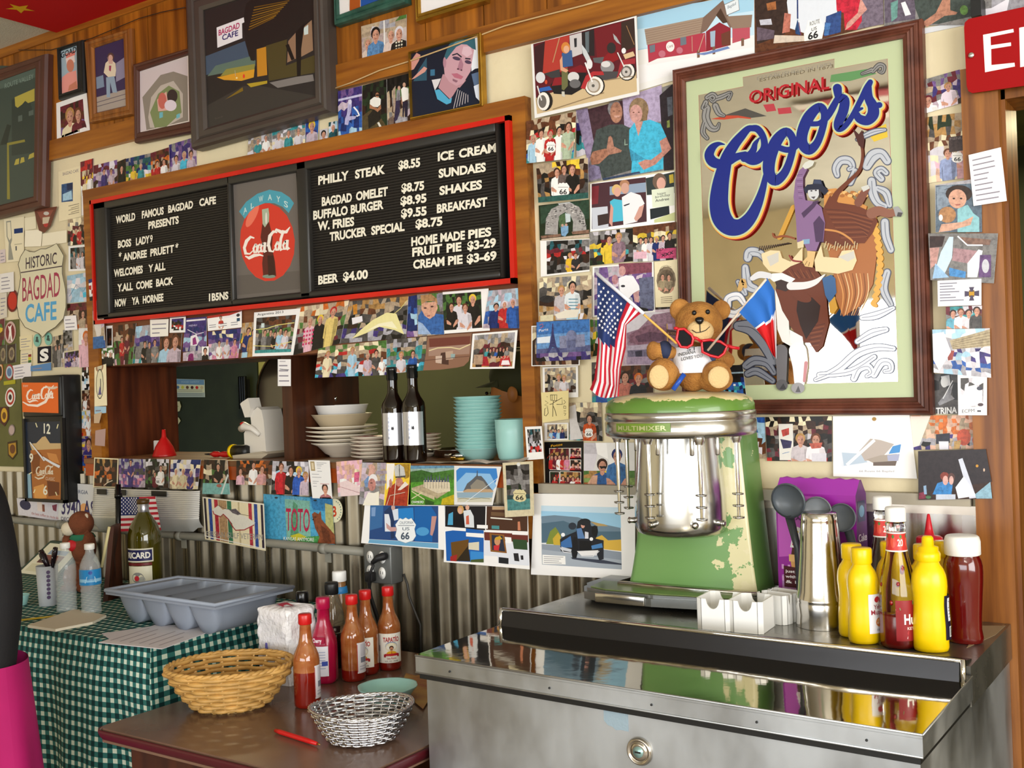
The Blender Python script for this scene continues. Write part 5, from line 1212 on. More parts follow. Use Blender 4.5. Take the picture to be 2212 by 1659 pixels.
letters(pl,200,400,4.608,['WORLD@232,382,425,345|FAMOUS@490,330,708,288|BAGDAD@752,275,1000,225|CAFE@1062,208,1228,182','PRESENTS@555,437,858,378','BOSS@252,625,385,605|LADY@432,598,568,572|9@572,570,598,563','*@260,745,290,738|ANDREE@305,752,540,715|PRUETT@575,708,810,665|*@824,655,856,648','WELCOMES@212,912,500,872|Y ALL@555,865,725,840','Y.ALL@247,1058,400,1040|COME@433,1035,595,1015|BACK@632,1008,803,985','NOW@222,1210,335,1198|YA@390,1190,465,1180|HORNEE@500,1176,705,1150','1B5NS@1158,1152,1352,1132'],70)
letters(pr_,650,240,3.95,['PHILLY@148,628,408,582|STEAK@462,575,718,530|$8.55@832,498,1018,470','ICE@1168,425,1305,405|CREAM@1348,398,1668,345','SUNDAES@1175,568,1578,512','SHAKES@1182,715,1545,660','BREAKFAST@1160,868,1590,808','BAGDAD@178,808,435,770|OMELET@470,762,742,718|$8.75@858,692,1052,668','BUFFALO@105,925,400,880|BURGER@425,875,705,830|$8.95@850,802,1072,775','W. FRIES@142,1018,455,975|$9.55@855,908,1073,885','TRUCKER@245,1108,560,1060|SPECIAL@600,1055,885,1018|$8.75@978,998,1208,972','HOME@942,1150,1165,1120|MADE@1190,1115,1400,1092|PIES@1428,1088,1625,1062','FRUIT@950,1240,1205,1205|PIE@1243,1205,1370,1190|$3-29@1420,1185,1665,1155','CREAM@958,1345,1225,1315|PIE@1255,1312,1380,1298|$3-69@1415,1295,1670,1265','BEER@148,1478,318,1455|$4.00@360,1448,572,1425'],70)
def script_cola(z,col,pts,h,reg=True):
 """the flowing drink lettering: slanted text with its two swashes; pts: baseline start, end"""
 (x0,y0),(x1,y1)=pts
 f=lambda u,v:(x0+(x1-x0)*u,y0+(y1-y0)*u-h*v)
 R_=lambda L_:' '.join('%f,%f'%f(u,v)for u,v in L_)
 w=h*.16
 z.l(col,[w*.5,w,w*1.3,w*1.1,w*1.2,w*.6,w*.3],R_([(.22,.92),(.14,1.02),(.05,.8),(.0,.4),(.03,.05),(.12,.0),(.2,.2)]))
 for u in(.2,.36,.68):
  z.l(col,w*.8,R_([(u+.05,.55),(u,.3),(u+.02,.05),(u+.06,.05),(u+.085,.3),(u+.05,.55)]),True)
 z.l(col,w*.8,R_([(.36,.5),(.31,.45),(.29,.2),(.31,.03),(.36,.12)]))
 z.l(col,w,R_([(.455,.6),(.44,.2),(.45,.02),(.48,.1)])).l(col,w*.6,R_([(.49,.38),(.53,.38)]))
 z.l(col,[w*.5,w,w*1.3,w*1.1,w*1.2,w*.6,w*.3],R_([(.72,1.1),(.64,1.2),(.56,.95),(.53,.45),(.56,.05),(.63,-.02),(.68,.2)]))
 z.l(col,w,R_([(.86,1.2),(.80,.7),(.785,.2),(.80,.02),(.83,.1)]))
 z.l(col,w*.8,R_([(.90,.55),(.85,.3),(.87,.05),(.91,.05),(.935,.3),(.90,.55)]),True).l(col,w,R_([(.945,.6),(.935,.2),(.95,.02),(.985,.12)]))
 z.l(col,[w*.4,w*1.2,w*1.3,w*.8,w*.3],R_([(.02,-.1),(.1,-.25),(.22,-.12),(.34,-.12),(.42,-.22)]))
 z.l(col,[w*.4,w*1.1,w*1.3,w*1.2,w*.3],R_([(.64,1.1),(.7,1.28),(.8,1.12),(.92,1.08),(1.0,1.36)]))
p=Pr([c for q in PM for c in q],0.024,'6a635e')
z=Z(p,200,400,4.608)
z('5f5853','1440,900 2090,850 2095,1030 1440,1095').e('d03a2a',1740,567,274,392,rot=-.06).e('e8745c',1590,300,40,130,rot=.45)
z('4a9cb0','1458,262 1530,165 1640,85 1760,45 1880,68 1960,120 2005,180 1952,278 1890,215 1810,180 1720,176 1620,215 1560,270 1515,335')
for t,x0,y0,x1,y1 in(('A',1500,298,1535,262),('L',1575,240,1605,218),('W',1655,172,1698,158),('A',1745,150,1785,148),('Y',1830,162,1868,172),('S',1905,208,1945,228)):
 z.t(t,'c8dcd8',x0,y0,x1,y1,58,.01)
z('5a231c','1690,380 1755,360 1792,520 1785,620 1815,760 1828,905 1700,925 1688,780 1702,640 1672,520')('a8b49c','1686,242 1750,228 1758,290 1755,362 1715,420 1692,385').e('7c9080',1755,908,66,18)('3a1a14','1740,700 1800,700 1820,890 1750,900')
script_cola(z,'f2e8de',((1510,690),(1965,640)),165)
z.e('e0d8d0',1728,330,10,60)
p.done('',parent=mo,name='poster')
# ---------------- the beer mirror in its brown frame
mq=[1450,150,1990,38,2014,897,1472,895]
co=thing('mirror_sign',onY(1743,897),'large brown-framed mirror sign with blue script and a bull rider','mirror')
D_=0.032
O_=[onY(mq[i],mq[i+1],-D_)for i in(0,2,4,6)]
inn=[1480,176.5,1950.5,82.5,1974.5,858,1498,866]
I_=[onY(inn[i],inn[i+1],-.018)for i in(0,2,4,6)]
mb=MB()
rings=[[O_[k].lerp(I_[k],f)for k in range(4)]for f in(0,0,.12,.2,.26,.38,.44,.56,.62,.74,.8,1,1)]
dys=(0,-D_*.8,-D_,-D_*.92,-D_,-D_*.98,-D_*.86,-D_*.92,-D_*.8,-D_*.86,-D_*.72,-.02,-.012)
vs_=[Vector((q.x,dys[i],q.z))for i,r in enumerate(rings)for q in r]
mb.add(vs_,[(i*4+k,i*4+(k+1)%4,(i+1)*4+(k+1)%4,(i+1)*4+k)for i in range(len(rings)-1)for k in range(4)])
mb.build('frame',mat('ribbed_brown_wood','6a3a2a',0.45,col2='4a2419',vscale=3,stretch=(6,6,6)),co,world=True)
A=(1450,100,3.88)
B=(1450,480,3.88)
RIM=zp(*A,'232,410 605,340 600,262 1368,107 1368,190 1810,103')+zp(*B,'1900,1335 310,1372')
Pr(None,.013,'d8d8d8',poly=RIM).mb.build('mirror_glass',mat('mirror_silver','ece4d4',0.03,1.0,bump=0.015,bscale=5),co,world=True)
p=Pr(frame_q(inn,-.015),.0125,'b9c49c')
p.mb=MB()
yy=-.0127
outer=[onY(inn[i]+dx,inn[i+1]+dy,yy)for i,dx,dy in((0,-4,-4),(2,4,-4),(4,4,4),(6,-4,4))]
R_=[onY(x,y,yy)for x,y in RIM]
p.mb.add(outer+R_,[(0,4,5,6,7,1),(1,7,8,9,2),(2,10,11,3),(3,11,4,0),(1,9,2),(2,9,10)][:0]or[(0,1,9,8,7,6,5,4),(1,2,10,9),(2,3,11,10),(3,0,4,11)],0,False,'b9c49c')
p.k=12
p.line('a01c30',1.3,RIM,True)
class ZZ(Z):
 def L(z,col,pts,grow=0.0,dx=0.0,dy=0.0):
  """one smooth brush stroke (x,y,width ...), with rounded ends, as a single ribbon"""
  q=[tuple(map(float,t.split(',')))for t in pts.split()]
  if grow is None:
   q,grow=[(a,b,5.0)for a,b,c in q],0.0
  closed=q[0][:2]==q[-1][:2]and len(q)>3
  if closed:
   q=q[:-1]
  n=len(q)
  P_,W_=[],[]
  g=(lambda i:q[i%n])if closed else(lambda i:q[min(max(i,0),n-1)])
  for i in range(n if closed else n-1):
   a,b,c,d=g(i-1),g(i),g(i+1),g(i+2)
   for s in range(6):
    t=s/6
    f=lambda k:.5*(2*b[k]+(c[k]-a[k])*t+(2*a[k]-5*b[k]+4*c[k]-d[k])*t*t+(3*b[k]-a[k]-3*c[k]+d[k])*t**3)
    P_.append((f(0)+dx,f(1)+dy))
    W_.append(max(2,f(2))+grow)
  if not closed:
   P_.append((q[-1][0]+dx,q[-1][1]+dy))
   W_.append(q[-1][2]+grow)
   for e,o in((0,1),(-1,-2)):
    v=Vector((P_[e][0]-P_[o][0],P_[e][1]-P_[o][1])).normalized()*W_[e]*.5
    ext=[((P_[e][0]+v.x*k,P_[e][1]+v.y*k),W_[e]*math.sqrt(1-k*k))for k in(.4,.7,.9,.99)]
    for p_,w_ in ext:
     P_.insert(0,p_)if e==0 else P_.append(p_)
     W_.insert(0,w_)if e==0 else W_.append(w_)
  x0,y0,s=z.a
  z.p.line(col,[w_/s for w_ in W_],[(x0+a/s,y0+b/s)for a,b in P_],closed)
  return z
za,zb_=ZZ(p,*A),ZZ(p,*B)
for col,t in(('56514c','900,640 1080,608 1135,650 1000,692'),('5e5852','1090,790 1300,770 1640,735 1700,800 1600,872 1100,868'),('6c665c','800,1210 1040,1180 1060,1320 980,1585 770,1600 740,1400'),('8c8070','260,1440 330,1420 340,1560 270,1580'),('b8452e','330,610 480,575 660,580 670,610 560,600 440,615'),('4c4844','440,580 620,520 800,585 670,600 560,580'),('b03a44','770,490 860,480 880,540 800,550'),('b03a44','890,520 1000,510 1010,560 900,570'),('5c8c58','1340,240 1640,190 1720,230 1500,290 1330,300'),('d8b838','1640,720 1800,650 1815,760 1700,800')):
 za(col,t)  # room reflections painted as dark and coloured patches on the mirror
GR,DG,PG='8e8c8a','4c4a4a','b9bdc6'
# silver scrollwork
for c,o_ in((DG,16),(GR,0),('3a3838',None)):
 for s in('300,430,30 345,405,34 372,430,30 350,460,26 325,440,20','372,440,30 430,420,34 500,390,20 480,440,26','290,470,34 270,520,34 300,500,24','300,520,50 290,600,54 330,680,50 380,690,34 400,650,16','370,500,44 400,560,40 440,580,20','280,640,30 265,720,34 300,770,24','1690,210,24 1740,160,34 1780,170,30 1770,215,26 1740,210,16','1600,230,16 1680,200,30'):
  za.L(c,s,o_)
for c,o_ in(('5c6070',18),(PG,0),('6a7080',None)):
 for s in('1640,1000,70 1690,920,90 1760,900,70 1810,960,60','1760,1110,50 1720,1060,50 1760,1030,44 1800,1060,40','1390,1080,40 1380,1020,56 1420,960,60 1490,960,60 1520,1010,40 1490,1030,30','1680,1130,60 1690,1230,70 1730,1310,60 1790,1340,40','1730,1190,40 1800,1230,60 1830,1330,40','1540,1050,50 1500,1140,50','1560,780,24 1690,720,40 1790,700,20'):
  za.L(c,s,o_)
 for s in('1790,0,60 1800,120,60 1840,230,50','1810,420,50 1780,560,60 1840,690,40','640,300,60 660,250,70 740,260,60 800,330,40','620,380,50 640,520,70 700,560,60','560,500,30 600,560,50 620,600,30'):
  zb_.L(c,s,o_)
for c,o_ in(('2c3040',18),('787c88',0),('2c3040',None)):
 for s in('560,870,70 680,890,120 790,1000,130 860,1150,90','630,1200,60 700,1160,70 800,1180,60 860,1260,40','640,1270,50 720,1250,60 850,1330,40'):
  zb_.L(c,s,o_)
for c,o_ in(('6c7488',14),('e4e4ea',0),('8c94a8',None)):
 for s in('1210,1320,30 1400,1230,60 1560,1100,70 1720,1050,60 1860,1060,40','1240,1280,40 1500,1250,50 1700,1130,40','1530,1310,50 1570,1230,60 1650,1210,50 1680,1260,40 1640,1290,30','1700,1280,50 1760,1180,60 1830,1180,50 1840,1240,40 1790,1250,30','1560,1000,40 1680,930,60 1800,900,40','1600,800,40 1720,780,60 1860,720,30','470,700,60 480,640,60 560,620,60 610,680,40','470,760,60 540,770,60 600,720,30'):
  zb_.L(c,s,o_)
  # wicker coil, braid and rope
zb_('a8683a','1250,-20 1420,-150 1660,-80 1730,60 1720,300 1690,520 1600,690 1440,790 1380,640 1360,430')
for i in range(9):
 zb_.L(('d89a5c','7c4824','e8c090')[i%3],'%d,430,6 %d,600,9 %d,780,4'%(1390+i*32,1440+i*26,1420+i*18))
for i in range(26):
 t=i/25
 x,y=(1690+60*math.sin(t*3),-30+720*t)
 zb_.e('d8a44c',x,y,34,20,True,rot=.6 if i%2 else-.6)
za('c98a48','1280,1200 1380,1190 1480,1230 1540,1290 1640,1340 1620,1420 1280,1380')
for i in range(16):
 za.e('e0b070' if i%2 else 'a86a34',1300+i*22,1215+(i*13)%40,22,14)
for i in range(14):
 t=i/13
 za.e('c8963c',1020-110*t,1350+250*t,26,18,True,rot=-.8)
za.L('8a4a2c','850,1570,14 870,1600,18 950,1590,18 1030,1610,16')
# bull
BR,BD='6a3420','2c1814'
za.L(BR,'1360,1290,60 1400,1220,44 1490,1130,34 1570,1050,30 1600,960,26 1600,860,22 1580,800,30')
za('4a2420','1570,830 1545,760 1520,690 1570,740 1600,700 1620,780 1610,860')
za(BR,'1270,1370 1330,1250 1400,1310 1560,1335 1700,1400 1730,1470 1690,1560 1620,1650 1280,1650')
zb_(BR,'1270,-20 1700,-30 1640,110 1560,190 1380,200 1280,150')
for i in range(12):
 za.l('8c5234' if i%2 else '4c2418',5,'%d,%d %d,%d %d,%d'%(1290+i*12,1365+i*22,1450+i*18,1375+i*20,1700-i*6,1440+i*16))
zb_.L('c88a4c','1270,60,16 1400,80,16 1500,140,16 1530,180,10')
za.L('8a5a48','1680,1400,90 1740,1380,80 1820,1400,70 1880,1390,56')
za('9a9a9c','1860,1350 1900,1340 1943,1395 1925,1430 1880,1425')('4a4648','1900,1390 1940,1395 1925,1430 1890,1425')
za.L('7a4a3c','1570,1310,70 1610,1240,64 1640,1190,50')('c8c8c4','1590,1180 1650,1160 1665,1190 1610,1220')
zb_(BR,'890,470 930,410 1050,335 1180,360 1270,470 1300,620 1320,850 1270,1040 1215,1095 1160,1010 1120,1010 1060,960 990,860 930,740 870,600')
for i in range(10):
 zb_.l('8c5234' if i%2 else '4a2418',5,'%d,%d %d,%d'%(960+i*24,420-(i%3)*14,1010+i*22,470))
 zb_.l('8c5234' if i%2 else '4a2418',5,'%d,%d %d,%d'%(1150+(i%3)*10,880+i*18,1290-i*6,850+i*20))
zb_(BD,'1060,640 1180,630 1250,700 1230,830 1130,980 1080,860 1050,740').e(BR,1090,620,90,44,rot=.4)
zb_('eceae8','870,560 900,640 930,740 985,830 990,920 1000,1000 1090,1040 1110,1030 1020,1050 930,1000 890,900 880,760')('f2f0f0','990,900 1100,960 1110,1030 1060,1050 1000,1010').e('2a2024',900,545,22,18)('3a2a28','870,500 900,470 1010,480 1030,540 960,580 890,560').l('5a6a8c',7,'1010,1040 1050,1050 1110,1035')
zb_('f0eeec','800,450 850,430 930,425 1040,475 1000,510 920,480 860,500').L('e2e0e2','1000,535,66 1120,530,60 1210,500,44 1285,440,10').L('d8d8de','820,450,50 740,440,56 680,470,40').L('c8a060','575,560,40 600,490,44 620,540,30')
zb_.L('6c6a6e','920,1080,110 925,1200,90 925,1330,80').e('5a585c',927,1365,50,48)('3a383c','905,1400 940,1350 965,1400')
zb_.L('f2f0f2','1060,1080,150 1080,1200,130 1075,1340,90').L('c88a90','1130,1180,30 1115,1330,24').e('9a989c',1062,1390,56,46)('5a585c','1040,1425 1065,1370 1085,1425')
# rider
zb_('e6cfa6','755,265 830,235 910,240 930,300 1000,330 1100,210 1100,330 1000,370 920,425 820,410 770,350')('e6cfa6','1200,320 1255,190 1275,290 1400,300 1430,240 1530,230 1555,320 1520,400 1400,432 1210,410')('c8c4bc','800,290 900,250 900,330 830,370')('c8c4bc','1400,290 1530,240 1540,300 1480,330')
for i in range(14):
 zb_.l('3a2a20',9,'%d,%d %d,%d'%(735+i*18,240-i*5,745+i*19,200-i*2))
 zb_.l('c8b48c',8,'%d,%d %d,%d'%(1280+i*21,215+(i%3)*12,1300+i*20,160+(i%4)*14))
zb_('3a6090','1265,470 1340,440 1375,470 1385,590 1325,680 1290,610')('c8963c','1320,680 1370,620 1395,720 1360,770 1330,760')
PU,PD='84648e','4a3354'
za(PU,'1025,1260 1040,1120 1070,1040 1110,1010 1140,1030 1105,1100 1105,1180 1125,1290 1200,1300 1260,1350 1290,1480 1275,1640 1055,1640 1045,1450')
zb_(PU,'1048,-20 1280,-20 1265,110 1215,240 1140,240 1100,150 1060,170')
za(PD,'1090,1400 1180,1320 1190,1300 1240,1290 1200,1350 1110,1440')(PD,'1190,1480 1240,1420 1285,1480 1270,1640 1210,1640')
for i in range(9):
 za.l('a488aa' if i%2 else '5c4064',4,'%d,%d %d,%d'%(1045+i*3,1080+i*24,1100,1075+i*25))
za('d0d0c8','1098,1005 1120,975 1160,955 1200,965 1185,1000 1150,1022 1120,1030').e('c8c8cc',1192,1222,48,66).e('3a3038',1175,1212,9,6).e('3a3038',1212,1208,9,6)('2a2028','1150,1180 1200,1165 1240,1190 1270,1260 1240,1270 1235,1200')('4a4048','1170,1262 1210,1258 1195,1280')
za('22253a','1108,1195 1140,1160 1185,1155 1195,1115 1255,1118 1275,1170 1320,1210 1285,1250 1240,1200 1150,1205 1130,1240')('3c4460','1190,1150 1200,1118 1250,1120 1260,1155')
zb_('7fa0c0','1098,145 1160,140 1160,180 1100,185')('d8c8a0','1055,170 1110,150 1110,210 1060,220')('d8b47c','1140,240 1210,245 1195,330 1185,380 1120,370 1100,330 1140,290').l('7a5a30',5,'1120,360 1140,325').l('7a5a30',5,'1150,370 1160,335')
zb_.L('8a3030','990,280,14 1020,320,14 1090,330,12')
# lettering
za.t('ORIGINAL','b01c28',652,478,1325,352,100,.018).t('ESTABLISHED IN 1873','8a8478',720,285,1340,165,28)
C_=['715,690,40 650,690,55 585,755,75 525,830,88 468,930,100 435,1050,120 410,1180,142 400,1320,158 425,1440,165 490,1510,150 580,1510,128 660,1440,106 720,1330,84 765,1200,60 792,1080,44','650,690,45 720,692,60 770,760,56 780,850,64 740,925,90 680,950,92 610,930,60','610,940,60 665,905,64 690,865,56 705,815,40 738,770,14','445,822,10 395,818,36 345,850,64 318,910,80 345,965,88 405,985,80 470,965,80 540,930,66 620,905,50','965,715,70 885,790,98 828,930,104 820,1060,98 872,1125,88 950,1060,70 1005,920,60 1022,790,64 965,715,70','905,850,50 970,868,50 1030,850,52 1085,780,60','1240,508,70 1155,590,95 1100,720,95 1100,815,90 1155,868,84 1222,810,66 1270,680,60 1285,560,64 1240,508,70','1175,650,44 1240,645,44 1300,600,54 1350,520,60 1392,440,50','1392,352,76 1405,420,66 1452,450,80 1442,540,84 1402,640,78 1402,690,58 1452,672,48 1520,580,46 1588,450,48 1640,352,58 1668,300,46','1655,340,50 1655,430,74 1690,505,90 1690,572,98 1640,622,82 1572,602,70 1552,545,46 1600,520,20','1700,500,46 1745,492,50']
for col,gr,dx,dy in(('a01c14',46,13,13),('e8b04c',40,6,7),('b8c8a4',26,0,0),('10227c',0,0,0)):
 for s in C_:
  za.L(col,s,gr,dx,dy)
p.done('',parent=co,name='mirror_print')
# ---------------- clock
ck=thing('wall_clock',(onY(110,1000).x-.13,-0.04,1.222),'black wall clock with an orange drink panel above its dial','clock')
cx0,cx1=onY(47.5,900,-.085).x,onY(133.5,900,-.085).x
cz0,cz1=1.222,1.697
mb=MB().rbox((cx0,-0.078,cz0),(cx1,0,cz1),.006)
mb.rbox((cx0+.006,-.085,onY(90,900,-.085).z),(cx1-.004,-.06,cz1-.004),.005)
mb.box((cx0,-.085,cz0),(cx0+.012,-.07,cz1-.16)).box((cx1-.012,-.085,cz0),(cx1,-.07,cz1-.16)).box((cx0,-.085,cz0),(cx1,-.07,cz0+.012))
mb.build('case','black',ck,world=True)
p=Pr([46.5,826.5,125,826.5,126,892.5,48.5,890],.0862,'e0651c')
z=Z(p,0,620,2.963)
script_cola(z,'f6e6d8',((172,722),(345,712)),62)
z.l('f6e6d8',[6,12,16,18,10],'145,735 180,755 240,760 290,735 330,665').l('d8c0a8',[5,12,16,10],'300,640 330,650 350,645 368,640').t('Enjoy','f0d8c0',150,640,180,636,14)
p.done('',parent=ck,name='drink_panel')
p=Pr([53,912,130,910,131,1083,60,1078],.0785,'1c2638')
z=Z(p,0,620,2.963)
z('c8a878','190,1002 232,1000 270,960 290,955 320,1000 392,1000 392,1050 210,1060')('a8642c','195,1045 392,1035 388,1378 210,1365')('7c4218','200,1080 260,1060 250,1180 210,1200')('c88444','300,1060 360,1070 380,1130 320,1120')('6a3414','300,1240 380,1250 380,1330 310,1340')('d8964c','215,1280 280,1260 300,1350 220,1360')('8fb0c0','165,1200 195,1190 205,1365 170,1360')
for a,b in(((228,870),(238,898)),((372,878),(364,906)),((185,1198),(205,1185)),((215,1318),(225,1295)),((355,1312),(365,1335))):
 z.l('e8e0b0',6,'%d,%d %d,%d'%(*a,*b))
z.t('12','e8e4d0',280,935,322,940,62,.02).t('6','e8e4d0',276,1328,304,1330,58,.02).t('9','e8e4d0',188,1122,212,1122,56,.02)
script_cola(z,'e0d0b8',((232,1195),(342,1200)),44)
z.t('CLASSIC','e0c8b0',292,1235,350,1240,20).l('e0d0b8',[4,10,10,4],'222,1215 245,1228 275,1220 290,1200')
p.done('',parent=ck,name='dial')
for nm,pts,w in(('minute_hand','190,992 275,1100 285,1112',10),('hour_hand','272,1090 330,1125 382,1152',14)):
 p2=Pr(None,.0815,'dcdce0',poly=zp(0,620,2.963,'268,1098 280,1090 290,1105 276,1112'))
 p2.line('dcdce0',[2,w/2.963,w/2.963]if nm[0]=='m' else[w/2.963,w/2.963,w/2.4],zp(0,620,2.963,pts))
 p2.done('',parent=ck,name=nm)
 # ---------------- red enamel sign over the doorway
es=thing('door_sign',onY(2150,200,-.05),'red sign with large white capitals above the doorway','sign')
q=zp(1852,0,3.19,'735,190 742,150 765,132 1149,52 1149,52')[:3]
q=[(2082.5,60),(2084,49),(2092,41),(2900,-136),(2905,88),(2100,201),(2092,197),(2088,186)]
p=Pr(None,.05,'9a0509',thick=.003,poly=q)
z=Z(p,1852,0,3.19)
z('f4f0ec','866,240 1075,199 1078,222 918,254 920,312 1058,292 1060,316 922,338 924,448 1083,432 1086,458 880,498')
z('f4f0ec','1115,192 1180,178 1190,440 1122,452')
z.t('MPLOYEES','f4f0ec',1122,452,2900,180,258,.03)
p.done('',parent=es,name='plate',m='matte')
pt=onY(2098,119,-.053)
MB().ell(pt,(.006,.003,.006)).build('screw','chrome',es,world=True)
for x in(onY(2110,100).x,onY(2800,0).x):
 MB().box((x,-.05,2.33),(x+.02,0,2.37)).build('bracket','black',es,world=True)
 # red flag with gold stars on the ceiling, unseen flags further back, added for the mirror to reflect
def flagC(label,pts,col,stars=(),name='flag',z_=2.985):
 m=MB()
 m.prism([(x,y,z_)for x,y in pts],(0,0,.002),0,col)
 for sx,sy,sr in stars:
  m.add([(sx+sr*(1 if k%2==0 else .4)*math.cos(math.pi/5*k),sy+sr*(1 if k%2==0 else .4)*math.sin(math.pi/5*k),z_-.0006)for k in range(10)],[list(range(10))],0,False,'d8a81c')
 o=m.build(name,'matte',origin=(pts[0][0],pts[0][1],z_))
 return tag(o,label,'flag')
def cz(x,y):
 q=onZ(x,y,2.985)
 return(q.x,q.y)
fa,fb2,fc=cz(131,73),cz(0,37),cz(360,0)
e1=Vector((fb2[0]-fa[0],fb2[1]-fa[1])).normalized()
fd=(fa[0]+e1.x*1.0,fa[1]+e1.y*1.0)
fe=(fc[0]+.5+e1.x*.9,fc[1]+e1.y*.9)
s1=cz(43,18)
flagC('red flag with gold stars stretched under the ceiling',[fa,(fc[0]+.5,fa[1]-.02),fe,fd],'b80a10',[(s1[0],s1[1],.05),(s1[0]+.12,s1[1]-.14,.07)])
m=MB()
for i in range(6):
 for j in range(5):
  m.prism([(-1.9+i*.12,-3.6+j*.12,2.98),(-1.78+i*.12,-3.6+j*.12,2.98),(-1.78+i*.12,-3.48+j*.12,2.98),(-1.9+i*.12,-3.48+j*.12,2.98)],(0,0,.002),0,'b83038' if(i+j)%2 else 'eee6da')
tag(m.build('flag','matte',origin=(-1.9,-3.6,2.98)),'red and white chequered flag on the ceiling behind the viewer','flag')
flagC('added unseen green flag on the ceiling behind the viewer',[(-1.0,-3.7),(-.4,-3.7),(-.4,-3.2),(-1.0,-3.2)],'1f7a3c')
flagC('added unseen yellow flag on the ceiling behind the viewer',[(-1.2,-4.6),(-.5,-4.6),(-.5,-4.1),(-1.2,-4.1)],'e8c020')
# twine along the panelling
tw=[onY(x,y,-.026)for x,y in((40,108),(110,108),(200,82),(300,40),(350,26),(400,16))]
tag(MB().tube(tw,.0014,6).build('twine','black',origin=tw[0]),'dark twine strung along the boards at the ceiling','cord')
tw=[onY(x,y,-.026)for x,y in((706,197),(760,178),(820,152),(882,133),(960,105),(1040,75),(1090,56),(1150,40),(1260,12),(1330,-8))]
tag(MB().tube(tw,.0022,6).build('cord',mat('pale_cord','c8a878',.6),origin=tw[0]),'pale cord tacked along the boarding rail above the menu','cord')
# ---------------- steel ice-cream cooler under the mixer
CT=1.07
cl=thing('ice_cream_cooler',(-0.95,-0.36,0),'stainless steel ice cream cooler with a hinged lid and a rear ledge','cooler')
ang=R(-2.0)
def cw(u,v,z):
 """u along the front 0..1, v from front 0 to wall 1"""
 a=Vector((-1.443,-0.724,z)).lerp(Vector((-0.430,-0.758,z)),u)
 b=Vector((-1.41,-0.032,z)).lerp(Vector((-0.424,-0.032,z)),u)
 return a.lerp(b,v)
def slab(mb,u0,u1,v0,v1,z0,z1,mi=0,zb=0.0):
 p=[cw(u0,v0,z0),cw(u1,v0,z0),cw(u1,v1,z0+zb),cw(u0,v1,z0+zb),cw(u0,v0,z1),cw(u1,v0,z1),cw(u1,v1,z1+zb),cw(u0,v1,z1+zb)]
 return mb.add(p,[(0,3,2,1),(4,5,6,7),(0,1,5,4),(1,2,6,5),(2,3,7,6),(3,0,4,7)],mi)
m=MB()
slab(m,.014,.995,.02,1,.06,.998)
bm=bmesh.new()
m.build('body','brushed',cl,world=True)
slab(MB(),.03,.97,.06,.96,0,.06).build('plinth','black',cl,world=True)
slab(MB(),.004,.998,.006,.50,1.000,1.011).build('gasket','black',cl,world=True)
m=MB()
slab(m,0,1.004,-.004,.47,1.013,1.0425)
m.grid(lambda a,b:cw(a*1.004,-.004+b*.474,1.0495+.006*b-.0035*math.sin(math.pi*a)*math.sin(math.pi*b)+.0010*math.sin(9*a+4*b)),40,20,1)
m.add([cw(0,-.004,1.042),cw(1.004,-.004,1.042),cw(1.004,-.004,1.0495),cw(0,-.004,1.0495),cw(1.004,.47,1.042),cw(1.004,.47,1.0555),cw(0,.47,1.042),cw(0,.47,1.0555)],[(0,1,2,3),(1,4,5,2),(0,3,7,6)])
m.tube([cw(0,-.004,1.0485),cw(1.004,-.004,1.0485)],.0022,8).tube([cw(1.004,-.004,1.0485),cw(1.004,.47,1.0545)],.0018,8).tube([cw(0,-.004,1.014),cw(1.004,-.004,1.014)],.002,8)
m.build('lid',['brushed','mirrorsteel'],cl,world=True)
m=MB()
prof=[(.405,1.053),(.415,1.087),(.425,1.092),(.437,1.092),(.475,1.080),(.545,1.0725),(.545,1.066),(.41,1.05)]
L_=[cw(0.008,v,z)for v,z in prof]
R2=[cw(0.992,v,z)for v,z in prof]
m.add(L_+R2,[(i,(i+1)%8,8+(i+1)%8,8+i)for i in range(8)]+[tuple(range(8)),tuple(range(15,7,-1))],0)
m.build('hinge_cover',mat('dark_flap','2b2a2b',0.28,0.6,bump=.05,bscale=6),cl,world=True)
MB().tube([cw(0.006,.417,1.090),cw(.994,.417,1.090)],.0042,10).build('hinge_bead','chrome',cl,world=True)
for u in(.002,.998):
 MB().tube([cw(u,.41,1.05),cw(u,.417,1.093)],.005,8).build('hinge_end','chrome',cl,world=True)
m=MB()
slab(m,0,1.0,.48,1,.998,CT)
m.build('rear_ledge',mat('worn_ledge_steel','9a978e',0.3,0.85,vary=0.35,vscale=6,rvary=.12),cl,world=True)
# lock, rivets, tape
def front(px,py,d=0.0):
 q=onY(px,py,-.712-.035*(px-915)/1070-d)
 return q
lk=front(1383,1622)
m=MB()
pr=[(.0245,0),(.0255,.004),(.023,.008),(.0205,.0085),(.0185,.005),(.0165,.005),(.0155,.0075),(.012,.008),(.0001,.008)]
m.lathe(pr,32)
m.xf(Matrix.Translation(lk)@Matrix.Rotation(R(90),4,'X'))
m.build('lock',mat('lock_nickel','b8b0a4',.2,1.0),cl,world=True)
MB().lathe([(.010,0),(.010,.0095),(.0001,.0098)],24).add([(-.006,-.0015,.0105),(.006,-.0015,.0105),(.006,.0015,.0105),(-.006,.0015,.0105)],[(0,1,2,3)],1).xf(Matrix.Translation(lk)@Matrix.Rotation(R(90),4,'X')).build('lock_cylinder',[mat('lock_core','8fb0ac',.35,.6),'black'],cl,world=True)
for u in(.09,.33,.545,.74,.92):
 MB().ell(cw(u,-.0055,1.027),(.0022,.0022,.0022),seg=8,rings=6).build('rivet','black',cl,world=True)
tp=zp(880,1230,3.253,'1378,965 1545,995 1552,1140 1500,1128 1465,1130 1440,1105 1410,1095 1380,1060')
m=MB().prism([front(x,y,.0012)for x,y in tp],(0,.001,0))
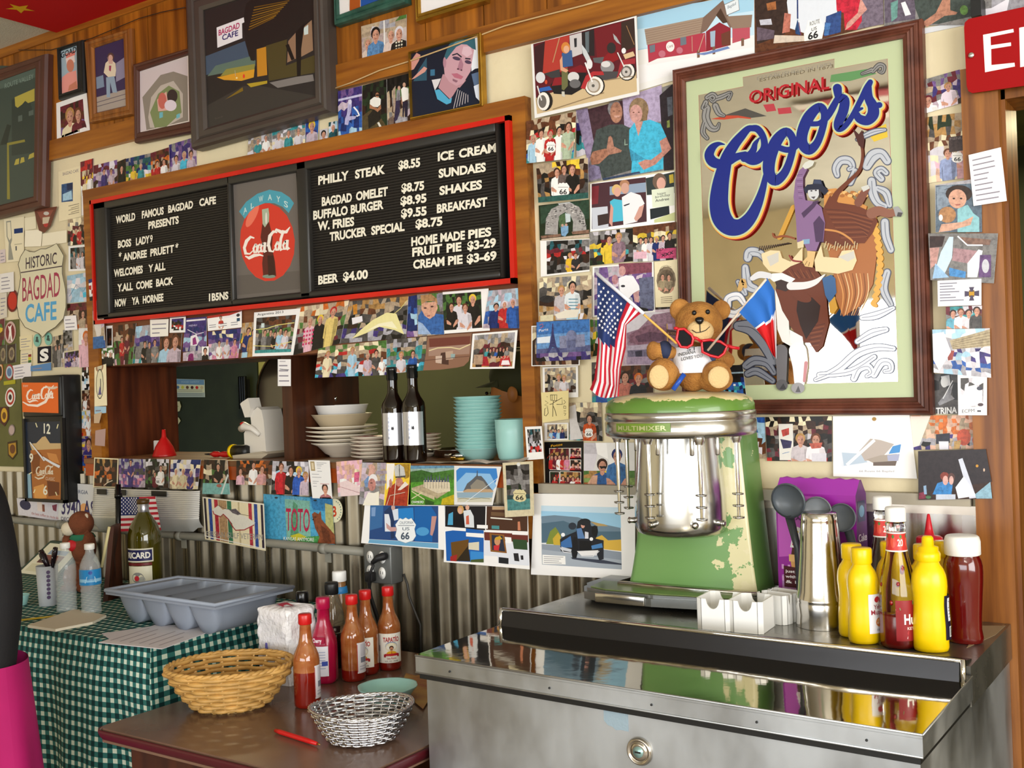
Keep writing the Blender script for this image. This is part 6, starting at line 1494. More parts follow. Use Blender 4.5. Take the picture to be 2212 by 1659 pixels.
tag(m.build('duct_tape',mat('silver_duct_tape','8fa2ae',.5,.1,bump=.1,bscale=200),origin=front(1330,1560)),'torn piece of blue-grey tape on the cooler front','tape')
# metal splash panel by the doorway
x0,x1=onY(1640,1200).x,onY(2147,1250).x
bs=thing('splash_panel',((x0+x1)/2,-.005,CT),'framed steel splash panel behind the sauce bottles','splash panel')
MB().box((x0,-.006,CT+.001),(x1,-.001,1.306)).build('sheet',mat('splash_steel','b8b6b2',.26,1.0,rvary=.12,vscale=5,stretch=(8,8,.5)),bs,world=True)
MB().box((x0,-.012,1.290),(x1,-.0062,1.309)).box((x1-.022,-.012,CT+.002),(x1,-.0062,1.309)).build('edge_frame',mat('splash_frame','d8d0c4',.3,.7,vary=.15),bs,world=True)
# ---------------- five-spindle milkshake mixer
MY=-0.19
hc=onY(1467,900,MY)
mx=thing('milkshake_mixer',(hc.x,-.16,CT),'worn green and cream five-spindle milkshake mixer with steel head','mixer')
def peeled(name,main,under,thr,sc=7,coat=.3):
 m_=mat(name,main,.32,spec=.5,coat=coat)
 nt=m_.node_tree
 b=nt.nodes['Principled BSDF']
 tc=nt.nodes.new('ShaderNodeTexCoord')
 n1=nt.nodes.new('ShaderNodeTexNoise')
 n1.inputs['Scale'].default_value,n1.inputs['Detail'].default_value=sc,9
 n1.inputs['Roughness'].default_value=.62
 sep=nt.nodes.new('ShaderNodeSeparateXYZ')
 ad=nt.nodes.new('ShaderNodeMath')
 ad.operation='MULTIPLY_ADD'
 rp=nt.nodes.new('ShaderNodeValToRGB')
 rp.color_ramp.interpolation='CONSTANT'
 L=nt.links.new
 L(tc.outputs['Object'],n1.inputs['Vector'])
 L(tc.outputs['Object'],sep.inputs[0])
 ad.inputs[1].default_value=thr[1]
 n2_=nt.nodes.new('ShaderNodeMath')
 n2_.operation='SUBTRACT'
 n2_.inputs[1].default_value=thr[3]if len(thr)>3 else 0.0
 L(sep.outputs[thr[0]],n2_.inputs[0])
 L(n2_.outputs[0],ad.inputs[0])
 L(n1.outputs['Fac'],ad.inputs[2])
 rp.color_ramp.elements[0].color=(*C3(main),1)
 rp.color_ramp.elements[1].color=(*C3(under),1)
 rp.color_ramp.elements[1].position=thr[2]
 e=rp.color_ramp.elements.new(min(.98,thr[2]+.10))
 e.color=(*C3('dcd2a8'),1)
 L(ad.outputs[0],rp.inputs[0])
 L(rp.outputs[0],b.inputs['Base Color'])
 return m_
 # base plate and drip tray
px0,px1=onY(1290,1270,-.10).x,onY(1668,1290,-.10).x
m=MB()
outl=[(px0,-.02),(px0-.002,-.16),(px0+.03,-.215),(px0+.09,-.235),(px0+.22,-.238),(px1-.06,-.21),(px1,-.16),(px1,-.02)]
m.prism([(x,y,CT+.012)for x,y in outl],(0,0,.018)).prism([(x*.985+.015*hc.x,y*.96,CT+.030)for x,y in outl],(0,0,.007))
m.build('base_plate',mat('base_metal','8f918f',.3,.8,vary=.2),mx,world=True)
m=MB().prism([(px0+.04,-.2,CT+.0375),(px0+.09,-.218,CT+.0375),(px0+.22,-.22,CT+.0375),(px1-.06,-.2,CT+.0375),(px1-.02,-.12,CT+.0375),(px0+.03,-.12,CT+.0375)],(0,0,.002))
m.build('drip_tray',mat('tray_green','7a8c50',.25,.2,vary=.2),mx,world=True)
MB().rbox((px0+.075,-.243,CT+.012),(px0+.205,-.236,CT+.034),.002).build('front_badge','steel',mx,world=True)
for x,y in((px0+.03,-.16),(px1-.04,-.16),(px0+.03,-.06),(px1-.04,-.06)):
 MB().lathe([(.012,CT+.0003),(.011,CT+.013)],14,at=(x,y,0)).build('foot','rubber',mx,world=True)
 # column
c0,c1=onY(1352,1240,-.13).x,onY(1640,1290,-.13).x
t0,t1=onY(1395,960,-.13).x,onY(1600,960,-.13).x
def colpt(u,v,yf=-.13,yb=-.035):
 z=CT+.037+(1.475-CT-.037)*v
 e=v**.8
 x=(c0+(t0-c0)*e)*(1-u)+(c1+(t1-c1)*e)*u
 return x,z
m=MB()
n=14
rows=[]
for j in range(n+1):
 v=j/n
 xl,z=colpt(0,v)
 xr,_=colpt(1,v)
 r_=.018
 rows.append([(xl,-.035,z),(xl,-.13+r_,z),(xl+r_*.3,-.13+r_*.3,z),(xl+r_,-.13,z),(xr-r_,-.13,z),(xr-r_*.3,-.13+r_*.3,z),(xr,-.13+r_,z),(xr,-.035,z)])
vv=[p_ for r_ in rows for p_ in r_]
m.add(vv,[(j*8+k,j*8+(k+1)%8,(j+1)*8+(k+1)%8,(j+1)*8+k)for j in range(n)for k in range(8)],0,True)
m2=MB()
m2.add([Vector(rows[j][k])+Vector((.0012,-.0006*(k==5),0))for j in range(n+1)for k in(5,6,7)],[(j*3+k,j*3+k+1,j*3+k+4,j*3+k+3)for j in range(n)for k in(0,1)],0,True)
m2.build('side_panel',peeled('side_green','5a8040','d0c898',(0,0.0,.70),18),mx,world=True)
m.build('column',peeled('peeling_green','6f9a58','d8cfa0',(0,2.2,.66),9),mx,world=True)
m=MB()
for j in(0,):
 xl,z=colpt(0,0)
 xr,_=colpt(1,0)
 m.tube([(xl-.012,-.05,z+.004),(xl-.012,-.145,z+.004),(xr+.012,-.145,z+.004),(xr+.012,-.05,z+.004)],.006,8)
m.build('base_bead','steel',mx,world=True)
# head
HZ0,HZ1=onY(1467,948,MY-.12).z,onY(1467,862,MY).z
hx,hr,ry=hc.x,.5*(onY(1636,905,MY).x-onY(1298,905,MY).x)*.90,.145
m=MB()
m.lathe([(hr*.2,HZ0),(hr*.93,HZ0),(hr*.985,HZ0+.004),(hr,HZ0+.012),(hr,HZ0+.034),(hr*.99,HZ0+.036),(hr*.99,HZ0+.039),(hr*1.0,HZ0+.041),(hr*1.0,HZ0+.054),(hr*.985,HZ0+.057)],56,0,(hx,MY,0),1,ry/hr)
m.build('head_rim','steel',mx,world=True)
m=MB()
zt=HZ1-HZ0
m.lathe([(hr*.985,HZ0+.0575),(hr*.985,HZ0+.07),(hr*.95,HZ0+.083),(hr*.85,HZ0+.092),(hr*.6,HZ0+.0995),(hr*.3,HZ0+.101),(.001,HZ0+.1012)],56,0,(hx,MY,0),1,ry/hr)
HT=HZ0+.1012
m.build('head_cover',peeled('peeling_cover','5f8636','dccb98',(2,18.0,.60,HZ0+.079-CT),14),mx,world=True)
# name plate curved on the rim with raised letters
def rimpt(a,z,o=.0012):
 return Vector((hx+(hr+o)*math.cos(a),MY+(ry+o)*math.sin(a),z))
a0,a1=R(196),R(266)
def ang_of(px):
 best=min((abs((onpx(rimpt(R(t),HZ0+.025)))[0]-px),t)for t in range(180,330))
 return R(best[1])
def onpx(P_):
 d=Vector(P_)-CAM
 k=d.dot(_a)
 return 1106+FPX*d.dot(_r)/k,829.5-FPX*d.dot(_u)/k
a0,a1=ang_of(1332),ang_of(1448)
m=MB().grid(lambda u,v:rimpt(a0+(a1-a0)*u,HZ0+.016+.019*v),16,1)
m.text('MULTIMIXER',lambda x,y:rimpt(a0+(a1-a0)*(.06+.88*x),HZ0+.020+.010*y,.0022),1,None,.02)
m.build('name_plate',[mat('plate_green','6c8a2c',.3),mat('plate_letter','b8bc88',.3,.4)],mx,world=True)
# can in front of the column
bx,by=onY(1470,1100,-.17).x,-.172
bz0,bz1=onY(1470,1168,by-.1).z,HZ0
bp_=.108
m=MB().lathe([(.02,bz0+.002),(bp_*.8,bz0),(bp_*.93,bz0+.006),(bp_*.985,bz0+.018),(bp_,bz0+.035),(bp_*.985,bz0+.09),(bp_*.93,bz0+.16),(bp_*.885,bz1)],48,0,(bx,by,0),1,.86)
m.build('motor_can',mat('satin_can','c8c8c6',.2,1.0,rvary=.06,stretch=(1,1,.1)),mx,world=True)
for pxx in(1358,1413,1499,1553):
 t=min((abs(onpx(Vector((bx+bp_*math.cos(R(q)),by+.86*bp_*math.sin(R(q)),bz0+.03)))[0]-pxx),q)for q in range(170,370))[1]
 d_=Vector((math.cos(R(t)),.86*math.sin(R(t)),0))
 P0=Vector((bx,by,bz0+.032))+d_*(bp_-.002)
 MB().tube([P0,P0+d_*.010,P0+d_*.016],[.0075,.0065,.008],14).tube([P0+d_*.016,P0+d_*.019],[.008,.004],14).build('cup_stud','steel',mx,world=True)
 # spindles with their sleeves and discs
for pxx,yy_,pyb in((1333,-.205,1112),(1353,-.125,1100),(1399,-.285,1122),(1510,-.30,1126),(1590,-.215,1121)):
 s_=onY(pxx,950,yy_)
 zb=onY(pxx,pyb,yy_).z
 z1=HZ0+.002
 sp=MB().lathe([(.0125,z1),(.0125,z1-.006),(.009,z1-.012),(.0085,z1-.016)][::-1],16,0,(s_.x,yy_,0)).build('spindle_sleeve','steel',mx,world=True)
 q=MB().lathe([(.0048,z1-.01),(.0048,z1-.10),(.0040,zb+.055),(.0033,zb)][::-1],12,0,(s_.x,yy_,0))
 q.build('spindle','chrome',mx,world=True)
 for k in range(3):
  zz=zb+.003+k*.026
  q=MB().lathe([(.0035,zz),(.0115,zz-.001),(.0125,zz+.0025),(.0105,zz+.001),(.0035,zz+.002)],14,0,(s_.x,yy_,0),fn=lambda r,z,t:r*(1+(.12 if r>.01 else 0)*math.cos(4*t)))
  q.build('beater_disc','steel',mx,world=True)
for pxx,yy_ in((1374,-.16),(1420,-.29),(1494,-.30),(1549,-.27)):
 s_=onY(pxx,950,yy_)
 MB().rbox((s_.x-.005,yy_-.004,HZ0-.038),(s_.x+.005,yy_+.004,HZ0+.002),.003).build('switch_lever','steel',mx,world=True)
 # ---------------- bear on the mixer, its flags and sunglasses
BS=905.0
b0=onZ(1492,858,HT)
by0=max(b0.y,MY-.05)
bear=thing('teddy_bear',(onY(1492,858,MY-.03).x,MY-.03,HT-.001),'golden brown teddy bear sitting on the green mixer in a white tee','teddy bear',rz=YAW)
def bl(px,py,d=0.0):
 """photo pixel -> bear's own coordinates, d metres towards the viewer"""
 return Vector(((px-1492)/BS,-d,(858-py)/BS+(px-1492)/BS*math.tan(ROLL)))
FUR=mat('golden_fur','b8803c',.85,bump=.5,bscale=260,col2='96612a',vscale=30)
m=MB()
def be(px,py,rx,ry,rd,d=0.0,rot=None):
 m.ell(bl(px,py,d),(rx/BS,rd/BS,ry/BS),0,24,16,rot)
be(1499,806,42,52,38)
be(1512,722,48,46,42,.012)
be(1477,690,22,23,9,.0)
be(1562,696,20,21,9,-.012)
be(1437,772,30,17,17,.012,Matrix.Rotation(.15,3,'Y'))
be(1418,770,14,20,17,.012)
be(1553,790,32,17,17,.012,Matrix.Rotation(.5,3,'Y'))
be(1563,800,16,18,16,.015)
be(1436,822,34,30,40,.02)
be(1432,818,30,32,26,.045)
be(1538,836,36,26,40,.025)
be(1538,828,30,30,26,.048)
o=m.build('body',FUR,bear)
md=o.modifiers.new('fuse','REMESH')
md.mode,md.voxel_size,md.use_smooth_shade='VOXEL',.0028,True
o.modifiers.new('soften','SMOOTH').iterations=4
CRM=mat('cream_plush','d8b884',.85,bump=.4,bscale=260)
MB().ell(bl(1508,738,.052),(.030,.016,.025),0,24,16).build('muzzle',CRM,bear)
MB().ell(bl(1505,718,.066),(.0095,.007,.0085),0,16,10,fn=lambda p_:Vector((p_.x*(1+p_.z*40),p_.y,p_.z))).build('nose','blackgloss',bear)
MB().tube([bl(1505,724,.0685),bl(1505,740,.0695)],.0009,6).tube([bl(1489,735,.065),bl(1497,741,.0695),bl(1505,741,.070),bl(1516,738,.068),bl(1525,731,.063)],.0009,6).build('mouth','black',bear)
for ex,ed in((1497,.053),(1524,.053)):
 MB().ell(bl(ex,701,ed),(.0052,.004,.0055),0,14,10).build('eye','blackgloss',bear)
MB().ell(bl(1420,823,.074),(.0215,.006,.026),0,20,12).build('paw_pad',CRM,bear)
MB().ell(bl(1537,832,.078),(.0235,.006,.024),0,20,12).build('paw_pad',CRM,bear)
m=MB()
def shirt(u,v):
 t=2*math.pi*u
 z=.042+.058*v
 rx=(.053-.012*v)*(1.0 if v>.05 else 1.03)
 return Vector(((1499-1492)/BS+rx*math.cos(t),-.004+(.047-.008*v)*math.sin(t),z))
m.grid(shirt,32,8)
sh_=m.build('shirt',mat('white_tee','e8e8ee',.8,bump=.15,bscale=90),bear)
def sl(cx,cy,rx,ry,d):
 return MB().ell(bl(cx,cy,d),(rx,.022,ry),0,18,10)
sl(1441,770,.017,.0215,.013).build('sleeve',mat('navy_sleeve','2a3352',.8),bear)
sl(1532,786,.014,.020,.016).build('sleeve','navy_sleeve' if False else mat('navy_cuff','4a5a80',.8),bear)
m=MB()
for t,x0,y0,x1,y1 in(('ST',1480,776,1500,774),('INDIANA',1464,785,1497,781),('LOVES YOU',1469,794,1510,790)):
 def sm(x,y,x0=x0,y0=y0,x1=x1,y1=y1):
  q=bl(x0+(x1-x0)*x,y0+(y1-y0)*x-6.5*y)
  k=(q.x-(1499-1492)/BS)/.053
  return Vector((q.x,-.004-.0485*math.sqrt(max(.05,1-k*k))-.0018,q.z))
 m.text(t,sm,0,None,.012)
m.build('shirt_lettering','black',bear)
# sunglasses across the tummy
sg=thing('sunglasses',bear.location+Vector((0,-.06,.06)),'red framed sunglasses with dark lenses resting on the teddy','sunglasses',rz=YAW)
dz_=bear.matrix_basis
def gl(px,py,d):
 q=Matrix.Rotation(YAW,4,'Z')@bl(px,py,d)
 return Matrix.Rotation(-YAW,4,'Z')@(bear.location+q-sg.location)
Lp=[(1462,732),(1474,732),(1488,745),(1491,753),(1488,764),(1479,769),(1466,767),(1458,752)]
Rp=[(1508,758),(1525,757),(1545,762),(1558,772),(1551,786),(1540,793),(1524,788),(1509,780)]
for P_ in(Lp,Rp):
 m=MB().prism([gl(x,y,.062+(.004 if P_ is Lp else 0))for x,y in P_],Matrix.Rotation(0,3,'Z')@Vector((0,.0015,0)))
 m.build('lens',mat('dark_lens','0c0d0f',.35,spec=.06),sg)
 m=MB().tube([gl(x,y,.0635+(.004 if P_ is Lp else 0))for x,y in P_+P_[:2]],.0032,8,cap=False)
 m.build('rim',mat('red_frame_plastic','c81424',.2),sg)
RB_=mat('red_bridge_plastic','c81424',.2)
MB().tube([gl(1489,750,.066),gl(1497,752,.068),(gl(1508,760,.064))],.0034,8).build('bridge',RB_,sg)
MB().tube([gl(1558,770,.062),gl(1568,775,.064),gl(1582,778,.064)],.0036,8).build('temple',RB_,sg)
MB().tube([gl(1462,731,.066),gl(1458,729,.067),gl(1454,730,.066)],.0034,8).build('temple',RB_,sg)
# flags on sticks: sheets with folds
def stick(par,a,b,rad,mname):
 return MB().tube([a,b],rad,8).build('stick',mname,par,world=True)
def wp(px,py,y_):
 return onY(px,py,y_)
FYA=-.300
us=thing('hand_flag',wp(1460,745,FYA),'small stars and stripes flag on a stick held by the teddy','flag')
stick(us,wp(1290,591,FYA-.02),wp(1462,742,FYA+.005),.0028,mat('flag_stick','d8a84c',.45))
MB().tube([wp(1289,590,FYA-.02),wp(1391,678,FYA-.012)],.0042,8).build('sleeve',mat('flag_sleeve','dcdce4',.7),us,world=True)
# control grid in photo pixels: rows run down from the stick, columns from the tip towards the hand
G={0:[(1290,596),(1317,620),(1344,643),(1367,662),(1389,673)],1:[(1290,650),(1312,668),(1330,690),(1347,700),(1353,702)],2:[(1290,700),(1306,715),(1322,728),(1338,742),(1352,752)],3:[(1292,745),(1302,775),(1316,800),(1330,800),(1342,792)],4:[(1284,818),(1300,826),(1318,830),(1330,836),(1338,828)],5:[(1274,841),(1293,857),(1308,860),(1325,858),(1337,856)]}
def flag_surface(G,nr,nc,y0,wave,seed=0):
 def f(u,v):
  a,b=u*(nc-1),v*(nr-1)
  i,j=min(int(a),nc-2),min(int(b),nr-2)
  s,t=a-i,b-j
  q=lambda jj,ii:Vector(G[jj][ii])
  P_=q(j,i).lerp(q(j,i+1),s).lerp(q(j+1,i).lerp(q(j+1,i+1),s),t)
  return wp(P_.x,P_.y,y0+wave*math.sin(u*15+v*3+seed)*(.3+v))
 return f
fs=flag_surface(G,6,5,FYA-.012,.009)
NU,NV=26,40
def uscol(i,j):
 u,v=(i+.5)/NU,(j+.5)/NV
 if u<.62 and v<.40+.12*(1-u):
  return '2a3a6c'
 return 'c02034' if int(u*13)%2==0 else 'eeeaec'
m=MB().grid(fs,NU,NV,0,True,uscol)
for r_ in range(8):
 for c_ in range(6):
  u,v=.05+c_*.095+(r_%2)*.045,.05+r_*.048
  if u<.6:
   ctr,e1_,e2_=fs(u,v),fs(u+.02,v)-fs(u,v),fs(u,v+.02)-fs(u,v)
   ctr=ctr+Vector((0,-.0025,0))
   pts=[]
   for k in range(10):
    rr=(.0042 if k%2==0 else .0018)
    t_=math.pi/5*k+.3
    pts.append(ctr+Vector((math.cos(t_)*rr*.9,0,math.sin(t_)*rr)))
   m.add(pts,[list(range(10))],0,False,'eeeaf0')
m.build('cloth','matte',us,world=True)
fr=thing('hand_flag',wp(1532,752,-.295),'small blue, white and red flag on a stick beside the teddy','flag')
stick(fr,wp(1655,603,-.305),wp(1529,757,-.284),.0026,mat('pale_stick','e0cbb8',.45))
G2={0:[(1597,675),(1628,638),(1657,600)],1:[(1616,694),(1652,660),(1673,628)],2:[(1634,711),(1664,690),(1675,660)],3:[(1652,735),(1668,725),(1677,715)],4:[(1670,768),(1674,772),(1677,775)]}
f2=flag_surface(G2,5,3,-.302,.004,1)
def frcol(i,j):
 u,v=(i+.5)/16,(j+.5)/24
 k=v+(u-.5)*-.12
 return '2f6cc0' if k<.5 else('c41c20' if u<.72 and k>.54 else 'e4e4ec')
MB().grid(f2,16,24,0,True,frcol).build('cloth','matte',fr,world=True)
MB().tube([wp(1454,842,-.306),wp(1478,808,-.290)],.0055,10).build('stick_cap',mat('blue_cap','1f4fb0',.3),fr,world=True)
# photograph leaning behind the bear
def d(p):
 p.frect('16181c',0,0,1,.22);p.frect('8fa8b8',0,.22,1,.27);p.frect('c03040',.35,.35,.5,.45);p.mosaic(8,4,['bqB','tbB','kqb','kBk'],3,(0,.55,1,1));p.frect('e8e8ec',.5,.6,.6,.66)
snap('dark blue print leaning behind the teddy on the mixer',[1557,790,1604,788,1612,856,1561,857],['k','kB','kmE'],n=6,m=5,off=.075,extra=d)
# ---------------- things on the cooler ledge
def facing(p):
 return math.atan2(CAM.y-p[1],CAM.x-p[0])
def on_ledge(px,py,dy=0.0,z=CT):
 q=onZ(px,py,z)
 return Vector((q.x,min(q.y,-.05)+dy,z))
def wrap(mb,prof,a0,a1,z0,z1,draw=None,base='w',o=.0006,sx=1,sy=1,nu=14,nv=8):
 """a label wrapped on a body of revolution: returns the mapping (0..1,0..1) -> point"""
 def rad(z):
  for(r0_,z0_),(r1_,z1_)in zip(prof,prof[1:]):
   if z0_<=z<=z1_ and z1_>z0_:
    return r0_+(r1_-r0_)*(z-z0_)/(z1_-z0_)
  return prof[-1][0]
 def f(u,v,k=0):
  a,z=a0+(a1-a0)*u,z0+(z1-z0)*v
  r=rad(z)+o+k*.00015
  return Vector((r*math.cos(a)*sx,r*math.sin(a)*sy,z))
 mb.grid(f,nu,nv,0,True,lambda i,j:base)
 def patch(col,u0,v0,u1,v1,k=1):
  mb.grid(lambda u,v:f(u0+(u1-u0)*u,v0+(v1-v0)*v,k),max(1,int(nu*(u1-u0))+1),max(1,int(nv*(v1-v0))+1),0,True,lambda i,j:col)
 def disc(col,cu,cv,ru,rv,k=2):
  c=f(cu,cv,k)
  n=14
  vs=[c]+[f(cu+ru*math.cos(2*math.pi*i/n),cv+rv*math.sin(2*math.pi*i/n),k)for i in range(n)]
  mb.add(vs,[(0,1+i,1+(i+1)%n)for i in range(n)],0,False,col)
 def txt(t,col,u0,v0,u1,h,k=3,bold=.015):
  mb.text(t,lambda x,y:f(u0+(u1-u0)*x,v0+h*y,k),0,col,bold)
 return f,patch,disc,txt
 # purple carton
q0=Vector((onY(1684,1320,-.090).x,-.090,CT+.0005))
q1=Vector((onY(1856,1300,-.112).x,-.112,CT+.0005))
e1=(q1-q0).normalized()
wB=(q1-q0).length
hB=onY(1855,1072,-.112).z-CT
hT=onY(1760,1034,-.075).z-CT
bx_=thing('cake_cup_carton',(q0+q1)/2,'purple carton of cake cups behind the steel cup','carton',rz=math.atan2(e1.y,e1.x))
dB=.055
w2=wB/2
m=MB()
P_=[(-w2,0,0),(w2,0,0),(w2,dB,0),(-w2,dB,0),(-w2,0,hB),(w2,0,hB),(w2,dB,hB),(-w2,dB,hB),(-w2,dB/2-.004,hT),(w2,dB/2-.004,hT),(w2,dB/2+.004,hT),(-w2,dB/2+.004,hT)]
m.add(P_,[(0,1,5,4)],0,False,'9a2a9c').add(P_,[(1,2,6,5),(6,10,9,5)],0,False,'5c1a6c').add(P_,[(4,5,9,8)],0,False,'a238a8').add(P_,[(2,3,7,6),(3,0,4,7),(7,4,8,11),(6,7,11,10),(8,9,10,11)],0,False,'7c2284')
F_=lambda u,v,k=1:Vector((-w2+wB*u,-.0004*k,hB*v))
def fp(col,pts,k=1):
 m.add([F_(u,v,k)for u,v in pts],[list(range(len(pts)))],0,False,col)
fp('c45cc0',[(.02,.45),(.5,.5),(.5,.98),(.02,.98)],.5)
fp('b888c0',[(.05,.30),(.35,.35),(.5,.05),(.05,.02)],.6)
for i in range(7):
 for j in range(6):
  if(i+j)%2:
   fp('d8a0d4',[(.05+i*.04,.10+j*.05),(.08+i*.04,.10+j*.05),(.08+i*.04,.14+j*.05),(.05+i*.04,.14+j*.05)],1.2)
fp('d8a060',[(.20,.26),(.40,.26),(.43,.42),(.17,.42)],2);fp('e8b878',[(.15,.42),(.45,.42),(.45,.48),(.15,.48)],2.5);fp('4a2418',[(.18,.48),(.42,.48),(.38,.55),(.2,.55)],2.6)
fp('f0ece8',[(.17,.54),(.43,.54),(.4,.62),(.34,.7),(.27,.72),(.2,.62)],3)
for i in range(12):
 u,v=.2+(i*37%20)/100,.56+(i*53%13)/100
 fp(('e04040','40a050','4060c8','e8c840')[i%4],[(u,v),(u+.015,v),(u+.015,v+.012),(u,v+.012)],4)
fp('4a1420',[(.08,.20),(.48,.20),(.48,.36),(.08,.38)],5)
for i,t in enumerate(("just fill 'em",'with batter','& bake')):
 m.text(t,lambda x,y,i=i:F_(.10+.36*x,.325-i*.045+.024*y,6),0,'f0e8e8',.02)
m.text('REAL',lambda x,y:F_(.16+.2*x,.775+.03*y,2),0,'4a1450',.02)
G_=lambda u,v,k=1:Vector((w2+.0004*k,dB*u,hB*v))
m.add([G_(.15,.78),(G_(.85,.78)),G_(.85,.95),G_(.15,.95)],[(0,1,2,3)],0,False,'2a2c60')
m.add([G_(.5+.25*math.cos(t),.865+.05*math.sin(t),2)for t in[i*.524 for i in range(12)]],[list(range(12))],0,False,'6aa0c8')
m.text('Cake',lambda x,y:G_(.12+.8*x,.62+.06*y,2),0,'f0e4f0',.02)
m.text('Cups',lambda x,y:G_(.15+.75*x,.52+.055*y,2),0,'f0e4f0',.02)
m.add([G_(.1,.25),(G_(.9,.25)),G_(.9,.42),G_(.1,.42)],[(0,1,2,3)],0,False,'b898c8')
for i,t in enumerate(('mix it','bake it','love it')):
 m.text(t,lambda x,y,i=i:G_(.2+.6*x,.385-i*.055+.028*y,2),0,'5c2a6c',.01)
m.build('box_body',print_mat('carton_print',.28,.5),bx_)
m=MB()
zz=[(-w2+wB*i/12,dB/2,hT+(.003 if i%2 else-.001))for i in range(13)]
m.prism([(-w2,dB/2-.002,hT-.004),(w2,dB/2-.002,hT-.004)]+[(x,dB/2-.002,z)for x,y,z in zz[::-1]],(0,.004,0))
m.build('top_fold',mat('torn_carton','8c3a84',.5),bx_)
# steel cup turned upside down
cp=on_ledge(1777,1358)
cup=thing('malt_cup',(onY(1776,1300,-.205).x,-.205,CT+.0005),'tall steel milkshake cup upside down before the purple carton','cup')
cs=m_per_px((cp.x,-.215,CT+.1))
hc_=246*cs
pf=[(56.5*cs,0),(56.5*cs,.004),(55*cs,.028),(57*cs,.050),(56*cs,.053),(57*cs,.056),(56*cs,.060),(52*cs,.075),(45*cs,hc_*.62),(40*cs,hc_*.90),(39*cs,hc_*.92),(39.5*cs,hc_*.93),(37.5*cs,hc_-.003),(35*cs,hc_),(.001,hc_-.004)]
MB().lathe(pf,48).build('body',mat('spun_steel','cfccc8',.14,1.0,rvary=.06,stretch=(1,1,.2)),cup)
# ladles and scoops standing behind the cup
def ladle(label,px,py,rb,tilt,y_,foot,cl_='4c5156',face=0.0,nm='ladle'):
 c=onY(px,py,y_)
 o=thing(nm,(foot[0],foot[1],CT),label,nm.split('_')[-1])
 L0=o.location
 m=MB()
 n=10
 rot=Matrix.Rotation(tilt,3,'Y')@Matrix.Rotation(face,3,'X')
 vs,fs=[],[]
 for s,r in((1,rb),(-1,rb*.93)):
  for i in range(n+1):
   ph=(math.pi/2)*i/n
   for k in range(24):
    t=2*math.pi*k/24
    vs.append(c-L0+rot@Vector((r*math.sin(ph)*math.cos(t),r*.55*math.cos(ph),r*math.sin(ph)*math.sin(t))))
 for q in(0,(n+1)*24):
  for i in range(n):
   for k in range(24):
    k2=(k+1)%24
    fs.append((q+i*24+k,q+i*24+k2,q+(i+1)*24+k2,q+(i+1)*24+k))
 for k in range(24):
  fs.append((n*24+k,n*24+(k+1)%24,(2*n+1)*24+(k+1)%24,(2*n+1)*24+k))
 m.add(vs,fs,0,True)
 m.build('bowl',mat(nm+'_grey',cl_,.35),o)
 a=c-L0+rot@Vector((rb*.3,rb*.3,-rb*.9))
 m=MB().tube([a,a.lerp(Vector((0,0,.02)),.35)+Vector((.01,0,0)),(0,0,.0008)],[.010,.008,.007],10)
 m.build('handle',mat(nm+'_handle','34383c',.4),o)
ladle('large dark grey ladle leaning beside the steel cup',1702,1082,.040,.5,-.165,(cp.x-.075,-.150),'50565c',.2)
ladle('grey scoop behind the top of the steel cup',1764,1105,.033,.2,-.142,(cp.x-.016,-.137),'7c8084',-.2,'serving_scoop')
ladle('dark measuring scoop seen past the edge of the steel cup',1818,1118,.031,-.1,-.137,(cp.x+.045,-.137),'5c6166',-.1,'measuring_scoop')
# sugar packet caddies
def caddy(label,loc,rz,w=.140,d_=.085,h=.066):
 o=thing('packet_caddy',loc,label,'caddy','white packet caddies',rz)
 m=MB()
 def wall(a,b,dip):
  a,b=Vector(a),Vector(b)
  nrm=Vector((b.y-a.y,a.x-b.x,0)).normalized()*.003
  pts=[]
  n=16
  for i in range(n+1):
   u=i/n
   z=h
   if dip:
    k=(u-.5)/.30
    if abs(k)<1:
     z=h-.021*math.sqrt(1-k*k)
   pts.append((a.lerp(b,u),z))
  top=[Vector((q.x,q.y,z))for q,z in pts]
  bot=[Vector((q.x,q.y,.0))for q,z in pts]
  vs=top+bot+[v+nrm for v in top]+[v+nrm for v in bot]
  k=n+1
  fs=[]
  for i in range(n):
   fs+=[(i,i+1,k+i+1,k+i),(2*k+i,3*k+i,3*k+i+1,2*k+i+1),(i,2*k+i,2*k+i+1,i+1)]
  m.add(vs,fs)
 c=.010
 y0,y1=-d_/2,d_/2
 X_=lambda k:-w/2+k*w/2
 for k in(0,1):
  wall((X_(k)+c,y0,0),(X_(k+1)-c,y0,0),True)
  wall((X_(k+1)-c,y1,0),(X_(k)+c,y1,0),True)
  wall((X_(k),y0+c*.5,0),(X_(k)+c,y0,0),False)
  wall((X_(k+1)-c,y0,0),(X_(k+1),y0+c*.5,0),False)
  wall((X_(k)+c,y1,0),(X_(k),y1-c*.5,0),False)
  wall((X_(k+1),y1-c*.5,0),(X_(k+1)-c,y1,0),False)
 for k in(0,1,2):
  wall((X_(k),y1-c*.5,0),(X_(k),y0+c*.5,0),False)
 m.box((-w/2+.004,-d_/2+.004,.002),(w/2-.004,d_/2-.004,.005))
 m.build('tray','white',o)
 return o
k1=on_ledge(1585,1338,.02)
caddy('white two-part packet caddy in front of the mixer base',(onY(1590,1320,-.300).x,-.300,CT+.0005),R(4))
caddy('white packet caddy half hidden behind the front caddy',(onY(1684,1300,-.20).x,-.196,CT+.0005),R(75),.075,.07,.062)
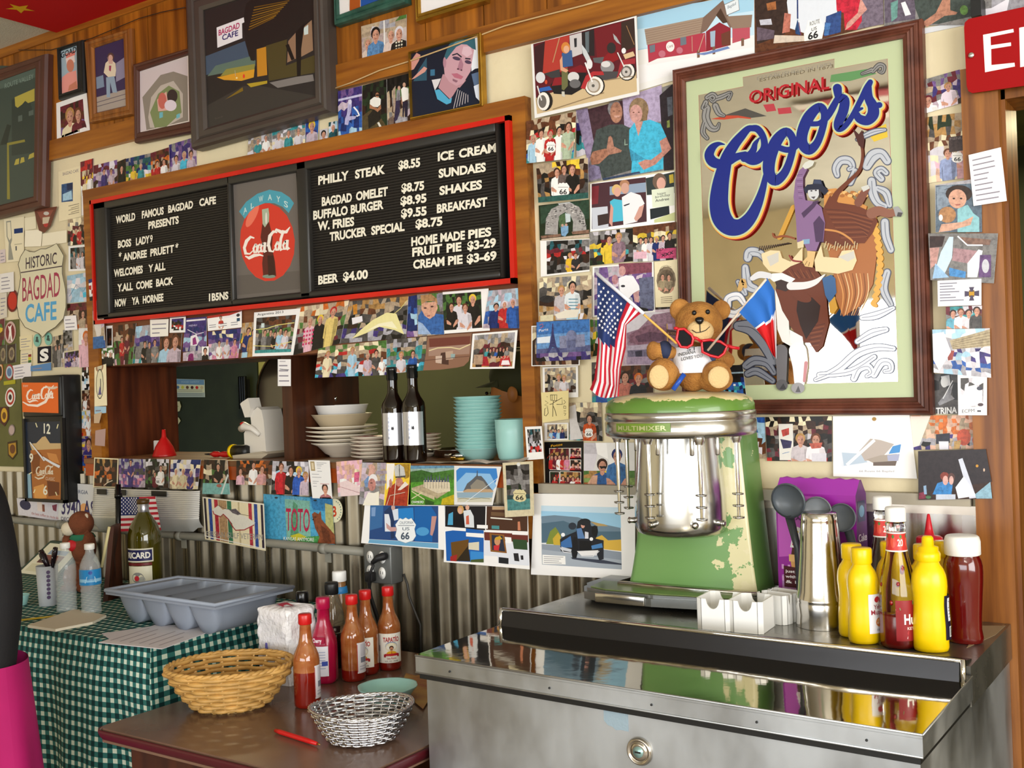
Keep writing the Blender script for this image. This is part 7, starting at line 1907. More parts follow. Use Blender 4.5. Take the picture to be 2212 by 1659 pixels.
# squeezy and glass sauce bottles
MU=[(.024,0),(.0305,.002),(.0325,.008),(.0325,.045),(.0308,.068),(.0302,.082),(.0315,.100),(.0328,.112),(.0325,.122),(.031,.132),(.027,.142),(.021,.150),(.0185,.156)]
def mustard(label,loc,rz,label_side=0,nozzle=False,sc=1.0):
 o=thing('mustard_bottle',loc,label,'mustard bottle','yellow mustard bottles',rz)
 o.scale=(sc,)*3
 rib=lambda r,z,t:r*(1+(.012*math.cos(20*t)if z<.012 else 0))*(1-.10*abs(math.cos(t))**6)
 MB().lathe(MU,40,0,(0,0,0),1,.78,rib).build('body','yellow',o)
 if nozzle:
  m=MB().lathe([(.0195,.156),(.0205,.158),(.0205,.168),(.019,.172),(.0175,.1725),(.0175,.180),(.0105,.182),(.0095,.196),(.007,.199),(.001,.1995)],32)
 else:
  m=MB().lathe([(.019,.156),(.0198,.158),(.0198,.183),(.0185,.186),(.001,.1865)],40,fn=lambda r,z,t:r*(1+(.012*math.cos(36*t)if .158<=z<=.183 else 0)))
 m.build('cap','yellow',o)
 if label_side:
  m=MB()
  if label_side==1:
   f,pa,di,tx=wrap(m,MU,R(-80),R(20),.022,.098,base='efecec',sy=.78)
   di('c02430',.38,.86,.14,.08);tx('Yellow','a03a44',.2,.62,.85,.11);tx('Mustard','a03a44',.08,.48,.9,.12);di('d8803c',.45,.28,.2,.12);di('e8b070',.45,.31,.14,.06,3);tx('16 OZ','6a6a80',.3,.06,.7,.06)
  else:
   f,pa,di,tx=wrap(m,MU,R(-45),R(30),.022,.098,base='1c1a30',sy=.78)
   pa('dfe2ea',.2,.42,.95,.94)
   for i in range(6):
    pa('6a7084',.26,.5+i*.07,.88,.515+i*.07,2)
   pa('e8ece8',.25,.06,.7,.3)
   for i in range(7):
    pa('2a3a30',.3+i*.05,.08,.32+i*.05,.28,2)
  m.build('label','print',o)
 return o
def at_(px,py,y_):
 return Vector((onY(px,py,y_).x,y_,CT+.0003))
mustard('yellow mustard bottle touching the steel cup',at_(1845,1360,-.268),R(35))
mustard('yellow mustard bottle with a white label',at_(1867,1380,-.314),R(28),1)
mustard('yellow mustard bottle seen through the glass ketchup bottle',at_(1930,1370,-.215),R(35),0,False,1.0)
mustard('yellow mustard bottle with a spout and a dark label',at_(2012,1405,-.322),R(18),2,True,1.09)
mustard('yellow mustard bottle close behind the spouted one',at_(2002,1380,-.228),R(20),0)
mustard('yellow mustard bottle between the spouted one and the ketchup',at_(2044,1375,-.175),R(20),0)
GL=mat('bottle_glass','f4f4f0',.03,trans=1.0,spec=.5)
KE=mat('ketchup','8c0c0a',.2,coat=.4)
SMEAR=mat('ketchup_smears','b03018',.35,alpha=.55)
def glass_ketchup(label,loc,rz,front=True):
 o=thing('glass_ketchup_bottle',loc,label,'ketchup bottle',None,rz)
 pf=[(.028,0),(.0345,.003),(.036,.012),(.036,.085),(.035,.115),(.029,.145),(.0215,.175),(.0175,.20),(.0172,.225),(.0185,.229),(.0185,.236),(.016,.238),(.016,.248)]
 oct_=lambda r,z,t:r*(1-.035*abs(math.sin(4*t))*(1 if z<.14 else .2))
 MB().lathe(pf,48,0,fn=oct_).build('glass_body',GL,o)
 lv=.062 if front else .03
 inn_=[(.026,.0035),(.0325,.006),(.0335,.013),(.0335,lv),(.033,lv+.002),(.001,lv+.004)]
 MB().lathe(inn_,40,0,fn=oct_).build('ketchup_fill',KE,o)
 if front:
  rnd=random.Random(4)
  m=MB()
  for i in range(12):
   a,z=rnd.uniform(0,6.28),rnd.uniform(.07,.17)
   r=(.034 if z<.115 else .034-(z-.115)*.24)-.0018
   m.ell((r*math.cos(a),r*math.sin(a),z),(.004,.004,.004+rnd.random()*.005),0,8,6)
  m.build('sauce_smear',KE,o)
 MB().lathe([(.0192,.242),(.0195,.244),(.0195,.266),(.018,.269),(.001,.2695)],44,fn=lambda r,z,t:r*(1+(.012*math.cos(40*t)if .244<=z<=.266 else 0))).build('cap','white',o)
 m=MB()
 f,pa,di,tx=wrap(m,pf,0,2*math.pi,.185,.222,base='c8322c',nu=30)
 pa('f0f0ea',0,.93,1,1);pa('f0f0ea',0,0,1,.07)
 for i in range(8):
  di('d8503c',.06+i/8,.5,.045,.3);di('4a7a3a',.06+i/8,.78,.02,.1,3)
 tx('20','f4f0e8',.88,.3,.97,.35,4)
 m.build('neck_label','print',o)
 m=MB()
 f,pa,di,tx=wrap(m,pf,R(-58),R(50),.018,.095,base='8e1c20')
 def fpz(col,pts,k):
  m.add([f(u,v,k)for u,v in pts],[list(range(len(pts)))],0,False,col)
 fpz('f0e8e0',[(.0,.78),(.5,1.0),(1,.9),(1,.3),(.3,.05)],1);fpz('b01c20',[(.05,.74),(.5,.94),(.97,.84),(.97,.36),(.32,.14)],2);fpz('5a7a3a',[(.1,.82),(.5,.98),(.95,.9),(.95,.82),(.5,.90),(.12,.76)],3)
 tx("Hunt's",'f8f4f0',.22,.42,.92,.24,4,.03);tx('KETCHUP','f0d8d0',.3,.28,.8,.07,4)
 m.build('label','print',o)
 return o
glass_ketchup('glass ketchup bottle, part empty, with a red label',at_(1944,1394,-.316),R(-26))
glass_ketchup('nearly empty glass ketchup bottle behind the labelled one',at_(1915,1355,-.140),R(-30),False)
# red squeeze bottle with a cone
sq=thing('squeeze_bottle',at_(2014,1350,-.095),'red squeeze bottle with a pointed cone behind the mustard','squeeze bottle')
MB().lathe([(.03,0),(.034,.004),(.034,.125),(.031,.14),(.027,.147)],32).build('body',mat('red_squeezy','a8101c',.35),sq)
MB().lathe([(.029,.147),(.0305,.149),(.0305,.163),(.0265,.165),(.0265,.180),(.023,.183),(.0105,.185),(.0075,.20),(.003,.228),(.0015,.230),(.0002,.2302)],32).build('cone_cap',mat('red_cone','c41426',.3),sq)
# big plastic ketchup with a white lid
kt=thing('plastic_ketchup_bottle',at_(2086,1390,-.228),'dark red plastic ketchup bottle with a wide white lid','ketchup bottle')
MB().lathe([(.028,0),(.033,.003),(.0335,.012),(.031,.028),(.0315,.05),(.034,.09),(.036,.12),(.0365,.138),(.036,.15),(.034,.160),(.031,.166),(.03,.170)],44,0,sx=1.0,sy=.8).build('body',mat('ketchup_plastic','5c0808',.14,coat=.6),kt)
MB().lathe([(.0315,.170),(.0335,.172),(.0335,.196),(.031,.205),(.028,.2075),(.001,.2075)],44,0,fn=lambda r,z,t:r*(1+(.006*math.cos(60*t)if z<.2 else 0))).build('lid','white',kt)
tag(MB().prism([on_ledge(x,y,0,CT+.0004)for x,y in((2088,1400),(2150,1372),(2172,1352),(2120,1352))],(0,0,.0006)).build('paper_scrap',mat('brown_scrap','a08868',.8),origin=onZ(2125,1370,CT)),'flat brown paper scrap beside the white-lidded ketchup','paper')
# ---------------- the serving hatch: boxed opening, shelf, divider
SZ=OZ0
mb=MB()
mb.box((OX0-.03,.001,SZ-.03),(OX0+.004,.32,OZ1+.03)).box((OX1-.004,.001,SZ-.03),(OX1+.03,.32,OZ1+.03)).box((OX0+.0045,.001,OZ1-.003),(OX1-.0045,.32,OZ1+.03))
struct('trim_7',mb,mat('jamb_wood','6a3216',.45,col2='40190c',vscale=3,stretch=(8,8,.8)))
DX=onY(632,900,0).x
struct('trim_8',MB().box((DX-.045,.002,SZ),(DX,.022,OZ1)).box((DX-.018,.022,SZ),(DX,.315,OZ1)),'darkwood')
shf=thing('hatch_shelf',((OX0+OX1)/2,0,SZ),'long wooden shelf of the serving hatch with an orange edge','shelf')
MB().box((SX0-.005,-.06,SZ-.018),(OX1+.01,.31,SZ)).build('shelf_board',mat('worn_shelf','8a5a34',.4,col2='5f3a1e',vscale=3,stretch=(.8,10,10)),shf,world=True)
MB().box((SX0,-.058,SZ-.062),(OX1+.005,-.046,SZ-.0185)).build('shelf_edge','orange',shf,world=True)
def on_shelf(px,py,y_=None):
 if y_ is None:
  q=onZ(px,py,SZ)
  return Vector((q.x,q.y,SZ+.0004))
 return Vector((onY(px,py,y_).x,y_,SZ+.0004))
 # kitchen things far behind
tag(MB().box((onY(378,850,2.07).x,2.06,.9),(onY(560,850,2.07).x,2.099,2.44)).build('green_panel',mat('dark_green_board','2c3320',.6,vary=.25),origin=(onY(470,850,2.07).x,2.09,.9)),'large dark green board on the kitchen wall','board')
struct('trim_9',MB().box((onY(563,850,2.06).x,2.05,.0),(onY(588,850,2.06).x,2.099,2.44)).box((onY(352,795,.8).x,.72,1.753),(onY(523,790,.8).x,.8,1.785)),mat('olive_post','a8a25a',.6,vary=.2))
def d(p):
 p.frect('6f94b8',.02,.02,.98,.3);p.frect('d8d8b8',.02,.3,.98,.74);p.frect('a8b4b0',.02,.74,.98,.98)
 for i,c in enumerate(('5a7a9c','c8c850','6a4a3a','4a2a2a','c03030','c8b890')):
  p.fell(c,.1+i*.16,.46,.05,.09,i==0)
 for v in(.58,.66,.8,.88):
  p.frect('8a9088',.08,v,.92,v+.03,False)
 p.text('FOOD SAFETY','a8c4d8',392,827,430,827,4)
paper('blue and cream food chart on the dark green board',[378,818,442,820,443,858,378,858],0,'b0bcb4',d,'chart','wall_chart',off=-2.055)
for lab,q in(('pale rounded sticker upper of two by the hatch side',[(366,868),(388,867),(391,878),(388,888),(376,892),(364,892)]),('pale oval sticker lower of two by the hatch side',[(362,900),(372,898),(386,902),(390,909),(384,918),(372,922),(360,922)])):
 p=Pr(None,-2.05,'c8c49c',poly=q)
 x,y=q[0]
 p.line('5a5840',1,[(x+2,y+10),(x+20,y+10)]).line('7a4a3a',1,[(x+4,y+16),(x+16,y+16)])
 p.done(lab,'sticker','sticker')
kn=thing('knife_rack',(onY(530,840,2.0).x,2.04,1.7),'dark knife rack on the kitchen post behind the slicer','rack')
q0,q1=onY(523,820,2.045),onY(540,876,2.045)
MB().box((q0.x,2.03,q1.z),(q1.x,2.0495,q0.z)).build('rack_bar','black',kn,world=True)
for i in range(3):
 x=q0.x+(q1.x-q0.x)*(.2+i*.3)
 MB().rbox((x-.012,2.01,q1.z-.02),(x+.012,2.0295,q0.z+.02),.004).build('knife','blackgloss',kn,world=True)
 # upper steel rim of a hood over the right half of the hatch
hd=thing('steel_hood',(onY(985,800,.62).x,.62,1.74),'round steel hood rim in the dim kitchen above the dishes','hood')
MB().lathe([(.47,1.735),(.475,1.728),(.47,1.722),(.45,1.726),(.44,1.75),(.40,1.80),(.40,1.95)],60,0,(onY(985,800,.75).x,.95,0),cap=False).build('rim','steel',hd,world=True)
# funnel and card
fu=thing('funnel',on_shelf(355,974,.09),'red plastic funnel upside down on the hatch shelf','funnel')
fs_=m_per_px(fu.location)
MB().lathe([(25*fs_,0),(25.5*fs_,.002),(24*fs_,.008),(19*fs_,20*fs_),(11*fs_,33*fs_),(6.5*fs_,39*fs_),(5*fs_,42*fs_),(3.8*fs_,57*fs_),(3.2*fs_,57.5*fs_),(4.4*fs_,42*fs_)],36).build('cone','red',fu)
c_=on_shelf(330,974,.10)
tag(MB().rbox((c_.x-.022,.12,SZ+.0004),(c_.x+.012,.127,SZ+.055),.003).build('white_card','paper',origin=(c_.x,.127,SZ)),'small white card standing behind the red funnel','card')
tag(MB().lathe([(.004,0),(.010,.008),(.011,.018),(.008,.03),(.001,.034)],14).build('shaker','china',origin=on_shelf(242,978,.06)),'tiny pale jar in the hatch corner beside the clock end','jar')
# knife with red handle and black and yellow torch
kf=thing('folding_tool',on_shelf(480,978,.05),'red and black handled tool lying on the hatch shelf','tool')
a,b=onY(455,979,.05),onY(512,976,.05)
a.z=b.z=SZ+.012
MB().tube([a,a.lerp(b,.15),a.lerp(b,.3),a.lerp(b,.36),a.lerp(b,.5),b],[.004,.011,.010,.007,.011,.009],12).build('handle','red',kf,world=True)
MB().tube([a-Vector((.03,0,0)),a],[.002,.004],8).build('tip','black',kf,world=True)
tc_=thing('torch',on_shelf(535,972,.05),'black torch with a yellow ring lying beside the slicer','torch')
a,b=onY(507,972,.045),onY(532,972,.045)
a.z=b.z=SZ+.023
MB().tube([a,b,b+Vector((.012,0,0))],[.022,.022,.018],16).build('barrel','black',tc_,world=True)
MB().tube([a-Vector((.012,0,0)),a],[.024,.024],16).build('ring','yellow',tc_,world=True)
# meat slicer
S0=on_shelf(580,985,.10)
sc_=m_per_px(S0)
slc=thing('meat_slicer',S0,'white meat slicer with a round blade on the hatch shelf','slicer')
WH=mat('slicer_enamel','d8d2c8',.35)
def sp(px,py,y_=0.0):
 return Vector(((px-580)*sc_,y_,max((985-py)*sc_,.0)))
m=MB().prism([sp(526,985,-.08),sp(527,978,-.085),sp(605,970,-.07),sp(620,975,-.06),sp(600,985,-.06)],(0,.12,0))
m.build('base',mat('slicer_base','c4b8a0',.4),slc)
m=MB().prism([sp(542,977,-.05),sp(541,932,-.05),sp(552,918,-.05),sp(565,912,-.05),sp(563,896,-.05),sp(572,884,-.05),sp(586,876,-.05),sp(597,882,-.05),sp(603,905,-.05),sp(608,975,-.05)],(0,.09,0))
m.build('housing',WH,slc)
m=MB().prism([sp(543,868,-.065),sp(549,864,-.065),sp(568,856,-.065),sp(575,880,-.065),sp(566,897,-.065),sp(556,897,-.065),sp(549,880,-.065)],(0,.05,0))
m.build('sharpener_guard',WH,slc)
cb=sp(607,852,.06)
MB().lathe([(.001,-.004),(.145,-.003),(.150,0),(.145,.003),(.001,.004)],60).xf(Matrix.Translation(cb)@Matrix.Rotation(R(90),4,'X')).build('blade',mat('blade_steel','6c6a66',.2,1.0),slc)
MB().lathe([(.151,-.006),(.157,0),(.151,.006)],60,cap=False).xf(Matrix.Translation(cb)@Matrix.Rotation(R(90),4,'X')).build('blade_ring',mat('ring_steel','b8b8b0',.15,1.0),slc)
MB().tube([sp(540,922,-.06),sp(556,916,-.065),sp(575,922,-.06),sp(592,935,-.055)],[.012,.014,.009,.007],12).build('carriage_arm',WH,slc)
MB().ell(sp(548,911,-.06),(.012,.012,.007)).build('knob','red',slc)
# ---------------- dishes on the hatch shelf
def stack_spot(px,y_):
 return Vector((onY(px,940,y_).x,y_,SZ+.0006))
def dish(name,label,cat,prof,loc,m_,group=None,seg=40,fn=None,rim=None):
 o=thing(name,loc,label,cat,group)
 MB().lathe(prof,seg,fn=fn).build('dish_body',m_,o)
 if rim:
  rim(o)
 return o
P0=stack_spot(738,.15)
ks=m_per_px((P0.x,.15,1.45))
RP=66*ks
soup=dish('soup_plate','cream soup plate lowest of the plate stack','plate',[(.035,0),(.04,0),(.042,.006),(RP*.55,.012),(RP*.8,.038),(RP,.046),(RP*1.0,.049),(RP*.78,.043),(RP*.5,.016),(.001,.014)],P0,'china')
pp=[(.05,0),(.055,0),(.057,.003),(RP*.7,.006),(RP*1.16,.015),(RP*1.18,.018),(RP*1.14,.0185),(RP*.68,.010),(.001,.009)]
z=.043
pls=['second plate from the bottom of the cream stack','third plate from the bottom of the cream stack','fourth plate from the bottom of the cream stack','topmost flat plate under the beige bowl']
pl0=dish('dinner_plate','cream dinner '+pls[0],'plate',pp,P0+Vector((0,0,z)),'china','cream dinner plates in the hatch')
for i in range(1,4):
 dup(pl0,P0+Vector((.003*(i%2),0,z+.0135*i)),'cream dinner '+pls[i])
zb_l=z+.0135*3+.0095
dish('beige_bowl','beige bowl nested under the white oval bowl','bowl',[(.04,0),(.055,0),(RP*.72,.008),(RP*.98,.045),(RP*1.0,.047),(RP*.95,.045),(RP*.68,.012),(.001,.008)],P0+Vector((.004,0,zb_l)),mat('beige_china','c4b498',.35))
dish('white_bowl','white bowl on top of the plate stack','bowl',[(.05,0),(.06,0),(RP*.74,.006),(RP*.86,.04),(RP*.88,.042),(RP*.84,.041),(RP*.70,.012),(.001,.008)],P0+Vector((.004,0,zb_l+.034)),mat('white_china','e8e6e4',.25))
sn=thing('serving_spoon',P0+Vector((-.05,.05,zb_l+.05)),'steel serving spoon sticking out of the white bowl','spoon')
MB().ell((-.045,0,.035),(.035,.012,.016),rot=Matrix.Rotation(-.5,3,'Y')).build('spoon_bowl','steel',sn)
MB().tube([(-.015,0,.02),(.02,.0,-.004)],.004,8).build('handle','steel',sn)
br=thing('wooden_brush',stack_spot(746,.27),'dark handled wooden brush standing behind the bowls','brush')
MB().tube([(0,0,.0),(.0,0,.19)],[.014,.011],12).build('wooden_neck',mat('brush_wood','a8842c',.5),br)
MB().tube([(.0,0,.19),(.012,0,.235)],[.012,.010],12).build('grip','black',br)
def saucers(px,y_,n,r,first,fmt,group):
 s0=stack_spot(px,y_)
 pf=[(r*.5,0),(r*.52,0),(r*.6,.004),(r*.97,.011),(r,.0135),(r*.97,.0138),(r*.55,.007),(.001,.006)]
 def rim(o):
  MB().lathe([(r*.72,.0101),(r*.93,.0138)],40,cap=False).build('pink_pattern',mat('pink_transfer','c07a84',.35,col2='d8c4b8',vscale=60),o)
 o=dish('saucer',fmt%first[0],'saucer',pf,s0,'china',group,rim=rim)
 for i in range(1,n):
  dup(o,s0+Vector((.002*((i*7)%3-1),0,.0115*i)),fmt%first[i])
ORD=['lowest','second lowest','third','fourth','fifth','topmost']
kq=m_per_px(stack_spot(800,.06))
saucers(803,.065,6,47*kq,ORD,'%s saucer of the stack between plates and wine bottles','saucers by the dinner plates')
saucers(915,.19,6,38*kq,ORD,'%s saucer of the stack behind the wine bottles','saucers behind the wine')
# teal bowls: sixteen with scalloped rims
T0=stack_spot(1034,.10)
kt_=m_per_px(T0+Vector((0,0,.07)))
rt=52*kt_
scal=lambda r,z,t:r*(1+(.02*abs(math.sin(4*t))if z>.012 else 0))
tpf=[(rt*.55,0),(rt*.58,0),(rt*.66,.006),(rt*.86,.026),(rt*.97,.034),(rt*1.0,.036),(rt*.95,.0355),(rt*.82,.026),(rt*.6,.007),(.001,.004)]
NTH=['lowest','second','third','fourth','fifth','sixth','seventh','eighth','ninth','tenth','eleventh','twelfth','thirteenth','fourteenth','fifteenth','topmost']
th=7.35*kt_
t0_=dish('teal_bowl','lowest pale teal bowl in the tall stack','bowl',tpf,T0,'teal','pale teal bowls in a tall stack',48,scal)
for i in range(1,16):
 dup(t0_,T0+Vector((.0012*((i*5)%3-1),0,th*i)),'%s pale teal bowl %s of the tall stack'%(NTH[i],'counted from the bottom' if i<15 else 'at the head'),rz=.21*i)
T1=stack_spot(1111,.045)
k1_=m_per_px(T1)
r1=41.5*k1_
dish('teal_tub','smooth round teal tub beside the stack of bowls','tub',[(r1*.62,0),(r1*.7,0),(r1*.86,.012),(r1*.96,.045),(r1*.98,.08),(r1*1.0,92*k1_),(r1*.98,92.5*k1_),(r1*.94,.08),(r1*.8,.012),(.001,.008)],T1,'teal')
# napkins, utensils, pan
m=MB()
rnd=random.Random(2)
a,b=on_shelf(900,992,-.045),on_shelf(1140,992,-.045)
def nap(u,v):
 return Vector((a.x+(b.x-a.x)*u,-.054+.04*v+.005*math.sin(9*u),SZ+.0015+.018*abs(math.sin(u*7+v*2))*u*(1-abs(2*v-1))+.012*u*(1-v)*abs(math.sin(14*u))))
m.grid(nap,18,5,0,False)
tag(m.build('napkin_sheet',mat('crumpled_paper','b8aca0',.8),origin=(a.x,-.04,SZ)),'crumpled grey paper under the teal bowls','paper')
tag(MB().grid(lambda u,v:Vector((onY(655,985,-.03).x+.42*u,-.045+.06*v,SZ+.001+.002*math.sin(11*u))),10,3).build('liner_sheet',mat('liner_paper','a89c88',.8),origin=(onY(700,985,-.03).x,-.03,SZ)),'flat brownish paper liner under the plates','paper')
pa=thing('steel_pan',on_shelf(988,962,.225),'shiny steel pan lying behind the teal bowls','pan')
MB().lathe([(.06,0),(.07,.002),(.078,.022),(.08,.024),(.076,.022),(.066,.004),(.001,.003)],36).build('pan_body','steel',pa)
MB().tube([(-.05,-.06,.02),(-.09,-.10,.03)],.005,8).build('handle','steel',pa)
for lab,x0,x1,y0_,z_ in(('dark ladle handle lying before the steel pan',962,1000,.05,.015),('gold-edged utensil lying before the steel pan',975,1002,.02,.008)):
 A_,B_=on_shelf(x0,975,y0_),on_shelf(x1,975,y0_)
 A_.z=B_.z=SZ+z_
 u_=thing('utensil',A_,lab,'utensil')
 MB().tube([A_,B_],.006,8).build('handle','chrome' if 'dark' in lab else mat('brassy','a8842c',.25,.9),u_,world=True)
tag(MB().box((0,0,0),(.012,.012,.16)).build('strip_of_wood','olive',origin=stack_spot(934,.28)),'olive strip standing behind the rear saucers','strip')
# wine bottles
BG=mat('dark_bottle_glass','140a06',.06,coat=.5)
def wine(label,px,ybase,ytop,y_,group):
 L=Vector((onY(px,ybase,y_).x,y_,SZ+.0006))
 o=thing('wine_bottle',L,label,'wine bottle',group)
 k=m_per_px(L+Vector((0,0,.13)))
 h=(ybase-ytop)*k
 r=.0345
 pf=[(r*.8,0),(r*.95,.003),(r,.010),(r,h*.56),(r*.93,h*.615),(r*.62,h*.68),(r*.45,h*.73),(r*.42,h*.80),(r*.42,h*.93)]
 MB().lathe(pf,40).build('bottle',BG,o)
 MB().lathe([(r*.44,h*.86),(r*.47,h*.87),(r*.47,h*.955),(r*.5,h*.96),(r*.5,h*.995),(r*.45,h),(.001,h)],28).build('capsule','blackgloss',o)
 m=MB()
 fa_=facing(L)
 f,pa_,di,tx=wrap(m,pf,fa_-1.1,fa_+.85,h*.18,h*.52,base='c8c8cc')
 for i in range(6):
  pa_('8c8c94',.3+.03*(i%2),.2+i*.12,.38+.02*(i%3),.27+i*.12)
 di('1c1a1c',.52,.52,.05,.05);m.text('K',lambda x,y:f(.45+.12*x,.48+.1*y,3),0,'1c1a1c',.03)
 for i in range(5):
  pa_('a4a4ac',.62,.2+i*.13,.64,.27+i*.13)
 m.build('label',print_mat('silver_label',.25,.6,.6),o)
 return o
wine('dark wine bottle standing nearer the plates on the hatch edge',853,992,787,-.022,None)
wine('dark wine bottle standing nearer the teal bowls on the hatch edge',897,993,782,-.022,None)
# ---------------- brown side table with sauces and baskets
BT=.85
tb=thing('side_table',(-1.89,-.47,0),'brown topped side table with a dark red edge beside the cooler','table')
xl,xr,yf,ybk=-2.205,-1.452,-.95,-.078
m=MB()
def rrect(x0,x1,y0,y1,r,n=6):
 P_=[]
 for cx_,cy_,a in((x1-r,y1-r,0),(x0+r,y1-r,90),(x0+r,y0+r,180),(x1-r,y0+r,270)):
  P_+=[(cx_+r*math.cos(R(a+90*i/n)),cy_+r*math.sin(R(a+90*i/n)))for i in range(n+1)]
 return P_
m.prism([(x,y,BT-.032)for x,y in rrect(xl,xr,yf,ybk,.02)],(0,0,.032))
m.build('table_top',mat('brown_laminate','735747',.24,vary=.3,vscale=5,spec=.6),tb,world=True)
m=MB().tube([(x,y,BT-.017)for x,y in rrect(xl,xr,yf,ybk,.02)+[(xr,ybk-.02)]],.0165,8,flat=.35)
m.build('edge_strip',mat('maroon_edge','4a1018',.4),tb,world=True)
MB().box((xl+.05,yf+.05,BT-.13),(xr-.05,ybk-.02,BT-.033)).build('apron','darkwood',tb,world=True)
for x in(xl+.08,xr-.08):
 for y in(yf+.08,ybk-.06):
  MB().box((x-.03,y-.03,0),(x+.03,y+.03,BT-.131)).build('leg','darkwood',tb,world=True)
def on_t(px,py,z=BT):
 q=onZ(px,py,z)
 return Vector((q.x,min(q.y,-.03),z+.0004))
 # hot sauce bottles
SA=mat('hot_sauce','7c160a',.12,coat=.8,vary=.2,vscale=25)
RES=mat('sauce_coated_glass','c07a44',.08,trans=.35,coat=.6,col2='a85424',vscale=40)
TP=[(.026,0),(.0305,.003),(.0315,.010),(.0315,.112),(.030,.122),(.0245,.136),(.018,.150),(.0148,.166),(.0132,.195),(.0132,.205)]
def hot(label,loc,rz,lv,kind,grp=None):
 o=thing('hot_sauce_bottle',loc,label,'sauce bottle',grp,rz)
 lo=[q for q in TP if q[1]<lv]+[(.0315,lv)]
 MB().lathe(lo,36).build('sauce_fill',SA,o)
 hi=[(.0315,lv)]+[q for q in TP if q[1]>lv]
 MB().lathe(hi,36,cap=False).build('glass_neck',RES,o)
 MB().lathe([(.0150,.196),(.0160,.198),(.0160,.218),(.0148,.2205),(.001,.221)],40,fn=lambda r,z,t:r*(1+(.015*math.cos(30*t)if z<.218 else 0))).build('cap','red',o)
 m=MB()
 if kind=='front':
  f,pa_,di,tx=wrap(m,TP,R(-62),R(62),.022,.100,base='f0ece2',nu=24,nv=10)
  pa_('d8d4d0',0,.05,.1,.95);pa_('8a8a94',.02,.4,.08,.6,2)
  tx('TAPATÍO','b01c24',.22,.72,.86,.15,3,.03)
  di('8aa0c0',.54,.56,.24,.17,2);di('e4d8b8',.54,.54,.23,.155,3);di('f0e8cc',.54,.60,.12,.09,4)
  di('4a2c20',.54,.52,.085,.07,5);di('c88c6c',.54,.48,.065,.07,6);di('3a241c',.54,.455,.035,.012,7);di('e8b028',.54,.32,.2,.09,5);pa_('c02830',.53,.28,.55,.4,8)
  pa_('c02830',.28,.24,.80,.32,6);pa_('a01c24',.24,.2,.32,.3,7);pa_('a01c24',.76,.2,.84,.3,7)
  tx('Salsa Picante','b04040',.36,.13,.72,.06,3);tx('10 FL. OZ. - 296 ML','6a6a70',.28,.04,.8,.045,3,.005)
 else:
  f,pa_,di,tx=wrap(m,TP,R(-20),R(38),.022,.100,base='dcd8dc',nu=14,nv=10)
  pa_('b83038',0,.05,.04,.95,2);pa_('c4c0c8',.3,.55,.95,.95,2);pa_('7a7a88',.3,.34,.95,.52,2);pa_('b4b0bc',.2,.1,.95,.16,2);pa_('b4b0bc',.2,.2,.95,.24,2)
 m.build('label','print',o)
 return o
loc=on_t(665,1525)
hot('hot sauce bottle in front, nearest the white napkin pack',loc,facing(loc)+R(55),.085,'side')
loc=on_t(765,1468)
hot('brown smeared hot sauce bottle with its label turned aside',loc,facing(loc)+R(38),.03,'side')
loc=on_t(794,1454)
hot('hot sauce bottle with its front label half hidden',loc,facing(loc)+R(-28),.028,'front')
loc=on_t(843,1444)
hot('hot sauce bottle with its whole front label showing',loc,facing(loc)+R(4),.024,'front')
# red syrup bottle
loc=on_t(703,1472)
sy=thing('syrup_bottle',loc,'tall raspberry red plastic bottle between the sauces','bottle',None,facing(loc)-R(60))
k=m_per_px(loc)
h=182*k
rs=.034
sec=lambda r,z,t:r*(1-.12*abs(math.sin(2*t))**3)if z<h*.72 else r
MB().lathe([(rs*.85,0),(rs,.004),(rs*1.05,.012),(rs*1.05,h*.44),(rs*1.0,h*.5),(rs*.8,h*.6),(rs*.5,h*.72),(rs*.46,h*.86),(rs*.5,h*.865)],40,fn=sec).build('body',mat('raspberry_plastic','a00c38',.25,coat=.3),sy)
MB().lathe([(rs*.5,h*.865),(rs*.53,h*.87),(rs*.53,h*.985),(rs*.48,h),(.001,h)],28).build('cap',mat('raspberry_cap','a81040',.3),sy)
m=MB()
f,pa_,di,tx=wrap(m,[(rs*1.06,0),(rs*1.06,h)],R(15),R(75),h*.10,h*.45,base='e8e6ee')
for i in range(7):
 pa_('a8b0cc',.1,.25+i*.09,.8,.28+i*.09)
pa_('3a50a8',.55,.35,.95,.5,2);m.build('label','print',sy)
m=MB()
f,pa_,di,tx=wrap(m,[(rs*1.07,0),(rs*1.07,h*.6)],R(10),R(60),h*.48,h*.56,base='a00c38')
tx('Cherry','f4e8ee',.0,.2,.8,.6,2,.03);m.build('lettering','print',sy)
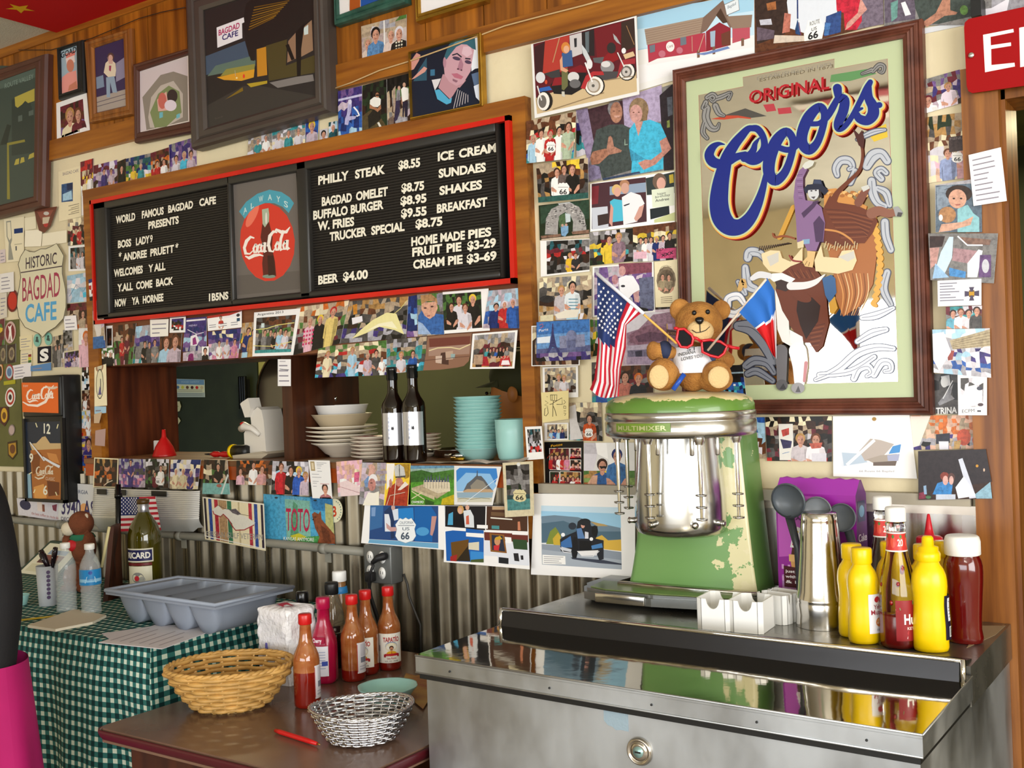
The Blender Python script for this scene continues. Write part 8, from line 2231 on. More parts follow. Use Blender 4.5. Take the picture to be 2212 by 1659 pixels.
# bottles at the back
def simple_bottle(name,label,px,yb,yt,rpx,prof,mats,cat='bottle',y_=None):
 loc=on_t(px,yb)if y_ is None else Vector((onY(px,yb,y_).x,y_,BT+.0004))
 o=thing(name,loc,label,cat)
 k=m_per_px(loc)
 h,r=(yb-yt)*k,rpx*k
 for nm,z0,z1,pf in prof:
  MB().lathe([(a*r,b*h)for a,b in pf],30).build(nm,mats[nm],o)
 return o
simple_bottle('black_bottle','black capped dark bottle behind the red sauce cap',658,1440,1278,13.5,[('body',0,1,[(1.3,0),(1.4,.01),(1.4,.55),(1.2,.65),(.9,.74),(.9,.8)]),('cap',0,1,[(.95,.78),(1.0,.79),(1.0,.985),(.9,1),(.01,1)])],dict(body=BG,cap='blackgloss'))
o=simple_bottle('soy_sauce_bottle','clear bottle half full of dark sauce with a black lid',722,1440,1258,26,[('sauce_fill',0,1,[(.85,.0),(.98,.02),(.98,.40),(.9,.41),(.01,.41)]),('glass_body',0,1,[(.9,.411),(1.0,.415),(1.0,.52),(.95,.62),(.82,.72),(.6,.82),(.5,.86),(.5,.88)]),('cap',0,1,[(.52,.86),(.56,.87),(.58,.975),(.54,1),(.01,1)])],dict(sauce_fill=BG,glass_body=mat('smoky_glass','b8a488',.05,trans=.75),cap='black'))
m=MB()
k=m_per_px(o.location)
f,pa_,di,tx=wrap(m,[(26.6*k,0),(26.6*k,182*k)],facing(o.location)-.9,facing(o.location)+.6,78*k,92*k,base='2a1c1a')
tx('TAMARI','d8d0c8',.3,.3,.75,.4,2);m.build('label','print',o)
o=simple_bottle('white_capped_bottle','clear bottle with a white cap and blue collar at the back',739,1420,1253,17,[('glass_body',0,1,[(1.2,0),(1.3,.02),(1.3,.5),(1.15,.62),(.95,.74),(.8,.8),(.75,.88)]),('collar',0,1,[(1.02,.72),(1.04,.725),(.92,.80),(.86,.805)]),('cap',0,1,[(.85,.87),(.9,.88),(.9,.98),(.85,1),(.01,1)])],dict(glass_body=mat('amber_glass','c89058',.08,trans=.6),collar=mat('blue_collar','2c80c0',.4),cap='white'),y_=-.135)
# napkin pack
loc=on_t(578,1496)
np_=thing('napkin_pack',Vector((loc.x-.045,loc.y+.115,BT+.0005)),'white plastic wrapped pack of napkins behind the basket','napkins',None,R(-6))
k=m_per_px(loc)
m=MB()
w_,h_=122*k*.92,160*k
def npk(u,v):
 t=2*math.pi*u
 e=.22
 c,s=math.cos(t),math.sin(t)
 x=math.copysign(abs(c)**e,c)*w_/2
 y=math.copysign(abs(s)**e,s)*.048
 z=h_*min(v/.86,1)
 f=1-.10*max(0,v-.86)/.14-(0 if v<.97 else .35)
 if v>.86:
  z=h_+.012*math.sin((v-.86)/.14*1.5)
  if v==1:
   f=0.0
  else:
   f=1-((v-.86)/.14)**2
 w=.0018*math.sin(31*u+17*v)+.0012*math.sin(57*u-23*v)
 return Vector((x*f+w,y*f+w,z+.002*math.sin(9*u)*(v>.86)))
m.grid(npk,64,28)
m.build('wrapped_block',mat('crinkled_film','eeecee',.22,bump=.6,bscale=70,coat=.6),np_)
m=MB().grid(lambda u,v:Vector((-.01+.05*u,-.03+.03*v,h_+.0135+.002*math.sin(6*u))),6,3)
m.build('red_seal',mat('red_seal','b02038',.4),np_)
m=MB().tube([(-.012,-.058,.105),(-.013,-.0585,.088),(-.008,-.0588,.078),(.002,-.0588,.066)],.0022,6).tube([(-.008,-.0585,.105),(-.006,-.0588,.09)],.0014,6)
m.build('printed_mark',mat('violet_ink','5a54a0',.5),np_)
# woven baskets
def basket(name,label,loc,rx,ry,h,spokes,rows,m_,rad,flat,flare=.62,rimr=.006,tilt=0.0,wav=None):
 o=thing(name,loc,label,'basket')
 m=MB()
 def R_(v):
  return flare+(1-flare)*(v**.75)
 N=spokes*6
 amp=rad*.9
 for i in range(rows):
  v=(i+.5)/rows
  k=R_(v)
  pts=[]
  for q in range(N+1):
   t=2*math.pi*q/N
   a=amp*math.cos(spokes/2*t+math.pi*i)
   ww=(wav or 0)*h*math.sin(2*t+1)*v
   pts.append((math.cos(t)*(rx*k+a),math.sin(t)*(ry*k+a),.004+h*v+ww))
  m.tube(pts,rad,6,0,False,flat=flat)
 for s in range(spokes):
  t=2*math.pi*(s+.5)/spokes
  m.tube([(math.cos(t)*rx*R_(v)*1.0,math.sin(t)*ry*R_(v),.004+h*v+(wav or 0)*h*math.sin(2*t+1)*v)for v in[j/10 for j in range(11)]],rad*1.15,6,1,flat=.4 if flat>1 else 1)
 m.build('weave',m_,o)
 m=MB()
 for j in range(9):
  y=(-1+2*(j+.5)/9)
  xx=math.sqrt(max(0,1-y*y))
  m.tube([(-xx*rx*flare,y*ry*flare,.004),(0,y*ry*flare,.0045),(xx*rx*flare,y*ry*flare,.004)],rad*1.1,6,0,flat=flat*.8)
  m.tube([(y*rx*flare,-xx*ry*flare,.0055),(y*rx*flare,0,.006),(y*rx*flare,xx*ry*flare,.0055)],rad*1.1,6,1,flat=flat*.8)
 m.build('base',m_,o)
 m=MB()
 for ph in(0,math.pi):
  m.tube([(math.cos(t)*(rx+rimr*.5*math.cos(24*t+ph)),math.sin(t)*(ry+rimr*.5*math.cos(24*t+ph)),.004+h+rimr*.4*math.sin(24*t+ph)+(wav or 0)*h*math.sin(2*t+1))for t in[2*math.pi*q/160 for q in range(161)]],rimr*.75,6,0,False)
 m.build('rim',m_,o)
 return o
WK=[mat('wicker','c89a54',.5,vary=.3,vscale=30),mat('wicker_pale','d8b070',.5,vary=.3,vscale=30)]
def back(px,py,dy):
 q=on_t(px,py)
 return Vector((onY(px,py-20,q.y+dy).x,q.y+dy,BT+.001))
loc=back(500,1548,.055)
k=m_per_px(loc)
o=basket('wicker_basket','open oval wicker bread basket on the brown table',loc,133*k,.125,.098,22,9,WK,.0055,1.7,.50,.006)
o.rotation_euler=(0,0,YAW+R(6))
SV=[mat('silver_wire','d4d4d6',.2,1.0),mat('silver_wire_b','c4c4c8',.25,1.0)]
loc=back(783,1614,.032)
k=m_per_px(loc)
o=basket('silver_basket','shiny silver woven basket at the front of the brown table',loc,111*k,.095,.070,30,11,SV,.0030,1.2,.60,.0035,0,.05)
o.rotation_euler=(0,0,YAW+R(4))
# teal bowl, pen, leaf
loc=back(838,1522,.008)
k=m_per_px(loc)
r_=63*k
dish('scalloped_bowl','single teal bowl with a scalloped rim on the brown table','bowl',[(r_*.55,0),(r_*.58,0),(r_*.66,.006),(r_*.88,.030),(r_*1.0,.040),(r_*1.01,.042),(r_*.96,.041),(r_*.84,.030),(r_*.6,.007),(.001,.004)],loc,'teal',None,56,lambda r,z,t:r*(1+(.03*abs(math.sin(4*t))if z>.02 else 0)))
a,b=on_t(595,1584),on_t(692,1615)
pn=thing('red_pen',(a+b)/2,'red ballpoint pen lying on the brown table','pen')
a.z=b.z=BT+.0062
d_=(b-a)
MB().tube([a,a+d_*.12,a+d_*.75,a+d_*.93],[.004,.0055,.0055,.0035],12).build('barrel','red',pn,world=True)
MB().tube([a+d_*.93,b],[.0022,.0008],8).build('tip',mat('brass_tip','b89040',.3,.9),pn,world=True)
m=MB()
lf=zp(480,1220,3.78,'1405,925 1480,930 1500,885 1580,905 1640,900 1700,960 1690,1100 1640,1180 1580,1130 1540,1080 1530,1000')
pts=[on_t(x,y,BT+.004)for x,y in lf]
c_=sum(pts,Vector())/len(pts)
m.add([c_+Vector((0,0,.008))]+pts,[(0,1+i,1+(i+1)%len(pts))for i in range(len(pts))],0,True)
tag(m.build('dry_leaf',mat('dry_leaf','b08a44',.6,col2='8a4a34',vscale=12),origin=(c_.x,c_.y,BT)),'dry yellow maple leaf beside the teal bowl','leaf')
# ---------------- far table under a green gingham cloth
GT=.95
gx0,gx1,gyf,gyb=-4.6,-2.385,-.665,-.04
tl=thing('far_table',((gx0+gx1)/2,(gyf+gyb)/2,0),'table hidden under the green gingham cloth','table')
MB().box((gx0+.01,gyf+.01,GT-.04),(gx1-.01,gyb,GT-.004)).build('table_top','darkwood',tl,world=True)
for x in(gx0+.1,gx1-.1):
 for y in(gyf+.1,gyb-.08):
  MB().box((x-.03,y-.03,0),(x+.03,y+.03,GT-.041)).build('leg','darkwood',tl,world=True)
gm=bpy.data.materials.new('gingham')
gm.use_nodes=True
nt=gm.node_tree
bs_=nt.nodes['Principled BSDF']
bs_.inputs['Roughness'].default_value=.75
bs_.inputs['Specular IOR Level'].default_value=.25
uvn=nt.nodes.new('ShaderNodeAttribute')
uvn.attribute_name='UVMap'
sp_=nt.nodes.new('ShaderNodeSeparateXYZ')
nt.links.new(uvn.outputs['Vector'],sp_.inputs[0])
def stripe(out):
 a=nt.nodes.new('ShaderNodeMath')
 a.operation='FRACT'
 nt.links.new(sp_.outputs[out],a.inputs[0])
 b=nt.nodes.new('ShaderNodeMath')
 b.operation='GREATER_THAN'
 b.inputs[1].default_value=.46
 nt.links.new(a.outputs[0],b.inputs[0])
 return b
s1_,s2_=stripe(0),stripe(1)
ad_=nt.nodes.new('ShaderNodeMath')
ad_.operation='ADD'
nt.links.new(s1_.outputs[0],ad_.inputs[0])
nt.links.new(s2_.outputs[0],ad_.inputs[1])
hf=nt.nodes.new('ShaderNodeMath')
hf.operation='MULTIPLY'
hf.inputs[1].default_value=.5
nt.links.new(ad_.outputs[0],hf.inputs[0])
rp_=nt.nodes.new('ShaderNodeValToRGB')
rp_.color_ramp.interpolation='CONSTANT'
rp_.color_ramp.elements[0].color=(*C3('cfdcc8'),1)
rp_.color_ramp.elements[1].position=.3
rp_.color_ramp.elements[1].color=(*C3('2f6c66'),1)
rp_.color_ramp.elements.new(.8).color=(*C3('0b3434'),1)
nt.links.new(hf.outputs[0],rp_.inputs[0])
nt.links.new(rp_.outputs[0],bs_.inputs['Base Color'])
verts,uvs,faces=[],[],[]
CS=.027
def sheet(fn,nu,nv):
 b=len(verts)
 for j in range(nv+1):
  for i in range(nu+1):
   p_,uv=fn(i/nu,j/nv)
   verts.append(p_)
   uvs.append(uv)
 for j in range(nv):
  for i in range(nu):
   q=b+j*(nu+1)+i
   faces.append((q,q+1,q+nu+2,q+nu+1))
W_,D2=gx1-gx0,gyb-gyf
sheet(lambda u,v:((gx0+W_*u,gyf+D2*v,GT+.0006),(W_*u/CS,D2*v/CS)),20,8)
def fold(s,drop):
 return drop*(.028*math.sin(s*17)+.014*math.sin(s*41+1))
DR=.82
sheet(lambda u,v:((gx0+W_*u+.05*v*max(0,(u-.9)*10),gyf-.012*min(1,v*8)-fold(W_*u,v)-.015*v,GT+.0006-DR*v),(W_*u/CS,-DR*v/CS)),150,20)
def side(u,v):
 w=max(0,1-u*7)
 x=gx1+.012*min(1,v*8)+fold(D2*u+2,v)+.03*v
 y=gyf+D2*u
 xc,yc=gx1+.05*v,gyf-.012*min(1,v*8)-fold(W_,v)-.015*v
 return((x+(xc-x)*w,y+(yc-y)*w,GT+.0006-DR*v),(W_/CS+DR*v/CS,D2*u/CS))
sheet(side,60,20)
me=bpy.data.meshes.new('gingham_cloth')
o3=Vector(((gx0+gx1)/2,(gyf+gyb)/2,GT))
me.from_pydata([Vector(v)-o3 for v in verts],[],faces)
me.materials.append(gm)
uvl=me.uv_layers.new(name='UVMap')
for lp in me.loops:
 uvl.data[lp.index].uv=uvs[lp.vertex_index]
me.polygons.foreach_set('use_smooth',[True]*len(me.polygons))
o=bpy.data.objects.new('tablecloth',me)
COL.objects.link(o)
o.location=o3
tag(o,'green and white gingham cloth hanging over the far table','tablecloth')
def on_g(px,py,lift=.0012):
 q=onZ(px,py,GT)
 return Vector((q.x,min(q.y,-.05),GT+lift))
 # grey cutlery tray with four troughs
ct=thing('cutlery_tray',on_g(430,1350),'grey plastic cutlery tray with four rounded troughs','tray')
RZ=.095
cs_=[onZ(x,y,GT+RZ)for x,y in((228,1275),(465,1308),(633,1268),(385,1247))]
cs_=[Vector((q.x,q.y,GT+RZ))for q in cs_]
tl_=lambda u,v:cs_[0].lerp(cs_[1],u).lerp(cs_[3].lerp(cs_[2],u),v)
m=MB()
def trough(inner):
 g=.004 if inner else 0
 def f(u,v):
  q=u*4
  c=min(int(q),3)
  t=q-c
  e=min(1,max(0,min(v,1-v)*9))
  prof=math.sqrt(max(0,1-(2*t-1)**2))**.7
  uu=.07+.86*u
  vv=.06+.88*v
  P_=tl_(uu,vv)
  return Vector((P_.x,P_.y,GT+.0016+g+(RZ-.006)*(1-prof*min(1,e*1.4))))
 return f
m.grid(trough(False),96,20).grid(trough(True),96,20)
rim=[tl_(u,v)for u,v in((0,0),(1,0),(1,1),(0,1))]
inn_=[tl_(u,v)for u,v in((.07,.06),(.93,.06),(.93,.94),(.07,.94))]
m.add([p_ for p_ in rim]+inn_+[p_-Vector((0,0,.012))for p_ in rim],[(0,1,5,4),(1,2,6,5),(2,3,7,6),(3,0,4,7),(0,8,9,1),(1,9,10,2),(2,10,11,3),(3,11,8,0)])
m.tube(rim+rim[:1],.006,8,cap=False)
m.build('tray_body','greyp',ct,world=True)
# papers
def sheets(label,pts,lift,n=1,lines=6,name='paper_sheet',cat='paper',col='d8d2d4'):
 m=MB()
 P_=[on_g(x,y,lift)for x,y in pts]
 m.prism(P_,(0,0,.0015*n),0,col)
 a,b,c,d_=(P_+P_)[:4]
 for i in range(lines):
  v0,v1=(i+.4)/(lines+.4),(i+.55)/(lines+.4)
  f=lambda u,v:a.lerp(b,u).lerp(d_.lerp(c,u),v)+Vector((0,0,.0015*n+.0003))
  m.add([f(.12,v0),f(.8-.2*(i%3==2),v0),f(.8-.2*(i%3==2),v1),f(.12,v1)],[(0,1,2,3)],0,False,'a8a0a4')
 o=m.build(name,'matte',origin=P_[0])
 return tag(o,label,cat)
sheets('printed white sheets beside the grey tray near the cloth corner',[(213,1390),(338,1351),(456,1366),(350,1404)],.0016)
sheets('loose paper edge poking out under the printed sheets',[(220,1370),(345,1352),(512,1350),(506,1358),(380,1380),(240,1384)],.0010,lines=0)
sheets('folded white paper in front of the water bottles',[(60,1357),(160,1322),(230,1335),(200,1350),(120,1366)],.0016,5,0,col='d8ceb8')
MBp=MB().tube([on_g(28,1346,.006),on_g(165,1330,.006)],.003,8)
tag(MBp.build('pencil',mat('yellow_pencil','b09020',.4),origin=on_g(95,1338,.003)),'thin yellow pencil behind the folded paper','pencil')
# water bottles
CLR=mat('clear_plastic','dfe8ea',.08,spec=.9,alpha=.26)
def water(label,px,py,full=True,band=False):
 loc=on_g(px,py)
 o=thing('water_bottle',loc,label,'water bottle')
 pf=[(.024,0),(.030,.004)]+[(.0305-(.0025 if i%2 else 0),.012+i*.0075)for i in range(13)]+[(.0305,.112),(.0305,.138),(.029,.150),(.022,.168),(.014,.182),(.0122,.19),(.0122,.198)]
 MB().lathe(pf,36,cap=False).build('bottle_wall',CLR,o)
 MB().lathe([(.014,.195),(.0148,.196),(.0148,.2105),(.0135,.212),(.001,.212)],30,fn=lambda r,z,t:r*(1+.02*math.cos(36*t))).build('cap','white',o)
 if band:
  m=MB()
  fa_=facing(loc)
  f,pa_,di,tx=wrap(m,[(.031,0),(.031,.2)],fa_-1.6,fa_+1.6,.090,.137,base='2a86c4',nu=30)
  pa_('8fc4e4',.1,.2,.9,.4)
  m.add([f(u,v,2)for u,v in((.25,.25),(.4,.55),(.5,.72),(.62,.55),(.75,.25),(.65,.15),(.35,.15))],[tuple(range(7))],0,False,'c8dcec')
  di('2a4aa0',.5,.8,.06,.12,3);tx('WATER','4a7ab0',.4,.3,.6,.14,4)
  m.build('label','print',o)
 return o
water('clear water bottle without a label',145,1322)
water('clear water bottle with a blue label',198,1326,True,True)
# utensil beaker
loc=on_g(104,1308)
bk=thing('utensil_beaker',loc,'frosted beaker with a row of dots and knife handles','beaker')
kk=m_per_px(loc)
FRO=mat('frosted_plastic','c8ccd0',.5,trans=.25)
rb_,hb_=23*kk,86*kk
MB().lathe([(rb_*.75,0),(rb_*.8,.002),(rb_*.98,hb_),(rb_*.94,hb_),(rb_*.74,.006),(.001,.006)],32).build('cup',FRO,bk)
m=MB()
fa_=facing(loc)+.1
for i in range(7):
 z_=hb_*(.86-.105*i)
 r_=rb_*(.8+.18*z_/hb_)+.0008
 c0_=Vector((r_*math.cos(fa_),r_*math.sin(fa_),z_))
 tn=Vector((-math.sin(fa_),math.cos(fa_),0))
 m.add([c0_+tn*.006*math.cos(t)+Vector((0,0,.006*math.sin(t)))for t in[q*.628 for q in range(10)]],[tuple(range(10))])
m.build('dots',mat('violet_dots','3a1c4c',.4),bk)
KH=mat('knife_handle','1c0c14',.25)
for lab,pa_,pb_,rr in(('dark rounded knife handle leaning out of the beaker',(88,1190),(104,1225),.010),('dark riveted knife handle standing in the beaker',(120,1183),(113,1225),.008)):
 kf=thing('table_knife',loc+Vector((0,0,.01)),lab,'knife')
 top,mid=onY(*pa_,loc.y),onY(*pb_,loc.y)
 MB().tube([top,top.lerp(mid,.3),mid],[rr*.9,rr*1.1,rr*.7],12).build('handle',KH,kf,world=True)
 MB().tube([mid,loc+Vector((.005,0,.012))],[.006,.004],8,flat=.2).build('blade','steel',kf,world=True)
 for t in(.1,.5):
  MB().ell(top.lerp(mid,t)+Vector((.004,-rr,0)),(.002,.002,.002),seg=8,rings=6).build('rivet','chrome',kf,world=True)
  # pastis bottle
loc=on_g(313,1275)
loc.y=-.235
loc.x=onY(313,1200,-.235).x
rc=thing('liqueur_bottle',loc,'large olive green liqueur bottle behind the grey tray','liqueur bottle')
kk=m_per_px(loc)
hr_=(1290-1074)*kk
rr=35*kk
pf=[(rr*.85,0),(rr*.98,.004),(rr,.012),(rr,hr_*.60),(rr*.97,hr_*.66),(rr*.82,hr_*.74),(rr*.52,hr_*.82),(rr*.33,hr_*.87),(rr*.31,hr_*.985)]
MB().lathe(pf,40).build('bottle',mat('olive_glass','4a4408',.06,trans=.25,coat=.6),rc)
MB().lathe([(rr*.33,hr_*.87),(rr*.34,hr_*.875),(rr*.335,hr_*.95),(rr*.33,hr_*.951)],24).build('foil',mat('silver_foil','a8a8b0',.3,.9),rc)
MB().lathe([(rr*.34,hr_*.951),(rr*.38,hr_*.955),(rr*.38,hr_*.99),(rr*.3,hr_),(.001,hr_)],24).build('cap',mat('brown_cap','4a3208',.4),rc)
m=MB()
fa_=facing(loc)-.35
f,p2_,di,tx=wrap(m,pf,fa_-.95,fa_+.85,hr_*.39,hr_*.525,base='1a1c50')
p2_('d8d4c0',0,0,1,.10,2);p2_('d8d4c0',0,.9,1,1,2);p2_('d8d4c0',.96,0,1,1,2)
tx('RICARD','f0ece0',.06,.3,.90,.42,3,.035)
m.build('neck_label','print',rc)
m=MB()
f,p2_,di,tx=wrap(m,pf,fa_-.85,fa_+.75,hr_*.02,hr_*.35,base='e0dcc4')
p2_('6a1c20',0,1.02,1,1.1);di('8c8c8a',.45,.66,.24,.16);di('c82838',.42,.64,.10,.08,3);di('b0b0a8',.62,.6,.12,.1,2);tx('PASTIS','8a8a80',.3,.35,.65,.06,3)
m.build('label','print',rc)
# monkey plush
ml=on_g(188,1285)
mk=thing('plush_monkey',Vector((onY(183,1290,-.22).x,-.22,GT+.001)),'brown plush monkey with a green scarf behind the water bottles','plush toy',None,YAW+R(-20))
km=m_per_px(mk.location)
def ml_(px,py,d=0.0):
 return Vector(((px-183)*km,-d,(1290-py)*km))
MF=mat('brown_plush','7a4226',.9,bump=.5,bscale=200,vary=.25,vscale=25)
m=MB()
def me_(px,py,a,b,c,d=0.0):
 m.ell(ml_(px,py,d),(a*km,c*km,b*km),0,22,14)
me_(180,1147,27,27,27);me_(185,1200,26,36,26);me_(198,1130,6,8,6);me_(186,1255,30,34,28,.0);me_(150,1185,12,18,14,.01);me_(205,1190,13,26,16,.01);me_(180,1260,24,30,22,.04);me_(163,1282,16,9,18,.04);me_(207,1282,16,9,18,.04)
ob=m.build('body',MF,mk)
md=ob.modifiers.new('fuse','REMESH')
md.mode,md.voxel_size,md.use_smooth_shade='VOXEL',.004,True
MB().ell(ml_(160,1157,.025),(17*km,13*km,15*km)).build('muzzle',mat('pale_plush','d8ccb4',.85,bump=.3,bscale=200),mk)
MB().tube([ml_(147,1160,.038),ml_(158,1160,.043),ml_(172,1154,.038)],.0009,6).build('mouth','black',mk)
MB().ell(ml_(167,1140,.035),(.004,.003,.004)).build('eye','blackgloss',mk)
MB().ell(ml_(199,1131,.008),(.008,.004,.010)).build('ear_lining','pale_plush' if False else mat('ear_plush','c8b8a0',.85),mk)
MB().lathe([(22*km,1290*0+(1290-1183)*km),(27*km,(1290-1177)*km),(22*km,(1290-1169)*km)],24,cap=False).build('scarf',mat('green_scarf','1f6c4c',.8),mk)
MB().ell(ml_(174,1192,.03),(15*km,12*km,13*km)).build('heart',mat('red_heart','c01820',.6),mk)
# frames standing on the table
def stand(label,q,y_,col_,pic,name='standing_picture'):
 P_=[Vector((onY(x,y,y_).x,y_+dy,onY(x,y,y_).z))for(x,y),dy in zip(q,(.05,.05,0,0))]
 for p_ in P_[2:]:
  p_.z=GT+.0015
 o=thing(name,(P_[2]+P_[3])/2,label,'picture frame')
 m=MB().prism(P_,(0,.012,0))
 m.build('frame',col_,o,world=True)
 c=sum(P_,Vector())/4
 I2=[p_.lerp(c,.12)+Vector((0,-.0012,0))for p_ in P_]
 m=MB().add(I2,[(0,1,2,3)],0,False,pic[0])
 for k_,(col,u0,v0,u1,v1)in enumerate(pic[1:]):
  f=lambda u,v:I2[0].lerp(I2[1],u).lerp(I2[3].lerp(I2[2],u),v)+Vector((0,-.0004*(k_+1),0))
  m.add([f(u0,v0),f(u1,v0),f(u1,v1),f(u0,v1)],[(0,1,2,3)],0,False,col)
 m.build('picture','print',o,world=True)
 return o
stand('green edged framed picture of a train leaning behind the beaker',[(82,1172),(160,1180),(120,1286),(33,1280)],-.14,mat('dark_green_frame','1f3a30',.4),['e0dac0',('8fa0b8',.25,.2,.8,.34),('7a3c3a',.18,.36,.8,.62),('4a2c2c',.2,.5,.8,.6),('d0c8a8',.1,.66,.9,.9)])
ob=thing('standing_picture',(onY(238,1280,-.29).x,-.29,GT+.001),'dark brown picture frame seen from its pale edge by the flag pole','picture frame')
fq=[onY(238,1134,-.22),onY(249,1130,-.12),onY(252,1290,-.12),onY(225,1290,-.26)]
fq[2].z=fq[3].z=GT+.002
MB().prism([onY(236,1138,-.33),onY(250,1131,-.25),Vector((onY(256,1290,-.25).x,-.25,GT+.0015)),Vector((onY(222,1295,-.33).x,-.33,GT+.0015))],(.008,.012,0)).build('frame','darkwood',ob,world=True)
MB().tube([onY(236,1138,-.336),Vector((onY(220,1225,-.336).x,-.336,onY(220,1225,-.336).z))],.0045,8,flat=.5).build('pale_edge',mat('cream_edge','d8cc98',.5),ob,world=True)
# pole with flag
pb=Vector((onY(257,1280,-.14).x,-.14,GT+.001))
fl=thing('table_flag',pb,'stars and stripes table flag on a black pole','flag')
MB().lathe([(.045,0),(.045,.006),(.02,.012),(.010,.016)],28).build('base','black',fl)
pt=onY(255,1046,-.14)
MB().tube([(0,0,.012),(pt.x-pb.x,0,pt.z-pb.z)],.0095,12).tube([Vector((pt.x-pb.x,0,onY(255,1075,-.14).z-pb.z)),Vector((pt.x-pb.x,0,onY(255,1066,-.14).z-pb.z))],.0135,12).build('pole','blackgloss',fl)
F0,F1,F2,F3=onY(261,1074,-.14),onY(330,1073,-.145),onY(343,1146,-.145),onY(261,1148,-.14)
def tf(u,v):
 return F0.lerp(F1,u).lerp(F3.lerp(F2,u),v)+Vector((0,.010*math.sin(u*8)*u,0))-pb
def tcol(i,j):
 u,v=i/24,(j+.5)/13
 if u<.62 and v<.54:
  return '2c3468'
 return 'b82838' if j%2==0 else 'e4dcd8'
m=MB().grid(tf,24,13,0,True,tcol)
for r_ in range(9):
 for c_ in range(6):
  u,v=.04+c_*.1+(r_%2)*.05,.035+r_*.055
  if u<.6:
   c0_=tf(u,v)+Vector((0,-.0015,0))
   m.add([c0_+Vector((.0034*math.cos(t),0,.0034*math.sin(t)))for t in[q*1.047 for q in range(6)]],[tuple(range(6))],0,False,'e4e0e8')
m.build('cloth','matte',fl)
# teal bowl at the edge and clear wrap
loc=on_g(44,1308)
kk=m_per_px(loc)
r_=15*kk*1.3
dish('small_teal_bowl','small teal bowl at the dark sleeve','bowl',[(r_*.6,0),(r_*.7,.002),(r_*.95,.03),(r_,.034),(r_*.95,.033),(r_*.65,.006),(.001,.004)],loc,'teal')
# ---------------- conduit, outlet box, ribbed metal basket, black cords
cd=thing('conduit_pipe',onY(560,1165,-.045),'grey painted conduit pipe running along the tin wall','pipe')
cpts=[onY(x,y,-.045)for x,y in((-60,1110),(45,1125),(130,1133),(200,1140),(349,1153),(560,1171),(700,1184),(790,1192))]
MB().tube(cpts,.0135,14).build('pipe','conduit',cd,world=True)
for x,y in((130,1133),(388,1157),(700,1185)):
 c0_=onY(x,y,-.045)
 MB().tube([c0_-Vector((.012,0,0)),c0_+Vector((.012,0,0))],.0165,14).build('coupling','conduit',cd,world=True)
 MB().box((c0_.x-.012,-.030,c0_.z-.045),(c0_.x+.012,-.026,c0_.z)).build('strap','conduit',cd,world=True)
ou=thing('outlet_box',onY(830,1250,-.05),'grey metal outlet box with four sockets','outlet box')
u0,u1=onY(785,1200,-.075),onY(846,1262,-.075)
ob_=MB().rbox((u0.x,-.075,onY(830,1262,-.075).z),(u1.x,-.02,onY(830,1180,-.075).z),.004)
ob_.build('box',mat('outlet_grey','6c6e6c',.4,.3,vary=.15),ou,world=True)
for x,y in((800,1203),(826,1204),(800,1234),(826,1238)):
 c0_=onY(x,y,-.0765)
 s_=MB().lathe([(.015,0),(.0155,.002),(.001,.003)],20,sx=.85,sy=1.15).xf(Matrix.Translation(c0_)@Matrix.Rotation(R(90),4,'X')).build('socket','white',ou,world=True)
 MB().box((c0_.x-.005,c0_.y-.0036,c0_.z-.003),(c0_.x-.0035,c0_.y-.0031,c0_.z+.006)).box((c0_.x+.0035,c0_.y-.0036,c0_.z-.003),(c0_.x+.005,c0_.y-.0031,c0_.z+.005)).build('slots','black',s_,world=True)
cord=thing('power_cord',onY(805,1240,-.09),'black plugs and cord hanging from the outlet box','power cord')
a,b=onY(828,1202,-.09),onY(800,1240,-.09)
MB().tube([a+Vector((.0,.010,0)),a,a+Vector((-.012,-.012,-.004)),a+Vector((-.03,-.015,-.018))],[.010,.012,.010,.006],12).build('plug','rubber',cord,world=True)
MB().rbox((b.x-.016,b.y-.010,b.z-.022),(b.x+.012,b.y+.012,b.z+.006),.004).build('plug','rubber',cord,world=True)
MB().tube([a+Vector((-.03,-.015,-.018)),onY(806,1222,-.11),onY(799,1240,-.11),onY(797,1262,-.10),onY(802,1290,-.09),onY(815,1330,-.08),onY(825,1400,-.05)],.0045,10).build('cable','rubber',cord,world=True)
MB().tube([b+Vector((0,0,-.02)),onY(797,1275,-.10),onY(803,1300,-.08),onY(822,1360,-.045),onY(828,1430,-.04)],.0045,10).build('cable','rubber',cord,world=True)
gc=MB().tube([onY(x,y,-.03)for x,y in((872,1240),(880,1262),(884,1290),(895,1318),(908,1350),(910,1420))],.0035,8)
tag(gc.build('grey_cable',mat('grey_cable','3c3a38',.5),origin=onY(890,1320,-.03)),'thin grey cable hanging down the tin beside the outlet','cable')
rbk=thing('ribbed_basket',onY(320,1145,-.05),'ribbed aluminium wall pocket under the hanging prints','wall pocket')
AL=mat('ribbed_aluminium','d4d2ce',.38,.45)
A0,A1=onY(204,1052,-.07),onY(432,1060,-.07)
A2,A3=onY(437,1140,-.055),onY(206,1136,-.055)
m=MB()
def rb(u,v):
 P_=A0.lerp(A1,u).lerp(A3.lerp(A2,u),v)
 edge=min(u,1-u)
 y_=-.092+.022*max(0,1-edge*14)**2+(.022*max(0,(v-.72)/.28)**2)+(.0018*math.sin(v*2*math.pi*20)if v<.72 else 0)
 return Vector((P_.x,y_,P_.z-.012*max(0,(v-.8)/.2)*(1 if edge>.05 else 0)))
m.grid(rb,40,90)
m.build('ribbed_front',AL,rbk,world=True)
for u in(.33,.66):
 MB().tube([rb(u,.0)+Vector((0,-.002,0)),rb(u,.7)+Vector((0,-.003,0))],.0012,6).build('seam_rib',AL,rbk,world=True)
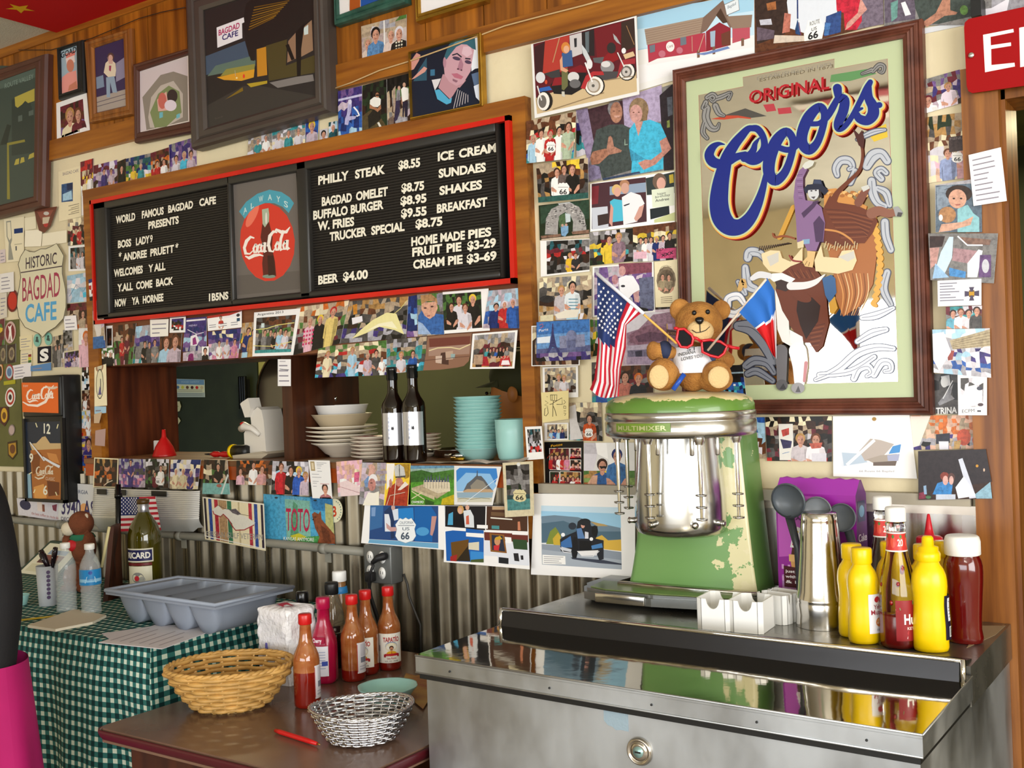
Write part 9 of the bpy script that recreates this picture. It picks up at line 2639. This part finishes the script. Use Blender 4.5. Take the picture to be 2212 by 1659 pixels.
for u0_,u1_ in((.09,.19),(.27,.38),(.62,.76)):
 P1,P2=rb(u0_,.02),rb(u1_,.16)
 MB().box((P1.x,P1.y-.006,P2.z),(P2.x,P1.y-.0035,P1.z)).build('slot','black',rbk,world=True)
 # ---------------- people
def skin_body(name,parent,pts,edges,mats,sub=2,faces_mat=None):
 me=bpy.data.meshes.new(name)
 keys=list(pts)
 me.from_pydata([pts[k][0]for k in keys],[(keys.index(a),keys.index(b))for a,b in edges],[])
 me.materials.append(M[mats]if isinstance(mats,str)else mats)
 o=bpy.data.objects.new(name,me)
 COL.objects.link(o)
 o.parent=parent
 md=o.modifiers.new('skin','SKIN')
 md.use_smooth_shade=True
 if not me.skin_vertices:
  raise RuntimeError('no skin layer')
 for i,k in enumerate(keys):
  r=pts[k][1]
  me.skin_vertices[0].data[i].radius=r if isinstance(r,tuple)else(r,r)
 me.skin_vertices[0].data[0].use_root=True
 s=o.modifiers.new('smooth','SUBSURF')
 s.levels=s.render_levels=sub
 return o
SK=mat('skin','b87a58',.5,spec=.35)
# someone in black standing at the picture edge, only the sleeve and a pink skirt in view
pe=thing('person',(onY(8,1400,-.98).x-.21,-1.0,0),'person at the picture edge in a black top and pink skirt','person',None,R(0))
BK=mat('black_knit','0d0b0e',.8,bump=.1,bscale=150)
pts=dict(pel=((0,0,.92),(.155,.11)),waist=((0,0,1.08),(.135,.10)),chest=((0,0,1.27),(.165,.115)),sh=((0,0,1.40),(.11,.085)),neck=((0,0,1.475),.055),ls=((-.19,0,1.385),.065),le=((-.23,.03,1.12),.05),lw=((-.2,-.06,.90),.038),rs=((.165,0,1.365),.07),re=((.205,.02,1.14),.058),rw=((.195,.0,.90),.046),rc=((.182,-.01,.79),.040))
skin_body('black_top',pe,pts,[('pel','waist'),('waist','chest'),('chest','sh'),('sh','neck'),('sh','ls'),('ls','le'),('le','lw'),('sh','rs'),('rs','re'),('re','rw'),('rw','rc')],BK)
def skirt(u,v):
 t=2*math.pi*u
 r=.155+.055*v
 w=.008*math.sin(9*t)*v
 return Vector(((r+w)*math.cos(t)+.055*v*0,(r*.78+w)*math.sin(t),.965-.56*v))
MB().grid(lambda u,v:skirt(u,v)+Vector((.095,0,0)),108,12).build('pink_skirt',mat('magenta_cloth','b00c62',.75,vary=.2,vscale=5),pe)
body=dict(head0=((0,0,1.44),.054),headn=((0,-.008,1.52),.052),head1=((0,-.02,1.58),(.072,.088)),head2=((0,-.012,1.67),(.075,.09)),head3=((0,0,1.73),.05))
skin_body('head',pe,body,[('head0','headn'),('headn','head1'),('head1','head2'),('head2','head3')],SK)
MB().ell((0,.02,1.665),(.088,.10,.10)).build('hair',mat('dark_hair','1c120c',.6),pe)
MB().ell((0,-.112,1.60),(.012,.018,.018)).build('nose',SK,pe)
for s in(-1,1):
 MB().ell((s*.03,-.095,1.625),(.010,.006,.006)).build('eye','blackgloss',pe)
 lg=dict(hip=((s*.085+.04,0,.86),.085),kn=((s*.09+.04,-.01,.48),.058),an=((s*.09+.04,.01,.09),.038),toe=((s*.09+.04,-.13,.035),.03))
 skin_body('leg',pe,lg,[('hip','kn'),('kn','an'),('an','toe')],SK)
def hand(par,wrist,dirv,palm_n,m_,s=1.0,curl=.5):
 w=Vector(wrist)
 d=Vector(dirv).normalized()
 nrm=Vector(palm_n).normalized()
 side=d.cross(nrm)
 p_=dict(w=(w,.026*s),p=(w+d*.05*s,(.040*s,.017*s)),k=(w+d*.085*s,(.038*s,.014*s)))
 e=[('w','p'),('p','k')]
 for i,(o_,L)in enumerate(((-.030,.062),(-.010,.075),(.010,.070),(.029,.055))):
  b=w+d*.088*s+side*o_*s
  k1_=b+(d*(1-.3*curl)+nrm*.5*curl)*L*.45*s
  k2_=k1_+(d*(1-.8*curl)+nrm*1.0*curl).normalized()*L*.33*s
  k3_=k2_+(d*(.6-.8*curl)+nrm*1.1*curl).normalized()*L*.26*s
  p_['a%d'%i]=(b,.0095*s);p_['b%d'%i]=(k1_,.0088*s);p_['c%d'%i]=(k2_,.008*s);p_['d%d'%i]=(k3_,.0068*s)
  e+=[('k','a%d'%i),('a%d'%i,'b%d'%i),('b%d'%i,'c%d'%i),('c%d'%i,'d%d'%i)]
 t0=w+d*.03*s-side*.032*s
 p_['t0']=(t0,.012*s);p_['t1']=(t0+(d*.7-side*.6+nrm*.3)*.032*s,.0105*s);p_['t2']=(t0+(d*1.3-side*.8+nrm*.6)*.045*s,.009*s)
 e+=[('w','t0'),('t0','t1'),('t1','t2')]
 return skin_body('hand',par,p_,e,m_)
hand(pe,(.180,-.012,.77),(0,-.1,-1),(-1,0,0),SK)
hand(pe,(-.195,-.07,.88),(.1,-.3,-1),(1,0,0),SK)
# the cook half hidden behind the hatch
ck_=thing('person',(onY(1142,800,.62).x,.62,0),'cook in a dark cap looking down behind the hatch','person',None,R(-70))
sh_c=mat('kitchen_shirt','2c2418',.8)
pts=dict(pel=((0,0,.92),(.16,.12)),waist=((0,0,1.06),(.15,.11)),chest=((0,.02,1.24),(.18,.125)),sh=((0,.0,1.36),(.11,.09)),neck=((0,-.02,1.42),.055),ls=((-.20,0,1.33),.065),le=((-.25,-.06,1.08),.05),lw=((-.16,-.24,1.0),.038),rs=((.20,0,1.33),.065),re=((.25,-.06,1.08),.05),rw=((.16,-.24,1.0),.038),lh=((-.09,0,.82),.09),lk=((-.1,-.02,.48),.065),la=((-.1,0,.08),.045),rh=((.09,0,.82),.09),rk=((.1,-.02,.48),.065),ra=((.1,0,.08),.045))
skin_body('clothes',ck_,pts,[('pel','waist'),('waist','chest'),('chest','sh'),('sh','neck'),('sh','ls'),('ls','le'),('le','lw'),('sh','rs'),('rs','re'),('re','rw'),('pel','lh'),('lh','lk'),('lk','la'),('pel','rh'),('rh','rk'),('rk','ra')],sh_c)
SK2=mat('lamplit_skin','c07a3c',.5)
hd_=dict(a=((0,-.02,1.44),.05),b=((0,-.075,1.525),(.066,.075)),c=((0,-.055,1.60),(.076,.092)),d=((0,-.02,1.665),.055))
skin_body('head',ck_,hd_,[('a','b'),('b','c'),('c','d')],SK2)
MB().ell((0,-.160,1.545),(.013,.020,.022),rot=Matrix.Rotation(.3,3,'X')).build('nose',SK2,ck_)
MB().ell((0,-.150,1.502),(.022,.006,.005)).build('mouth',mat('lips','8a4a34',.5),ck_)
for s in(-1,1):
 MB().ell((s*.03,-.142,1.575),(.010,.006,.006)).build('eye','blackgloss',ck_)
 MB().ell((s*.078,-.04,1.57),(.010,.018,.028)).build('ear',SK2,ck_)
m=MB().ell((0,-.03,1.63),(.092,.108,.085))
m.grid(lambda u,v:Vector((.075*math.cos(math.pi*(1+u)),-.09-.10*v*math.sin(math.pi*u),1.625-.03*v)),12,4)
m.build('cap',mat('olive_cap','3a3a1c',.8),ck_)
hand(ck_,(-.15,-.25,.99),(.3,-1,-.2),(1,0,0),SK2)
hand(ck_,(.15,-.25,.99),(-.3,-1,-.2),(-1,0,0),SK2)
